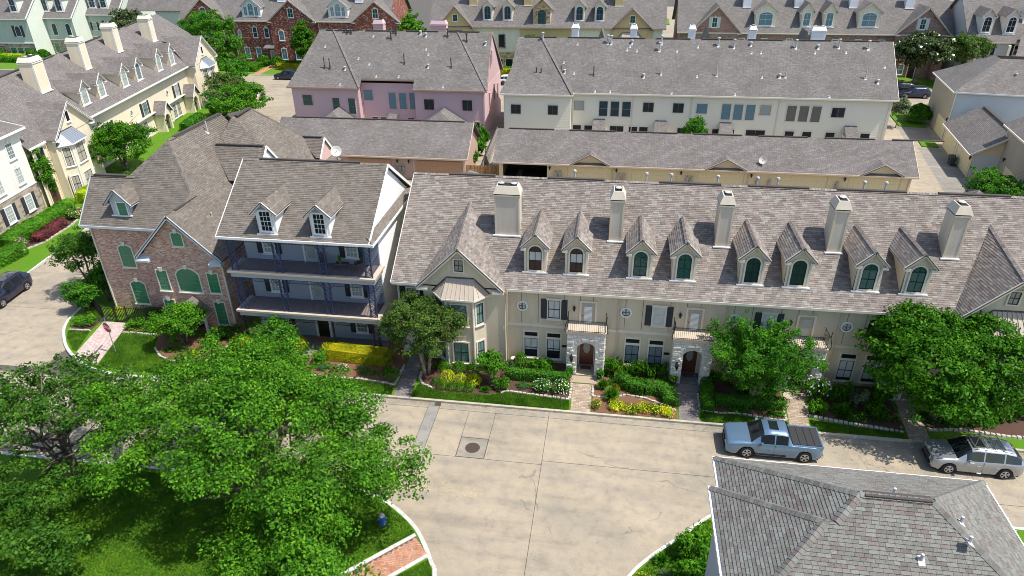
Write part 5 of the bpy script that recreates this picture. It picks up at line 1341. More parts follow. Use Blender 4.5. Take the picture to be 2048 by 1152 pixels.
for z0, z1 in ((0.16, Z2 - 0.5), (Z2, Z3 - 0.5), (Z3, 8.92)):
    for ci, x in enumerate(COLX):
        if z0 < 1 and ci in (1, 2):
            c = MB(); c.box(x - 0.05, 38.5, z0, x + 0.05, 38.58, z1); c.build('column', B, 'metal_black'); continue
        c = MB(); w = 0.22
        for sx in (-w, w): c.box(x + sx - 0.045, 38.49, z0, x + sx + 0.045, 38.57, z1)
        n = int((z1 - z0) / 0.34)
        for i in range(n):
            zz = z0 + (i + 0.5) * (z1 - z0) / n
            ring_ = [(x + 0.15 * cos(a), 38.53, zz + 0.15 * sin(a)) for a in [2 * pi * k / 10 for k in range(11)]]; c.tube(ring_, 0.02, 4)
            c.beam((x - w, 38.53, zz - 0.17), (x + w, 38.53, zz + 0.17), 0.02, 0.03)
        for sg in (-1, 1): c.beam((x + sg * 0.25, 38.53, z1 - 0.55), (x + sg * 0.7, 38.53, z1 - 0.04), 0.03, 0.05); c.tube([(x + sg * 0.26, 38.53, z1 - 0.3), (x + sg * 0.4, 38.53, z1 - 0.2), (x + sg * 0.45, 38.53, z1 - 0.05)], 0.015, 4)
        c.build('column', B, 'iron_blue' if z0 > 1 else 'metal_black')
    f = MB(); 
    for a, b in zip(COLX, COLX[1:]):
        f.beam((a + 0.25, 38.53, z1 - 0.05), (b - 0.25, 38.53, z1 - 0.05), 0.04, 0.05); f.beam((a + 0.25, 38.53, z1 - 0.3), (b - 0.25, 38.53, z1 - 0.3), 0.025, 0.03)
        n = int((b - a - 0.5) / 0.24)
        for i in range(n): x = a + 0.3 + i * 0.24; f.beam((x, 38.53, z1 - 0.3), (x + 0.12, 38.53, z1 - 0.06), 0.015, 0.02); f.beam((x + 0.12, 38.53, z1 - 0.06), (x + 0.24, 38.53, z1 - 0.3), 0.015, 0.02)
    f.build('frieze', B, 'iron_blue' if z0 > 1 else 'metal_black')
for x in (-23.45, -17.38):
    for z in (0.75, Z2 + 0.5, Z3 + 0.5): window(B, x, 40.37, z, 0.95, 1.55, trim='trim_white', sash='frame_white', glass='glass_pale' if z > 1 else 'glass_teal', blind='blind_white', nx=3, ny=4, tw=0.07, shut='shutter_black')
for z in (Z2 + 0.02, Z3 + 0.02): door(B, -20.36, 40.37, z, 1.15, 2.2, trim='trim_white', leaf='beam_grey', glass='glass_pale')
door(B, -20.36, 40.37, 0.18, 1.2, 2.3, trim='trim_white', leaf='door_dark', glass='glass_dark', tw=0.16)
MB().box(-20.9, 39.7, 0.165, -19.9, 40.2, 0.19).build('doormat', B, 'terracotta')
sh.finish()

# ================================================================== C: rose brick corner house
Cc = thing('brick_house', 'rose brick corner house with steep brown hipped roofs and green screened arched windows', 'house', (-33, 42.3, 0))
SC_ = 1.12; YE, ZE = 41.9, 7.55; RC = ZE - SC_ * YE; zc_ = lambda y: RC + SC_ * y
AX, AY, AZ = -33.6, 46.65, zc_(46.65)      # south apex of the ridge
HX, HY = -30.9, 43.95; HZ = zc_(HY)       # where the hip meets the front gable ridge
planes = []
planes.append([(-39.3, YE, ZE), (-31.9, YE, ZE), (HX, HY, HZ), (AX, AY, AZ), (-35.65, 44.6, zc_(44.6)), (-39.3, 44.6, zc_(44.6))])   # front slope
EX = -27.35; EZ = AZ - SC_ * (EX - AX)     # east eave
planes.append([(EX, 43.95, EZ), (EX, 54.4, EZ), (AX, 54.4, AZ), (AX, AY, AZ), (HX, HY, HZ)])
WX = -39.3; 
planes.append([(-35.65, 44.6, zc_(44.6)), (AX, AY, AZ), (AX, 54.4, AZ), (-38.6, 56.5, AZ - 5.6), (-38.6, 47.0, AZ - 5.6)])
planes.append([(-39.3, 47.6, 7.3), (-39.3, 44.6, zc_(44.6)), (-35.65, 44.6, zc_(44.6)), (-37.5, 47.2, 8.0)])
RX2, RY2 = -31.9, 56.4; hx, hy, hz = -28.9, 59.7, AZ - 1.12 * 3.0
planes.append([(-33.0, 54.6, AZ - .68), (-31.9, 53.2, AZ), (RX2, RY2, AZ), (AX, 55.4, AZ - .3)])
planes.append([(RX2, RY2, AZ), (-31.9, 53.2, AZ), (-27.3, 53.2, AZ - 1.12 * 4.6), (-26.3, 61.8, AZ - 1.12 * 5.6), (hx, hy, hz)])
planes.append([(RX2, RY2, AZ), (hx, hy, hz), (-26.3, 62.2, 6.4), (-36, 62.2, 6.4), (AX - 0.5, 55.6, AZ - 0.6)][::-1])
roof = MB()
for P in planes: roof.slab(P, 0.1)
roof = roof.build('roof', Cc, 'underlay_brown'); sh = Shingler(roof, 'shingle_brown', w=(0.26, 0.31, 0.36))
sh.add([planes[0][0], planes[0][1], planes[0][2], (-35.65, 44.6, zc_(44.6)), planes[0][5]][:2] + [planes[0][2], (-36.2, 44.6, zc_(44.6)), planes[0][5]]); sh.add([planes[0][2], planes[0][3], (-36.2, 44.6, zc_(44.6))])
sh.add([(EX, 44.1, EZ), (EX, 54.4, EZ), (AX, 54.4, AZ), (AX, AY, AZ), (HX + 0.05, HY, HZ)])
sh.add(planes[5])
q = MB()
for p_, q_ in (((AX, AY, AZ), (AX, 54.4, AZ)), ((AX, AY, AZ), (HX, HY, HZ)), ((-39.3, 44.6, zc_(44.6)), (-35.65, 44.6, zc_(44.6))), ((RX2, RY2, AZ), (hx, hy, hz)), ((AX, AY, AZ), (-35.65, 44.6, zc_(44.6)))): ridge_caps(q, p_, q_)
q.build('ridge_cap', roof, 'shingle_brown', kind='stuff')
for p_, q_ in (((AX, 47.4, AZ + 0.04), (AX, 54.2, AZ + 0.04)), ((-39.0, 44.6, zc_(44.6) + 0.05), (-36.3, 44.6, zc_(44.6) + 0.05)), ((-31.75, 53.6, AZ + 0.04), (RX2, RY2, AZ + 0.04))): MB().beam(p_, q_, 0.3, 0.1).build('ridge_vent', roof, 'ridge_vent')
for P in ([(-32.4, 51.6, AZ - 1.3), (-27.3, 51.4, AZ - 7.0), (-27.3, 53.2, AZ - 5.15), (-31.9, 53.2, AZ)], [(-32.4, 51.6, AZ - 1.3), (-31.9, 53.2, AZ), (-33.0, 54.6, AZ - .66)]):
    q = MB(); q.slab(P, .06); q.build('roof_hip', Cc, 'underlay_brown'); sh.add(P[:3]); sh.add([P[0], P[2], P[-1]]) if len(P) > 3 else None
# front gable
xg, hwg, zg = -30.6, 3.35, 9.45; sl = (zg - 6.1) / hwg
P1 = [(xg - hwg, 40.05, 6.1), (xg, 40.05, zg), (xg, HY + 0.1, zg), (xg - hwg, 42.1, 6.1)]; P2 = [(xg + hwg, 40.05, 6.1), (xg + hwg, 44.6, 6.1), (xg, HY + 0.3, zg), (xg, 40.05, zg)]
g_ = MB(); g_.slab(P1[::-1], 0.1); g_.slab(P2, 0.1); g_.build('gable_roof', Cc, 'underlay_brown'); sh.add(P1); sh.add(P2)
m = MB(); m.beam((xg, 41.2, zg + 0.04), (xg, HY, zg + 0.04), 0.2, 0.06); m.build('ridge_vent', roof, 'ridge_vent')
q = MB(); P = [(HX, HY, HZ + .03), (xg, 42.3, zg + .02), (-28.6, 43.6, AZ - 1.12 * 5.0 + .1), (-28.6, 44.3, AZ - 1.12 * 5.0 + .06)]; q.slab(P, .05); q.build('roof_hip', Cc, 'underlay_brown'); sh.add([P[0], P[1], P[2]]); sh.add([P[0], P[2], P[3]])
yw = 40.45
m = MB(); m.poly([(-33.0, yw, 0), (-27.4, yw, 0), (-27.4, yw, 6.1), (-27.4, yw, 6.35), (xg, yw, zg - 0.15), (-33.4, yw, 6.45), (-33.0, yw, 6.1)]); m.poly([(-33.0, 42.35, 0), (-33.0, yw, 0), (-33.0, yw, 6.3), (-33.0, 42.35, 6.3)]); m.poly([(-27.4, yw, 0), (-27.4, 58, 0), (-27.4, 58, 6.3), (-27.4, yw, 6.3)])
m.poly([(-38.9, 42.3, 0), (-33.0, 42.3, 0), (-33.0, 42.3, 7.6), (-38.9, 42.3, 7.6)]); m.poly([(-38.9, 56, 0), (-38.9, 42.3, 0), (-38.9, 42.3, 7.7), (-38.9, 44.6, zc_(44.6) - 0.1), (-38.9, 47.5, 7.3), (-38.9, 56, 7)]); m.poly([(-27.4, 58, 0), (-38.9, 58, 0), (-38.9, 58, 6.8), (-27.4, 58, 6.8)])
for za, zb2_, o in ((3.62, 3.78, 0.05),): m.box(-38.95, 42.25, za, -33.0, 42.299, zb2_)
m.build('wall', Cc, 'brick_rose')
m = MB(); m.box(-39.35, 41.82, 7.38, -32.6, 41.92, 7.56); m.beam((-39.32, YE, ZE - 0.06), (-39.32, 44.6, zc_(44.6) - 0.06), 0.05, 0.2)
for sg in (-1, 1):
    e = xg + sg * hwg; m.beam((e, 40.08, 6.04), (xg, 40.08, zg - 0.07), 0.06, 0.22); m.poly([(e, 40.05, 5.98), (xg, 40.05, zg - 0.12), (xg, yw + 0.01, zg - 0.12), (e, yw + 0.01, 5.98)])
    m.box(e, 40.02, 5.72, e - sg * 1.0, yw, 5.86); m.hexa([(min(e, e - sg * 1.0), 40.02, 5.862), (max(e, e - sg * 1.0), 40.02, 5.862), (max(e, e - sg * 1.0), yw, 5.862), (min(e, e - sg * 1.0), yw, 5.862), (min(e, e - sg * 1.0) + .05, yw - 0.06, 6.1), (max(e, e - sg * 1.0) - .05, yw - 0.06, 6.1), (max(e, e - sg * 1.0) - .05, yw - 0.01, 6.1), (min(e, e - sg * 1.0) + .05, yw - 0.01, 6.1)])
m.box(EX - 0.04, 44.5, EZ - 0.2, EX + 0.06, 54, EZ - 0.03); m.build('fascia', Cc, 'trim_bluegrey')
m = MB(); downspout(m, -38.82, 42.3, 0.1, 7.4); downspout(m, -27.46, yw, 0.1, 6.0); m.build('downspout', Cc, 'trim_cream')
gk = dict(trim='trim_cream', sash='screen_green', glass='glass_green', back='room_teal', key='keystone')
window(Cc, xg + 0.15, yw, 6.98, 0.95, 1.2, arch=0.18, nx=3, ny=4, tw=0.07, **gk); window(Cc, xg + 0.2, yw, 3.2, 1.95, 2.1, arch=0.55, nx=5, ny=4, tw=0.09, **gk)
for x, z, h in ((-32.45, 3.2, 1.8), (-28.42, 3.25, 1.75), (-28.42, 0.5, 2.05), (-32.5, 0.75, 1.75)): window(Cc, x, yw, z, 0.95, h, nx=3, ny=5, tw=0.07, **gk)
window(Cc, -36.45, 42.3, 3.95, 1.25, 2.0, arch=0.25, nx=3, ny=5, tw=0.08, **gk); window(Cc, -36.3, 42.3, 0.7, 1.35, 2.15, arch=0.3, nx=3, ny=5, tw=0.08, **gk)
dormer(Cc, -35.95, 42.55, zc_(42.55), 1.45, 9.18, 10.36, RC, SC_, 'trim_bluegrey', 'underlay_brown', 'trim_bluegrey', sh, 0.38, 0.35, side='siding_pale_grey', ret=False); window(Cc, -35.8, 42.54, 8.1, 0.85, 1.25, trim='trim_white', sash='screen_green', glass='glass_green', back='room_teal', nx=3, ny=4, tw=0.07, sill=True)
# entry hood on the gable wall and the side porch gable
m = MB(); m.slab([(-31.55, 39.2, 1.95), (-30.4, 39.2, 2.95), (-30.4, yw, 2.95), (-31.55, yw, 1.95)], 0.08, 0, 1); m.slab([(-30.4, 39.2, 2.95), (-29.0, 39.2, 1.75), (-29.0, yw, 1.75), (-30.4, yw, 2.95)], 0.08, 0, 1)
m.beam((-31.55, 39.18, 1.9), (-30.4, 39.18, 2.9), 0.06, 0.16, 1); m.beam((-30.4, 39.18, 2.9), (-29.0, 39.18, 1.7), 0.06, 0.16, 1); m.poly([(-31.4, 39.3, 1.95), (-29.2, 39.3, 1.8), (-30.4, 39.3, 2.85)], 1); m.box(-29.2, 39.25, 0.1, -29.05, 39.4, 1.75, 1); m.box(-31.45, 39.25, 0.1, -31.3, 39.4, 1.95, 1)
m.build('entry_hood', Cc, ['shingle_brown', 'trim_bluegrey']); door(Cc, -30.4, yw, 0.15, 1.2, 2.2, leaf='door_dark')
m = MB(); m.slab([(-34.0, 41.6, 2.65), (-33.0, 41.6, 3.75), (-33.0, 42.3, 3.75), (-34.0, 42.3, 2.65)], 0.08); m.poly([(-34.0, 41.55, 2.55), (-33.02, 41.55, 2.55), (-33.02, 41.55, 3.68)]); m.build('porch_gable', Cc, 'trim_bluegrey')
# side gables on the east slope
for x0, x1, y, z, hw in ((-32.4, -27.8, 50.25, 11.45, 2.2), (-29.4, -26.9, 59.5, 9.45, 1.5)):
    m = MB(); d_ = SC_ * 0.9 * hw; Pa = [(x1 + 0.12, y, z), (x0, y, z), (x0 + 2.2, y - hw, z - d_), (x1 + 0.12, y - hw, z - d_)]; Pb = [(x1 + 0.12, y + hw, z - d_), (x0 + 2.2, y + hw, z - d_), (x0, y, z), (x1 + 0.12, y, z)]
    Pa = Pa if (Vector(Pa[1]) - Vector(Pa[0])).cross(Vector(Pa[2]) - Vector(Pa[0])).z > 0 else Pa[::-1]; Pb = Pb if (Vector(Pb[1]) - Vector(Pb[0])).cross(Vector(Pb[2]) - Vector(Pb[0])).z > 0 else Pb[::-1]
    m.slab(Pa, 0.08); m.slab(Pb, 0.08); m.build('side_gable_roof', Cc, 'underlay_brown'); sh.add(Pa); sh.add(Pb)
    m = MB(); m.poly([(x1, y - hw, z - d_ - 2.2), (x1, y + hw, z - d_ - 2.2), (x1, y + hw, z - d_), (x1, y, z - 0.1), (x1, y - hw, z - d_)], 0)
    for sg in (-1, 1): m.beam((x1 + 0.14, y + sg * (hw + 0.05), z - d_ - 0.08), (x1 + 0.14, y, z - 0.04), 0.06, 0.2, 1)
    m.build('side_gable', Cc, ['siding_white' if x1 < -27.5 else 'trim_pink', 'trim_white'])
    MB().beam((x0 + 0.4, y, z + 0.05), (x1 - 0.1, y, z + 0.05), 0.25, 0.09).build('ridge_vent', roof, 'ridge_vent')
for x, y, h in ((-29.3, 43.4, 0.4), (-33.0, 51.0, 0.9)): vent_pipe(Cc, x, y, AZ - SC_ * (x - AX), h, 0.06, sl=(-1.12, 0))
for x, y, z in ((-29.4, 48.4, 8.5), (-28.7, 46.4, 7.8), (-27.9, 45.2, 6.9), (-30.3, 57.6, 10.3), (-28.3, 55.2, 7.2), (-28.0, 56.0, 7.4)): vent_pipe(Cc, x, y, AZ - SC_ * (x - AX) if y < 53 else z, 0.35, 0.07, 1, sl=(-1.12, 0))
sh.finish()
def dish(label, loc, r=0.42, rz=0.3, mast=1.0):
    t = thing('satellite_dish', label, 'satellite dish', loc, rz, local=True)
    MB().cyl((0, 0, 0), (0, 0, mast), 0.03).build('mast', t, 'metal_dark'); m = MB(); k = r / 0.42; m.lathe((0, 0, 0), [(0.02, 0.1 * k), (0.2 * k, 0.07 * k), (0.36 * k, 0.02), (r, -0.03 * k), (r * 0.97, -0.035 * k), (0.2 * k, 0.05 * k), (0.02, 0.08 * k)], 18, axis='Y', capend=False)
    m.beam((0, 0.05, -r * 0.8), (0, -0.45 * k, -0.1), 0.03, 0.03); d = m.build('dish', t, 'dish_grey'); d.location = (0, -0.08, mast); d.rotation_euler = (-0.5, 0, 0)
dish('round pale satellite dish above the ridge of the grey balcony house', (-19.2, 44.3, ZB - 0.55), 0.38, 0.3, 1.1)
# ================================================================== shared pieces of the rows further back
def rect_win(root, y, lst, z, w, h, **kw):
    for x in lst: window(root, x, y, z, w, h, **kw)
def panelled_door(parent, x, y, z, w, h, mat, rows=4, cols=8, rot=0.0, label=None):
    """sectional garage door: one mesh door with its raised panels as parts"""
    k = ('gar', w, h, mat, rows, cols)
    if k not in _WIN:
        d = MB().box(-w / 2, -0.03, 0, w / 2, 0.05, h).mesh('garage_door', mat)
        pw, ph = w / cols, h / rows; p = MB(); p.hexa([(-pw / 2 + .03, -0.03, -ph / 2 + .03), (pw / 2 - .03, -0.03, -ph / 2 + .03), (pw / 2 - .03, -0.03, ph / 2 - .03), (-pw / 2 + .03, -0.03, ph / 2 - .03), (-pw / 2 + .07, -0.05, -ph / 2 + .07), (pw / 2 - .07, -0.05, -ph / 2 + .07), (pw / 2 - .07, -0.05, ph / 2 - .07), (-pw / 2 + .07, -0.05, ph / 2 - .07)])
        _WIN[k] = (d, p.mesh('panel', mat), pw, ph)
    d, p, pw, ph = _WIN[k]; o = link('garage_door', d, parent, loc=(x, y, z), rot=rot)
    for i in range(cols):
        for j in range(rows): link('panel', p, o, loc=(-w / 2 + pw * (i + .5), 0, ph * (j + .5)))
    return o

# ================================================================== H: cream sided row, rear side towards the camera
H = thing('cream_row', 'long cream sided townhouse row with a broad grey roof dotted with vent pipes', 'townhouse row', (10, 92.2, 0))
SH, RH = 0.88, 6.5 - 0.88 * 92.3; zh_ = lambda y: RH + SH * y; YH = 99.0; ZH = zh_(YH)
F_ = [(-5.6, 92.3, 6.5), (35.15, 92.3, 6.5), (35.15, YH, ZH), (-10.7, YH, ZH)]
m = MB(); m.slab(F_, 0.12); m.slab([(35.15, 105.7, 6.5), (-15.2, 105.7, 6.5), (-13.9, YH, ZH), (35.15, YH, ZH)], 0.12)
m.slab([(-15.3, 90.9, 6.5), (-5.6, 90.9, 6.5), (-5.6, 92.3, 6.56), (-10.6, YH, ZH + 0.01), (-13.9, YH, ZH + 0.01), (-14.3, 95.0, 9.0)], 0.12)
m.build('roof', H, 'roof_far_grey')
m = MB(); m.beam((-5.6, 90.9, 6.56), (-10.6, YH, ZH + 0.04), 0.35, 0.06); m.build('hip_cap', H, 'roof_far_grey')
for a in range(-13, 34, 6): MB().box(a, YH - 0.1, ZH - 0.02, a + 4.5, YH + 0.14, ZH + 0.1).build('ridge_vent', H, 'ridge_vent')
m = MB(); m.poly([(-5.8, 92.75, 0), (34.7, 92.75, 0), (34.7, 92.75, 6.6), (-5.8, 92.75, 6.6)]); m.poly([(34.7, 92.75, 0), (34.7, 105.2, 0), (34.7, 105.2, 6.5), (34.7, YH, ZH - 0.1), (34.7, 92.75, 6.8)]); m.poly([(-14.8, 91.35, 0), (-5.8, 91.35, 0), (-5.8, 91.35, 6.5), (-14.8, 91.35, 6.5)]); m.poly([(-5.8, 91.35, 0), (-5.8, 92.75, 0), (-5.8, 92.75, 6.6), (-5.8, 91.35, 6.5)]); m.poly([(-14.8, 105, 0), (-14.8, 91.35, 0), (-14.8, 91.35, 6.5), (-14.0, YH, 10), (-14.8, 105, 6.5)]); m.poly([(34.7, 105.2, 0), (-14.8, 105.2, 0), (-14.8, 105.2, 6.4), (34.7, 105.2, 6.4)])
m.build('wall', H, 'siding_cream')
siding(H, -14.75, -5.85, 91.35, 0.3, 6.4, 'siding_cream', 0.22)
for a, b in ((-5.75, 2.35), (2.35, 9.95), (9.95, 21.0), (21.0, 34.6)): siding(H, a + 0.05, b - 0.05, 92.75, 0.3, 6.4, 'siding_cream', 0.22)
m = MB(); m.box(-5.6, 92.2, 6.28, 35.15, 92.3, 6.48); m.box(-15.3, 90.8, 6.28, -5.55, 90.9, 6.48); m.box(-5.62, 90.9, 6.28, -5.52, 92.2, 6.48); m.beam((35.17, 92.3, 6.4), (35.17, YH, ZH - 0.08), 0.05, 0.2); m.build('fascia', H, 'trim_cream')
m = MB()
for x in (-5.7, 2.35, 9.95, 21.0, 34.4): downspout(m, x, 92.72, 0.2, 6.4)
m.build('downspout', H, 'trim_cream'); MB().box(-14.85, 91.3, 0.2, -14.7, 91.35, 6.4).build('corner_board', H, 'trim_cream'); MB().box(34.55, 92.69, 0.2, 34.7, 92.75, 6.5).build('corner_board', H, 'trim_cream')
kw = dict(trim='trim_cream', sash='frame_grey', tw=0.07, sill=False, nx=1, ny=2)
for x in (-13.2, -8.2): window(H, x, 91.32, 3.65, 1.5, 1.42, glass='glass_dark', back='screen_dark', **dict(kw, nx=2, ny=1))
for x, g in ((-4.8, 'glass_pale'), (11.35, 'glass_sky'), (19.4, 'glass_pale')): window(H, x, 92.72, 4.0, 1.5, 1.42, glass=g, back='room_teal', **dict(kw, ny=1))
for x in (4.4, 8.3): window(H, x, 92.72, 4.0, 1.55, 1.42, glass='glass_dark', back='screen_dark', **dict(kw, nx=2, ny=1))
window(H, 28.4, 92.72, 3.95, 1.75, 1.4, glass='glass_navy', **dict(kw, nx=2, ny=1))
for c, g in ((0.0, 'glass_blue'), (16.0, 'glass_sky'), (24.2, 'glass_navy')):
    for d_ in (-1.53, 0, 1.53): window(H, c + d_, 92.72, 3.3, 1.28, 2.15, glass=g, blind='blind_tan' if c == 24.2 else None, **kw)
for x in (-5.0, -3.4, 2.6, 4.0, 13.6, 15.3, 22.9, 25.1, 28.0, 32.3): window(H, x, 92.72, 0.4, 1.35, 1.75, glass='glass_dark', **dict(kw, sash='frame_white'))
for x, w in ((0.4, 2.0), (9.4, 2.0), (11.8, 1.6), (18.6, 2.6)): window(H, x, 92.72, 0.3, w, 1.85, glass='glass_dark', back='opening_dark', **dict(kw, nx=2))
for x in (-2.0, 6.2, 14.6, 30.3):   # little shed roofs over the back doors
    m = MB(); m.slab([(x - 0.9, 90.6, 1.9), (x + 0.9, 90.6, 1.9), (x + 0.75, 92.7, 3.0), (x - 0.75, 92.7, 3.0)], 0.1); m.box(x - 0.8, 90.7, 0, x + 0.8, 92.7, 1.9, 1); m.build('back_porch', H, ['roof_far_grey', 'siding_cream'])
HV = [(-10.41, 98.59, 2), (-5.59, 98.17, 0), (-1.49, 98.37, 2), (-1.02, 98.31, 2), (1.77, 98.41, 1), (1.52, 97.98, 0), (1.13, 97.55, 0), (2.45, 97.46, 0), (5.69, 98.39, 2), (5.45, 97.54, 2), (7.78, 97.48, 0), (10.48, 98.03, 0), (13.13, 98.23, 2), (15.15, 98.04, 2), (-7.25, 95.87, 0), (-10.76, 94.18, 3), (-10.11, 94.09, 3), (-10.39, 93.46, 0), (-7.46, 94.45, 3), (-7.01, 94.67, 1), (-5.72, 94.59, 0), (-3.08, 94.42, 3), (3.53, 94.33, 1), (5.79, 94.68, 3), (10.43, 94.49, 0), (12.93, 94.66, 3), (-2.75, 92.5, 0), (-0.77, 92.5, 0), (7.22, 92.5, 0), (17.33, 98.35, 1), (17.39, 97.41, 0), (18.59, 97.43, 0), (23.02, 98.1, 2), (25.83, 98.13, 1), (25.38, 97.52, 0), (28.39, 98.21, 2), (29.24, 97.64, 0), (32.0, 98.1, 2), (33.8, 96.0, 0), (20.86, 94.63, 1), (21.59, 94.64, 3), (18.64, 94.55, 0), (31.37, 94.64, 3), (32.82, 94.21, 1), (15.26, 92.5, 0), (26.86, 92.5, 0)]
for x, y, k in HV: vent_pipe(H, x, y, zh_(y), (0.18, 0.3, 0.95, 1.15)[k], (0.07, 0.1, 0.1, 0.07)[k], 1 if k in (1, 2) else 0, 'metal_dark' if k == 3 and x < 0 else 'vent_white', (0, .88))
for x, w, p in ((-6.3, 1.0, 1), (2.0, 0.95, 1), (10.1, 0.95, 1), (18.3, 1.0, 1), (27.0, 1.9, 2)): chimney(H, x - w / 2, x + w / 2, 103.6, 104.7, 8.6, 8.0, 12.9, 'siding_white', 'siding_cream', 'trim_white', p, panel=False)
for x in (-2.5, 12.2, 25.5): 
    m = MB(); m.poly([(x - 1.6, 103.5, ZH - 4.2), (x + 1.6, 103.5, ZH - 4.2), (x, 103.5, ZH + 0.45)]); m.poly([(x - 1.6, 103.5, ZH - 4.2), (x, 103.5, ZH + .45), (x, 107, ZH + .45), (x - 1.6, 107, ZH - 4.2)]); m.poly([(x + 1.6, 103.5, ZH - 4.2), (x + 1.6, 107, ZH - 4.2), (x, 107, ZH + .45), (x, 103.5, ZH + .45)]); m.build('front_gable', H, 'roof_far_grey')

# ================================================================== I: cream garage row
I = thing('cream_garage_row', 'long cream garage row with three little gables over the doors and a grey roof', 'garage', (9, 74.2, 0))
SI, RI = 0.68, 2.9 - 0.68 * 73.7; zi_ = lambda y: RI + SI * y; YI = 77.7; ZI = zi_(YI)
F_, B_ = gable_planes(-13.35, 32.05, 73.7, YI, 81.7, 2.9, ZI); m = MB(); m.slab(F_, 0.1); m.slab(B_, 0.1); m.build('roof', I, 'roof_far_mauve')
for a in range(-12, 31, 7): MB().box(a, YI - 0.1, ZI - 0.02, a + 5.2, YI + 0.12, ZI + 0.08).build('ridge_vent', I, 'ridge_vent')
m = MB(); m.box(-12.75, 74.2, 0, -12.3, 74.4, 2.85); m.box(-7.2, 74.2, 0, -4.9, 74.4, 2.85); m.box(-4.9, 74.2, 2.45, 0.1, 74.4, 2.85); m.box(0.1, 74.2, 0, 2.3, 74.4, 2.85); m.box(2.3, 74.2, 2.45, 7.3, 74.4, 2.85); m.box(7.3, 74.2, 0, 9.5, 74.4, 2.85); m.box(9.5, 74.2, 2.45, 14.5, 74.4, 2.85); m.box(14.5, 74.2, 0, 17.8, 74.4, 2.85); m.box(17.8, 74.2, 2.45, 23.2, 74.4, 2.85); m.box(23.2, 74.2, 0, 25.3, 74.4, 2.85); m.box(25.3, 74.2, 2.45, 30.6, 74.4, 2.85); m.box(30.6, 74.2, 0, 31.6, 74.4, 2.85); m.box(-12.3, 74.2, 2.5, -7.2, 74.4, 2.85)
for x in (-12.75, 31.6): m.poly([(x, 74.2, 0), (x, 81.3, 0), (x, 81.3, 2.9), (x, YI, ZI - 0.1), (x, 74.2, 3.1)][:: 1 if x > 0 else -1])
m.poly([(31.6, 81.3, 0), (-12.75, 81.3, 0), (-12.75, 81.3, 2.9), (31.6, 81.3, 2.9)]); m.box(-12.6, 80.0, 0, -7.0, 80.1, 2.9, 1); m.box(-7.2, 74.4, 0, -7.1, 80, 2.9, 1); m.poly([(-12.7, 74.3, 0.01), (-7.1, 74.3, 0.01), (-7.1, 80, 0.01), (-12.7, 80, 0.01)], 1); m.build('wall', I, ['garage_cream_wall', 'screen_dark'])
for x, w in ((-2.4, 5.0), (4.8, 5.0), (12.0, 5.0), (20.5, 5.4), (27.95, 5.3)): panelled_door(I, x, 74.32, 0, w, 2.45, 'garage_cream', 4, 10)
m = MB(); m.box(-13.35, 73.6, 2.7, 32.05, 73.7, 2.88); m.beam((32.07, 73.7, 2.82), (32.07, YI, ZI - 0.08), 0.05, 0.18); m.build('fascia', I, 'trim_tan')
m = MB()
for x in (0.2, 14.9, 31.4): downspout(m, x, 74.2, 0.1, 2.75)
m.build('downspout', I, 'trim_tan')
for x in (-2.35, 12.4, 28.4): cross_gable(I, x, 2.15, 73.55, 2.98, 4.1, RI, SI, 'garage_cream_wall', 'roof_far_mauve', 'trim_tan', 73.95, 2.9)
for x in (-6.9, 0.6, 7.7, 15.2, 24.9): lantern(I, x, 74.19, 2.3, 0.9)
for x in (-6.2, -5.7, 0.9, 1.5, 8.4, 8.9, 15.9, 17.2, 24.2): m = MB(); m.box(x - 0.14, 74.0, 1.1, x + 0.14, 74.19, 1.6); m.cyl((x, 74.0, 1.75), (x, 73.9, 1.75), 0.14, 0.14, 10); m.cyl((x, 74.1, 0), (x, 74.1, 2.0), 0.03); m.build('meter', I, 'sign_back')
MB().box(-11.2, 75, 0.02, -10.6, 79.5, 0.05).build('drive_strip', I, 'concrete_gutter')
dish('small satellite dish on the cream garage roof between two of its gables', (16.2, 74.5, zi_(74.5) - 0.05), 0.4, -0.3, 0.5)

# ================================================================== F: pink row and G: its garage
F = thing('pink_row', 'pink sided house row with a wide grey roof and pink end gable', 'townhouse row', (-31, 92, 0))
SF, RF = 0.88, 6.5 - 0.88 * 92.0; zf_ = lambda y: RF + SF * y; YF = 99.3; ZF = zf_(YF)
m = MB(); m.slab([(-45.9, 92.0, 6.5), (-35.2, 92.0, 6.5), (-35.2, 93.2, zf_(93.2)), (-41.0, YF, ZF), (-43.0, YF, ZF), (-43.6, 95.5, 9.3)], 0.12); m.slab([(-35.25, 93.2, zf_(93.2)), (-27.6, 93.2, zf_(93.2)), (-24, YF, ZF - 0.01), (-41.0, YF, ZF - 0.01)], 0.12); m.slab([(-27.6, 92.0, 6.5), (-17.2, 92.0, 6.5), (-17.6, YF, ZF), (-24, YF, ZF), (-27.6, 93.2, zf_(93.2))], 0.12)
m.slab([(-17.4, 106.6, 6.5), (-45.8, 106.6, 6.5), (-43, YF, ZF), (-17.6, YF, ZF)], 0.12); m.slab([(-45.9, 106.6, 6.5), (-45.9, 92, 6.5), (-43.6, 95.5, 9.3), (-43.0, YF, ZF)], 0.1); m.build('roof', F, 'roof_far_grey')
for a in range(-42, -20, 6): MB().box(a, YF - 0.1, ZF - 0.02, a + 4.6, YF + 0.14, ZF + 0.1).build('ridge_vent', F, 'ridge_vent')
for p_, q_ in (((-35.2, 92.0, 6.56), (-40.8, YF, ZF + 0.04)), ((-17.25, 92.05, 6.58), (-22.5, YF, ZF + 0.02))): MB().beam(p_, q_, 0.35, 0.06).build('hip_cap', F, 'roof_far_grey')
m = MB()
for x0, x1, y in ((-45.4, -35.6, 92.4), (-27.5, -17.7, 92.4), (-35.6, -27.5, 93.6)): m.poly([(x0, y, 0), (x1, y, 0), (x1, y, 6.9), (x0, y, 6.9)])
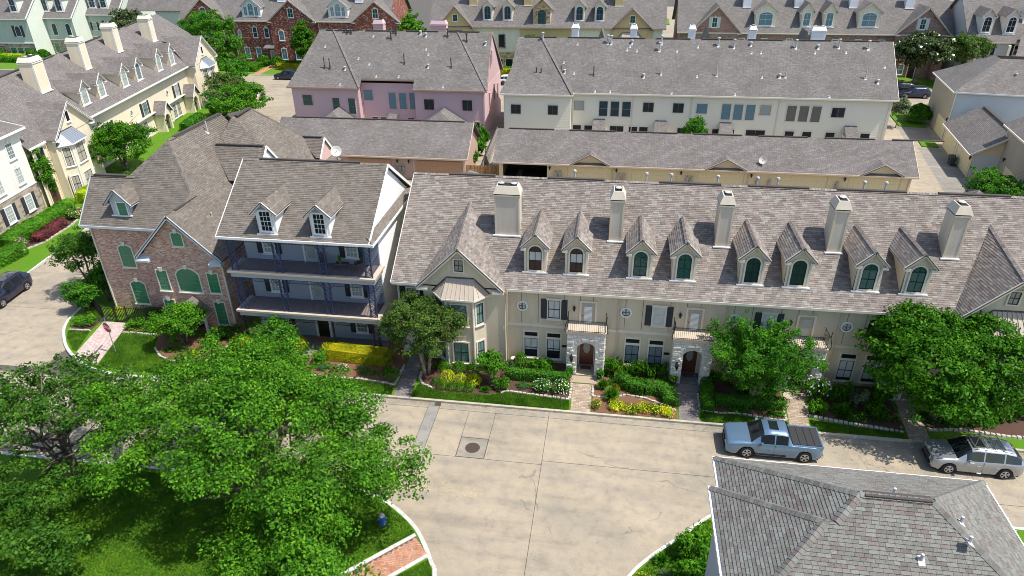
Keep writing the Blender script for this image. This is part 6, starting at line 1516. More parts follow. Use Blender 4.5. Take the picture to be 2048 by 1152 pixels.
m.poly([(-35.6, 92.4, 0), (-35.6, 93.6, 0), (-35.6, 93.6, 7), (-35.6, 92.4, 6.6)]); m.poly([(-27.5, 93.6, 0), (-27.5, 92.4, 0), (-27.5, 92.4, 6.6), (-27.5, 93.6, 7)]); m.poly([(-17.7, 92.4, 0), (-17.7, 106, 0), (-17.7, 106, 6.5), (-17.7, YF, ZF - 0.12), (-17.7, 92.4, 6.75)]); m.poly([(-45.4, 106, 0), (-45.4, 92.4, 0), (-45.4, 92.4, 6.5), (-45.4, 106, 6.5)]); m.poly([(-17.7, 106, 0), (-45.4, 106, 0), (-45.4, 106, 6.4), (-17.7, 106, 6.4)]); m.build('wall', F, 'siding_pink')
for x0, x1, y in ((-45.3, -35.75, 92.4), (-27.4, -17.85, 92.4), (-35.5, -27.6, 93.6)): siding(F, x0, x1, y, 0.3, 6.5, 'siding_pink', 0.22)
siding(F, 92.5, 106, -17.7, 0.3, 6.5, 'siding_pink', 0.22, axis='y')
m = MB(); m.box(-45.9, 91.9, 6.28, -35.2, 92, 6.48); m.box(-27.6, 91.9, 6.28, -17.2, 92, 6.48); m.box(-35.2, 93.1, 7.3, -27.6, 93.2, 7.5); m.beam((-17.3, 92.0, 6.42), (-17.6, YF, ZF - 0.06), 0.06, 0.22); m.beam((-17.3, 106.6, 6.42), (-17.6, YF, ZF - 0.06), 0.06, 0.22); m.build('fascia', F, 'trim_brown')
m = MB(); downspout(m, -35.5, 93.55, 0.2, 7.2); downspout(m, -17.8, 92.36, 0.2, 6.3); m.build('downspout', F, 'trim_pink'); MB().box(-35.75, 92.34, 0.2, -35.6, 92.4, 6.5).build('corner_board', F, 'trim_pink')
kw = dict(trim='trim_pink', sash='frame_grey', tw=0.06, sill=False, nx=1, ny=2)
window(F, -43.2, 92.37, 3.8, 1.55, 1.6, glass='glass_teal', **kw)
for x in (-39.0, -36.7): window(F, x, 92.37, 2.7, 1.15, 2.35, glass='glass_teal', **kw)
window(F, -34.6, 93.57, 4.4, 1.45, 1.6, glass='glass_sky', **kw)
for x in (-31.1, -29.6, -28.1): window(F, x, 93.57, 3.3, 1.15, 2.4, glass='glass_sky', **kw)
for x in (-25.5, -20.1): window(F, x, 92.37, 3.6, 1.55, 1.6, glass='glass_dark', back='screen_dark', **dict(kw, nx=2, ny=1))
for x in (-33.9, -32.7, -28.6, -18.9): window(F, x, 93.57 if x < -28 else 92.37, 0.4, 1.1, 1.8, glass='glass_dark', **dict(kw, sash='frame_white'))
for y, z in ((97.6, 8.6), (98.6, 9.0)): window(F, -17.68, y, z, 0.55, 1.7, pi / 2, glass='glass_dark', **dict(kw, ny=1))
for y, z, h in ((96, 3.4, 2), (100, 3.4, 2.4), (103, 3.2, 2)): window(F, -17.66, y, z, 0.7, h, pi / 2, glass='glass_dark', **dict(kw, ny=1))
FV = [(-38.81, 99.0, 2), (-38.16, 98.99, 2), (-32.06, 98.3, 2), (-31.47, 98.95, 2), (-34.71, 98.59, 0), (-27.86, 98.99, 1), (-27.03, 98.72, 1), (-23.89, 98.67, 2), (-21.05, 98.1, 2), (-41.55, 97.16, 0), (-40.96, 94.6, 3), (-40.13, 94.5, 3), (-37.87, 94.3, 1), (-29.43, 95.2, 3), (-25.95, 94.77, 1), (-22.67, 94.82, 3), (-34.47, 94.99, 0), (-36.22, 95.66, 0), (-33.12, 93.5, 0), (-29.9, 93.5, 0), (-38.14, 92.41, 0), (-23.4, 92.37, 0), (-26.65, 97.01, 0), (-26.2, 96.34, 0), (-18.34, 97.75, 1)]
for x, y, k in FV: vent_pipe(F, x, y, zf_(y), (0.18, 0.3, 0.95, 1.3)[k], (0.07, 0.1, 0.09, 0.07)[k], 1 if k in (1, 2) else 0, 'vent_white' if k < 2 else 'metal_dark', (0, .88))
for x, w in ((-35.6, 1.5), (-26.4, 2.3)): chimney(F, x - w / 2, x + w / 2, 103.6, 104.8, 9.0, 8.0, 13.2, 'trim_pink', 'trim_pink', 'siding_pink', 0, panel=False, lap=True)
for x, w, z in ((-38.6, 2.7, 2.9), (-23.3, 3.3, 3.2)):   # hipped rear wings
    m = MB(); pk = (x, 89.8, z + 0.9); c = [(x - w, 87.6), (x + w, 87.6), (x + w, 92.3), (x - w, 92.3)]
    m.poly([(*c[0], z - 1.2), (*c[1], z - 1.2), pk]); m.poly([(*c[1], z - 1.2), (*c[2], z - 1.2), (x, 92.3, z + 0.9), pk]); m.poly([(*c[3], z - 1.2), (*c[0], z - 1.2), pk, (x, 92.3, z + 0.9)]); m.box(x - w + .3, 87.9, 0, x + w - .3, 92.3, z - 1.2, 1); m.build('rear_wing', F, ['roof_far_grey', 'siding_pink'])
m = MB(); m.slab([(-31.9, 91.6, 1.7), (-30.4, 91.6, 1.7), (-30.5, 93.5, 2.7), (-31.8, 93.5, 2.7)], 0.1); m.box(-31.8, 91.7, 0, -30.5, 93.5, 1.7, 1); m.build('back_porch', F, ['roof_far_grey', 'siding_pink'])
G = thing('pink_garage', 'pink garage with brown orange doors behind the balcony house', 'garage', (-25, 74.7, 0))
SG, RG = 0.68, 2.9 - 0.68 * 74.1; zg_ = lambda y: RG + SG * y; YG = 78.6; ZG = zg_(YG)
F_, B_ = gable_planes(-40.5, -16.4, 74.1, YG, 83.1, 2.9, ZG); m = MB(); m.slab(F_, 0.1); m.slab(B_, 0.1); m.build('roof', G, 'roof_far_mauve'); MB().box(-39, YG - 0.1, ZG - 0.02, -17.5, YG + 0.12, ZG + 0.08).build('ridge_vent', G, 'ridge_vent')
m = MB(); m.poly([(-40, 74.6, 0), (-16.9, 74.6, 0), (-16.9, 74.6, 2.95), (-40, 74.6, 2.95)]); m.poly([(-16.9, 74.6, 0), (-16.9, 82.7, 0), (-16.9, 82.7, 2.9), (-16.9, YG, ZG - 0.1), (-16.9, 74.6, 3.1)]); m.poly([(-40, 82.7, 0), (-40, 74.6, 0), (-40, 74.6, 3), (-40, YG, ZG - .1), (-40, 82.7, 2.9)]); m.poly([(-16.9, 82.7, 0), (-40, 82.7, 0), (-40, 82.7, 2.9), (-16.9, 82.7, 2.9)]); m.build('wall', G, 'garage_pink_wall')
for x, w in ((-19.9, 5.4), (-28.3, 5.2), (-34.5, 5.0)): panelled_door(G, x, 74.57, 0, w, 2.4, 'garage_orange', 4, 10)
m = MB(); m.box(-40.5, 74.0, 2.7, -16.4, 74.1, 2.88); m.beam((-16.38, 74.1, 2.82), (-16.38, YG, ZG - 0.06), 0.05, 0.18); m.box(-17.05, 74.52, 0, -16.85, 74.6, 2.7); m.box(-23.0, 74.5, 0, -22.85, 74.6, 2.7); m.build('fascia', G, 'trim_tan')
for x in (-23.5, -24.9): lantern(G, x, 74.58, 2.3, 0.9)
for x in (-24.2, -24.6, -25.3): m = MB(); m.box(x - 0.14, 74.4, 1.1, x + 0.14, 74.58, 1.6); m.cyl((x, 74.5, 0), (x, 74.5, 2.0), 0.03); m.build('meter', G, 'sign_back')

# ================================================================== fences
def fence(label, p, q, h, mat, pk=0.16, name='wood_fence'):
    t = thing(name, label, 'fence', (p[0], p[1], 0)); L = math.hypot(q[0] - p[0], q[1] - p[1]); n = int(L / pk); ux, uy = (q[0] - p[0]) / L, (q[1] - p[1]) / L; ang = atan2(uy, ux); r = random.Random(n)
    pm = [MB().box(0, -0.012, 0, pk - 0.015, 0.012, h + d).mesh('picket', mat) for d in (0, 0.015, -0.02)]
    for i in range(n): link('picket', pm[r.randrange(3)], t, loc=(p[0] + ux * i * pk, p[1] + uy * i * pk, 0.03), rot=ang)
    m = MB()
    for z in (0.4, h - 0.35): m.beam((p[0] - uy * -0.05, p[1] + ux * 0.05, z), (q[0] + uy * 0.05, q[1] + ux * 0.05, z), 0.05, 0.09)
    m.build('rail', t, mat); return t
fence('reddish board fence between the pink garage and the cream garage', (-16.8, 74.9), (-12.9, 75.1), 1.9, 'fence_wood'); fence('weathered grey board fence running back between the pink and cream rows', (-14.9, 75.4), (-15.75, 91.3), 1.9, 'fence_grey')
fence('orange board fence far behind the cream and brick rows', (13.4, 170.5), (17.6, 170.5), 3.6, 'fence_wood', 0.3); fence('grey board fence beside the orange fence far behind', (17.9, 150.0), (18.6, 170.0), 3.0, 'fence_grey', 0.3)

# ================================================================== K: houses along the right alley (frame turned 9 degrees, facades to -X)
TK = radians(-90 - 9.0)
def toK(p): return p
KX = Vector((0.155, 0.988)); 
KH = thing('blue_sided_house', 'grey tan house with pale blue lap siding on its end wall beside the right alley', 'house', (44.0, 97.6, 0), TK, local=True)
# local x runs towards the camera along the alley, local y away from the alley
m = MB(); zE = 6.6; zR_ = 9.6; e = 0.45
m.poly([(-12, 0, 0), (0, 0, 0), (0, 0, zE), (-12, 0, zE)]); m.build('wall', KH, 'stucco_grey_tan'); m = MB(); m.poly([(0, 0, 0), (0, 11, 0), (0, 11, zE + 2.2), (0, 7.5, zE + 0.3), (0, 0, zE)]); m.poly([(0, 7.2, zE - 0.2), (0, 14, zE - 0.2), (0, 14, zE + 3.4)]); m.build('end_wall', KH, 'siding_pale_blue'); siding(KH, 0.1, 13.5, 0, 0.2, zE + 0.1, 'siding_pale_blue', 0.27, axis='y', p=0.06)
m = MB(); zs_ = 0.6; rx = -5.5
m.slab([(-12.4, -e, zE), (e, -e, zE), (-5.2, 5.3, zE + 5.3 * zs_ + .2), (-7.5, 5.3, zE + 5.3 * zs_ + .2)], 0.12); m.slab([(e, -e, zE), (e, 8.0, zE), (-0.5, 12.5, zE + 2.9), (-5.2, 14, zE + 3.4), (-5.2, 5.3, zE + 3.38)], 0.12); m.slab([(-12.4, -e, zE), (-7.5, 5.3, zE + 3.38), (-7.5, 14, zE + 3.4), (-12.4, 14, zE)], 0.1); m.build('roof', KH, 'roof_far_grey')
m = MB(); m.box(-12.4, -e - 0.08, zE - 0.2, e + 0.05, -e, zE - 0.02); m.box(e, -e, zE - 0.2, e + 0.08, 8, zE - 0.02); m.box(-0.02, -0.06, 0, 0.08, 0.04, zE - 0.1); m.build('fascia', KH, 'trim_white')
panelled_door(KH, -2.9, -0.02, 0, 4.8, 2.4, 'garage_cream', 4, 8); lantern(KH, -0.3, -0.01, 2.9, 0.9)
for x, y in ((-2.6, 6.8), (-2.2, 9.6)): vent_pipe(KH, x, y, zE + (e - x) * 0.6 - 0.15, 0.3, 0.09, 1)
KG = thing('alley_garage', 'low tan double garage with a plain grey shingle roof on the right alley', 'garage', (43.1, 95.4, 0), TK, local=True)
m = MB(); m.poly([(0, 0, 0), (12.6, 0, 0), (12.6, 0, 2.75), (0, 0, 2.75)]); m.poly([(12.6, 0, 0), (12.6, 7, 0), (12.6, 7, 2.75), (12.6, 3.4, 5.25), (12.6, 0, 2.75)]); m.poly([(0, 7, 0), (0, 0, 0), (0, 0, 2.75), (0, 3.4, 5.25), (0, 7, 2.75)]); m.build('wall', KG, 'garage_cream_wall'); siding(KG, 0.1, 5.5, 12.6, 0.2, 2.7, 'siding_pale_grey', 0.25, axis='y')
m = MB(); m.slab([(-0.5, -0.45, 2.8), (13.1, -0.45, 2.8), (13.1, 3.4, 5.35), (-0.5, 3.4, 5.35)], 0.1); m.slab([(13.1, 3.4, 5.35), (13.1, 7.2, 2.8), (-0.5, 7.2, 2.8), (-0.5, 3.4, 5.35)], 0.1); m.build('roof', KG, 'roof_far_mauve'); MB().box(0.2, 3.25, 5.33, 12.6, 3.55, 5.45).build('ridge_vent', KG, 'ridge_vent')
m = MB(); m.box(-0.5, -0.55, 2.6, 13.1, -0.45, 2.78); m.beam((13.14, -0.45, 2.75), (13.14, 3.4, 5.3), 0.06, 0.2); m.box(6.1, -0.06, 0, 6.5, 0.0, 2.6); m.box(12.5, -0.06, 0, 12.65, 0.0, 2.6); m.build('fascia', KG, 'trim_cream')
panelled_door(KG, 3.2, -0.02, 0, 5.0, 2.35, 'garage_cream', 4, 8); panelled_door(KG, 9.6, -0.02, 0, 5.2, 2.35, 'garage_cream', 4, 8); lantern(KG, 12.4, -0.01, 2.3, 0.9)
KT = thing('tan_end_house', 'tall tan stucco house cut off by the right edge beyond the alley garage', 'house', (43.9, 82.9, 0), TK, local=True)
m = MB(); m.poly([(0, 0, 0), (11, 0, 0), (11, 0, 6.2), (0, 0, 6.2)]); m.poly([(0, 8, 0), (0, 0, 0), (0, 0, 6.2), (0, 8, 6.2)]); m.poly([(11, 0, 0), (11, 8, 0), (11, 8, 6.2), (11, 0, 6.2)]); m.build('wall', KT, 'stucco_grey_tan'); m = MB(); m.slab([(-0.45, -0.45, 6.2), (11.4, -0.45, 6.2), (11.4, 5, 9.6), (-0.45, 5, 9.6)], 0.12); m.slab([(-0.45, 10, 6.2), (-0.45, 5, 9.6), (11.4, 5, 9.6), (11.4, 10, 6.2)], 0.1); m.build('roof', KT, 'roof_far_mauve'); m = MB(); m.box(-0.45, -0.55, 6.0, 11.4, -0.45, 6.18); m.box(-0.06, -0.06, 0, 0.06, 0.06, 6.1); m.build('fascia', KT, 'trim_cream'); panelled_door(KT, 5.2, -0.02, 0, 5.0, 2.35, 'garage_cream', 4, 8); lantern(KT, 2.0, -0.01, 2.9, 0.9)

# ================================================================== L: near hipped roof at the lower right
Lh = thing('hipped_house', 'grey sided corner house under a big hipped grey shingle roof at the lower right', 'house', (9.6, 17, 0))
ZL, SL, ZT = 9.1, 0.645, 11.53; dd = (ZT - ZL) / SL
NW, NE = (4.73, 21.09), (14.46, 21.09); RWx, REx, RYY = NW[0] + dd, NE[0] - dd, 21.09 - dd
YS = RYY - dd; x2 = NW[0] - 0.33
roof = MB()
N_ = [(NE[0], NE[1], ZL), (NW[0], NW[1], ZL), (RWx, RYY, ZT), (REx, RYY, ZT)]; dM = (19.45 - YS) / 2; M_ = (x2 + dM, 19.45 - dM, ZL + SL * dM); V_ = (NW[0] + dM, 19.45 - dM, ZL + SL * dM)
E_ = [(NE[0], YS, ZL), (NE[0], NE[1], ZL), (REx, RYY, ZT)]
Sp = [(x2, YS, ZL), (NE[0], YS, ZL), (REx, RYY, ZT), (RWx, RYY, ZT), V_, M_]; SQ = [(NW[0], YS, ZL), (NE[0], YS, ZL), (REx, RYY, ZT), (RWx, RYY, ZT)]
HYn = 19.45
# south-west wing plane, parallel to the west plane and 0.38 m further out
wp = [(x2, HYn, ZL), (x2, YS, ZL), M_]
Nw = [M_, V_, (NW[0], HYn, ZL), (x2, HYn, ZL)]; WPOLY = [(NW[0], NW[1], ZL), (NW[0], HYn, ZL), V_, (RWx, RYY, ZT)]
for P in (N_, WPOLY, E_, Sp, wp): roof.slab(P, 0.12)
roof.slab(Nw, 0.1); roof = roof.build('roof', Lh, 'underlay_grey'); sh = Shingler(roof, 'shingle_grey', exp=0.127, w=(0.19, 0.24, 0.30), rise=0.024)
for P in (N_, WPOLY, E_, SQ, [(x2, YS, ZL), (NW[0], YS, ZL), V_, M_], wp, Nw): sh.add(P)
sh.finish()
_cap = MB(); ridge_caps(_cap, (0, 0, 0), (0, -0.195, 0), 0.15, 0.09, 0.195); capm = _cap.mesh('ridge_cap', 'shingle_grey')
for p_, q_ in (((NW[0], NW[1], ZL), (RWx, RYY, ZT)), ((NE[0], NE[1], ZL), (REx, RYY, ZT)), ((x2, HYn, ZL), M_), ((x2, YS, ZL), M_), (V_, (RWx, RYY, ZT)), ((NE[0], YS, ZL), (REx, RYY, ZT)), ((RWx, RYY, ZT), (REx, RYY, ZT))):
    p_, q_ = Vector(p_), Vector(q_); d = (q_ - p_); n = int(d.length / 0.18); d = d.normalized(); Y_ = -d; X_ = Y_.cross(Vector((0, 0, 1))).normalized(); Z_ = X_.cross(Y_)
    for i in range(n):
        o = p_ + d * (i * 0.18) + Vector((0, 0, 0.02)); link('ridge_cap', capm, roof, mw=Matrix(((X_.x, Y_.x, Z_.x, o.x), (X_.y, Y_.y, Z_.y, o.y), (X_.z, Y_.z, Z_.z, o.z), (0, 0, 0, 1))))
MB().box(RWx + 0.15, RYY - 0.13, ZT + 0.0, REx - 0.05, RYY + 0.12, ZT + 0.05).build('ridge_vent', roof, 'ridge_vent')
m = MB(); m.box(5.1, YS + 0.3, 0, 14.05, 20.7, 9.0); m.build('wall', Lh, 'siding_bluegrey'); siding(Lh, YS + .3, 20.7, 5.1, 0.2, 8.95, 'siding_bluegrey', 0.19, axis='y', flip=-1)
m = MB()
for a, b, c, d in ((NW[0] - 0.1, HYn, NW[0], 21.14), (x2 - 0.1, YS, x2, HYn)): m.box(a, b, ZL - 0.16, c, d, ZL - 0.03)
m.box(x2 - 0.1, HYn, ZL - 0.16, NW[0] - 0.1, HYn + 0.1, ZL - 0.03); m.box(NE[0], YS, ZL - 0.16, NE[0] + 0.1, 21.19, ZL - 0.03); m.box(NW[0] - 0.1, 21.1, ZL - 0.16, NE[0] + 0.1, 21.19, ZL - 0.03); m.build('gutter', Lh, 'trim_white')
for i in range(12): MB().box(x2 - 0.12, YS + 0.3 + i * 0.45, ZL - 0.05, x2 + 0.02, YS + 0.33 + i * 0.45, ZL - 0.012).build('gutter_strap', Lh, 'trim_white')
for i in range(5): MB().box(NW[0] - 0.12, 19.6 + i * 0.36, ZL - 0.05, NW[0] + 0.02, 19.63 + i * 0.36, ZL - 0.012).build('gutter_strap', Lh, 'trim_white')
for i in range(16): MB().box(NE[0] - 0.02, YS + 0.3 + i * 0.55, ZL - 0.05, NE[0] + 0.12, YS + 0.33 + i * 0.55, ZL - 0.012).build('gutter_strap', Lh, 'trim_white')

for x, y, z, s_ in ((9.67, 17.64, ZL + SL * (21.09 - 17.64), (0, -SL)), (11.56, 17.04, ZL + SL * (14.46 - 11.56), (-SL, 0)), (11.44, 16.18, ZL + SL * (14.46 - 11.44), (-SL, 0)), (10.06, 15.77, ZL + SL * (15.77 - YS), (0, SL))): vent_pipe(Lh, x, y, z, 0.26, 0.05, sl=s_)
m = MB(); m.slab([(14.3, 15.2, 7.6), (18.5, 15.2, 7.6), (18.5, 18.6, 7.6), (14.3, 18.6, 7.6)], 0.15); m.box(14.1, 15.3, 0, 18.2, 18.3, 7.45, 1); m.build('side_roof', Lh, ['roof_far_grey', 'siding_bluegrey'])
# ================================================================== D: long cream row on the left (frame turned 100 degrees, facade towards +X)
D = thing('cream_stucco_row', 'cream stucco townhouse row running away on the left with six arched dormers', 'townhouse row', (-59.2, 61.3, 0), radians(100.0), local=True)
ED = 6.8
Ra, Rb = (-1.0, 6.0), (61.0, 12.0)      # ridge in plan, from measured points
ry = lambda x: Ra[1] + (Rb[1] - Ra[1]) * (x - Ra[0]) / (Rb[0] - Ra[0]); rz_ = lambda x: 12.4
m = MB(); N_ = 12
for i in range(N_):
    a = -0.6 + (54.5 + 0.6) * i / N_; b = -0.6 + 55.1 * (i + 1) / N_
    m.slab([(a, 0.75, ED), (b, 0.75, ED), (b, ry(b), 12.4), (a, ry(a), 12.4)], 0.1); m.slab([(b, ry(b), 12.4), (b, ry(b) + 8.5, 6.0), (a, ry(a) + 8.5, 6.0), (a, ry(a), 12.4)], 0.1)
m.slab([(54.5, 0.75, ED), (61.5, 4.0, ED), (60.5, ry(60.5), 12.4), (54.5, ry(54.5), 12.4)], 0.1); m.slab([(61.5, 4.0, ED), (63, 18, 6.5), (60.5, ry(60.5), 12.4)], 0.1)
m.build('roof', D, 'roof_far_mauve')
for i in range(8): a = 0.5 + i * 7.4; MB().beam((a, ry(a), 12.42), (a + 5.6, ry(a + 5.6), 12.42), 0.3, 0.1).build('ridge_vent', D, 'ridge_vent')
m = MB(); m.poly([(0, 1.4, 0), (54, 1.4, 0), (54, 1.4, ED), (0, 1.4, ED)]); m.poly([(0, 14, 0), (0, 1.4, 0), (0, 1.4, ED), (0, ry(0), 12.2), (0, 14, 6.2)]); m.poly([(54, 1.4, 0), (61, 5, 0), (61, 5, ED), (54, 1.4, ED)]); m.poly([(61, 5, 0), (61, 18, 0), (61, 18, ED), (61, 5, ED)])
for x0, x1 in ((2.7, 10.5), (42.5, 52.3)): m.poly([(x0, 0, 0), (x1, 0, 0), (x1, 0, 6.7), (x0, 0, 6.7)]); m.poly([(x1, 0, 0), (x1, 1.45, 0), (x1, 1.45, 6.7), (x1, 0, 6.7)]); m.poly([(x0, 1.45, 0), (x0, 0, 0), (x0, 0, 6.7), (x0, 1.45, 6.7)])
m.poly([(0, 0.9, 0), (2.7, 0.9, 0), (2.7, 0.9, 6.75), (0, 0.9, 6.75)]); m.build('wall', D, 'stucco_cream')
m = MB(); m.box(10.6, 0.65, 6.6, 42.4, 0.75, 6.8); m.box(-0.6, 0.55, 6.6, 2.4, 0.65, 6.8); m.box(52.4, 0.65, 6.6, 54.5, 0.75, 6.8); m.build('gutter', D, 'trim_white')
sD = 0.76; rD = ED - sD * 0.75
for xc, hw, pk in ((6.6, 4.1, 9.95), (47.2, 5.0, 10.6)):
    cross_gable(D, xc, hw, -0.45, 6.75, pk, rD, sD, 'stucco_cream', 'roof_far_mauve', 'trim_white', 0, 6.6)
    window(D, xc - 0.2, -0.01, 7.75, 0.8, 1.25, trim='trim_white', glass='glass_navy')
    bay(D, xc - 1.2 if xc < 20 else xc, 0, 2.6, 4.5, 0.9, 0.1, 5.95, 'stucco_cream', 'trim_white', 'metal_roof_grey', 7.15, [(0.5, 2.0), (3.5, 2.2)], 'glass_dark', 'blind_tan')
window(D, 1.2, 0.88, 4.1, 1.6, 2.3, trim='trim_cream', glass='glass_dark', sash='frame_grey')
for x, y in ((1.3, 0.88), (3.6, -0.01)):
    m = MB(); o = outline(1.5, 2.9, 0.7, 0.0); m.ring(outline(1.8, 3.05, 0.8, 0.0), o, -0.08, 0.0); m.extr(o, -0.02, -0.005, 1); m.v = [(a + x, b + y, c) for a, b, c in m.v]; m.build('arch', D, ['stucco_cream', 'room_brown'])
lantern(D, 4.75, -0.02, 2.2, 1.6)
m = MB(); downspout(m, 2.55, 0.9, 0.1, 6.6); downspout(m, 42.4, 1.4, 0.1, 6.6); m.build('downspout', D, 'stucco_cream'); MB().box(10.55, 0.9, 3.1, 42.3, 1.39, 3.0).build('belt_course', D, 'stucco_cream')
for i, x in enumerate((14.15, 18.15, 24.3, 28.5, 35.15, 39.7)):
    yf = 1.9; s2 = (12.4 - ED) / (ry(x) - 0.75); r2 = ED - s2 * 0.75
    dormer(D, x, yf, r2 + s2 * yf, 1.9, 9.55, 10.7, r2, s2, 'stucco_cream', 'roof_far_mauve', 'trim_white', None, 0.3, 0.35)
    window(D, x, yf - 0.015, r2 + s2 * yf + 0.05, 1.35, 2.35, trim='trim_white', sash='frame_grey', glass='glass_pale' if i not in (3,) else 'glass_blue', blind='blind_white', arch=0.6, tw=0.12)
for x, w, d_, p in ((11.4, 2.0, 1.6, 2), (23.1, 1.5, 1.6, 1), (34.2, 1.5, 1.6, 1), (45.6, 1.5, 1.6, 1)):
    s2 = (12.4 - ED) / (ry(x) - 0.75); yf = 4.4 if x < 12 else 5.4 if x < 30 else 6.4; zb = ED + s2 * (yf - 0.75)
    chimney(D, x - w / 2, x + w / 2, yf, yf + d_, zb, zb + s2 * d_, zb + 3.4, 'stucco_cream', 'trim_white', 'stucco_ivory', p)
for x in (21.6, 33.2): round_window(D, x + 1.1, 1.39, 4.5, 0.42, trim='trim_white')
for x, g in ((26.7, 'glass_teal'), (37.7, 'glass_pale')): window(D, x, 1.39, 2.85, 1.45, 2.1, trim='trim_white', glass=g, blind='blind_white', shut='shutter_slate', tw=0.08)
window(D, 16.2, 1.39, 2.85, 1.6, 2.1, trim='trim_white', glass='glass_teal', blind='blind_white', shut='shutter_slate', tw=0.08)
for x in (25.6, 33.4, 35.4, 37.0): window(D, x, 1.39, 0.4, 1.3, 2.1, trim='trim_white', glass='glass_dark', blind='blind_tan')
for x in (29.8, 40.6):
    m = MB(); arch_wall(m, x - 1.2, x + 1.2, 0.0, 0.3, 0, 2.9, x - 0.75, x + 0.75, 2.45, 0.65); m.box(x - 1.2, 0.3, 0, x - 1.0, 1.38, 2.9); m.box(x + 1.0, 0.3, 0, x + 1.2, 1.38, 2.9); m.poly([(x - 1.2, 0, 2.9), (x + 1.2, 0, 2.9), (x, 0, 4.2)])
    p = m.build('porch', D, 'stucco_cream'); m = MB(); m.slab([(x - 1.55, -0.35, 2.65), (x, -0.35, 4.35), (x, 1.38, 4.35), (x - 1.55, 1.38, 2.65)][::-1], 0.08); m.slab([(x + 1.55, -0.35, 2.65), (x + 1.55, 1.38, 2.65), (x, 1.38, 4.35), (x, -0.35, 4.35)], 0.08); m.build('porch_roof', p, 'roof_far_mauve')
    m = MB(); m.beam((x - 1.55, -0.37, 2.6), (x, -0.37, 4.28), 0.05, 0.16); m.beam((x + 1.55, -0.37, 2.6), (x, -0.37, 4.28), 0.05, 0.16); m.build('porch_trim', p, 'trim_white'); lantern(p, x - 1.0, -0.02, 1.8, 1.2); door(D, x, 1.37, 0.1, 1.2, 2.4, leaf='door_dark', trim='trim_white', glass='glass_dark')

# ================================================================== E: white house at the left edge
E_h = thing('white_house', 'white stucco house with a stone ground floor and dark shutters at the left edge', 'house', (-60.3, 60.6, 0), radians(99.0), local=True)
m = MB(); m.poly([(-14, 0, 3.2), (0, 0, 3.2), (0, 0, 9.0), (-14, 0, 9.0)]); m.poly([(0, 0, 3.2), (0, 10, 3.2), (0, 10, 9), (0, 0, 9)]); m.build('wall', E_h, 'stucco_white'); m = MB(); m.poly([(-14, -0.02, 0), (0, -0.02, 0), (0, -0.02, 3.2), (-14, -0.02, 3.2)]); m.poly([(0.02, 0, 0), (0.02, 10, 0), (0.02, 10, 3.2), (0.02, 0, 3.2)]); m.build('stone_base', E_h, 'stone_far'); MB().box(-14, -0.06, 3.14, 0.05, 0, 3.26).build('belt_course', E_h, 'trim_white')
m = MB(); m.slab([(-14, -0.5, 9.0), (0.5, -0.5, 9.0), (0.5, 5.5, 10.6), (-14, 5.5, 10.6)], 0.1); m.slab([(0.5, 11, 9.0), (-14, 11, 9.0), (-14, 5.5, 10.6), (0.5, 5.5, 10.6)], 0.1); m.build('roof', E_h, 'roof_far_mauve'); m = MB(); m.box(-14, -0.6, 8.8, 0.55, -0.5, 9.0); m.beam((0.53, -0.5, 8.95), (0.53, 5.5, 10.55), 0.06, 0.22); m.poly([(-14, 0, 8.85), (0.5, 0, 8.85), (0.5, -0.5, 8.85), (-14, -0.5, 8.85)][::-1]); m.build('fascia', E_h, 'trim_white')
for x in (-2.0, -5.2, -8.4):
    window(E_h, x, 0, 6.35, 1.15, 1.75, trim='trim_white', sash='frame_white', glass='glass_blue', blind='blind_white', nx=3, ny=4, tw=0.1, key='trim_white'); window(E_h, x, 0, 3.75, 1.15, 1.75, trim='trim_white', sash='frame_white', glass='glass_pale', blind='blind_white', nx=3, ny=4, tw=0.1, key='trim_white'); window(E_h, x, -0.02, 0.8, 1.2, 1.75, trim='trim_white', sash='frame_white', glass='glass_pale', blind='blind_white', nx=3, ny=4, tw=0.1, shut='shutter_slate')

# ================================================================== back rows beyond the far street
def back_roof(root, x0, x1, yf, ze, s, depth, mat='roof_far_grey', fasc='trim_cream'):
    yr = yf + depth; zr = ze + s * depth; F, B = gable_planes(x0, x1, yf, yr, yr + depth, ze, zr)
    m = MB(); m.slab(F, 0.12); m.slab(B, 0.12); m.build('roof', root, mat); m = MB(); m.box(x0, yf - 0.08, ze - 0.22, x1, yf, ze - 0.02); m.build('gutter', root, fasc); return ze - s * yf
def ends(root, x0, x1, yf, yb, zt, wall, zb=0, peak=None):
    m = MB(); m.poly([(x0, yf, zb), (x1, yf, zb), (x1, yf, zt), (x0, yf, zt)]); yr = (yf + yb) / 2; pk = peak or zt
    m.poly([(x1, yf, 0), (x1, yb, 0), (x1, yb, zt), (x1, yr, pk), (x1, yf, zt)]); m.poly([(x0, yb, 0), (x0, yf, 0), (x0, yf, zt), (x0, yr, pk), (x0, yb, zt)]); return m.build('wall', root, wall)
R = thing('red_brick_row', 'dark red brick townhouse row with white triple window dormers beyond the far street', 'townhouse row', (-71, 138.3, 0))
rr0 = back_roof(R, -90, -45, 137.8, 8.8, 0.9, 8.5); ends(R, -89.5, -45.5, 138.3, 154, 8.9, 'brick_red', peak=16)
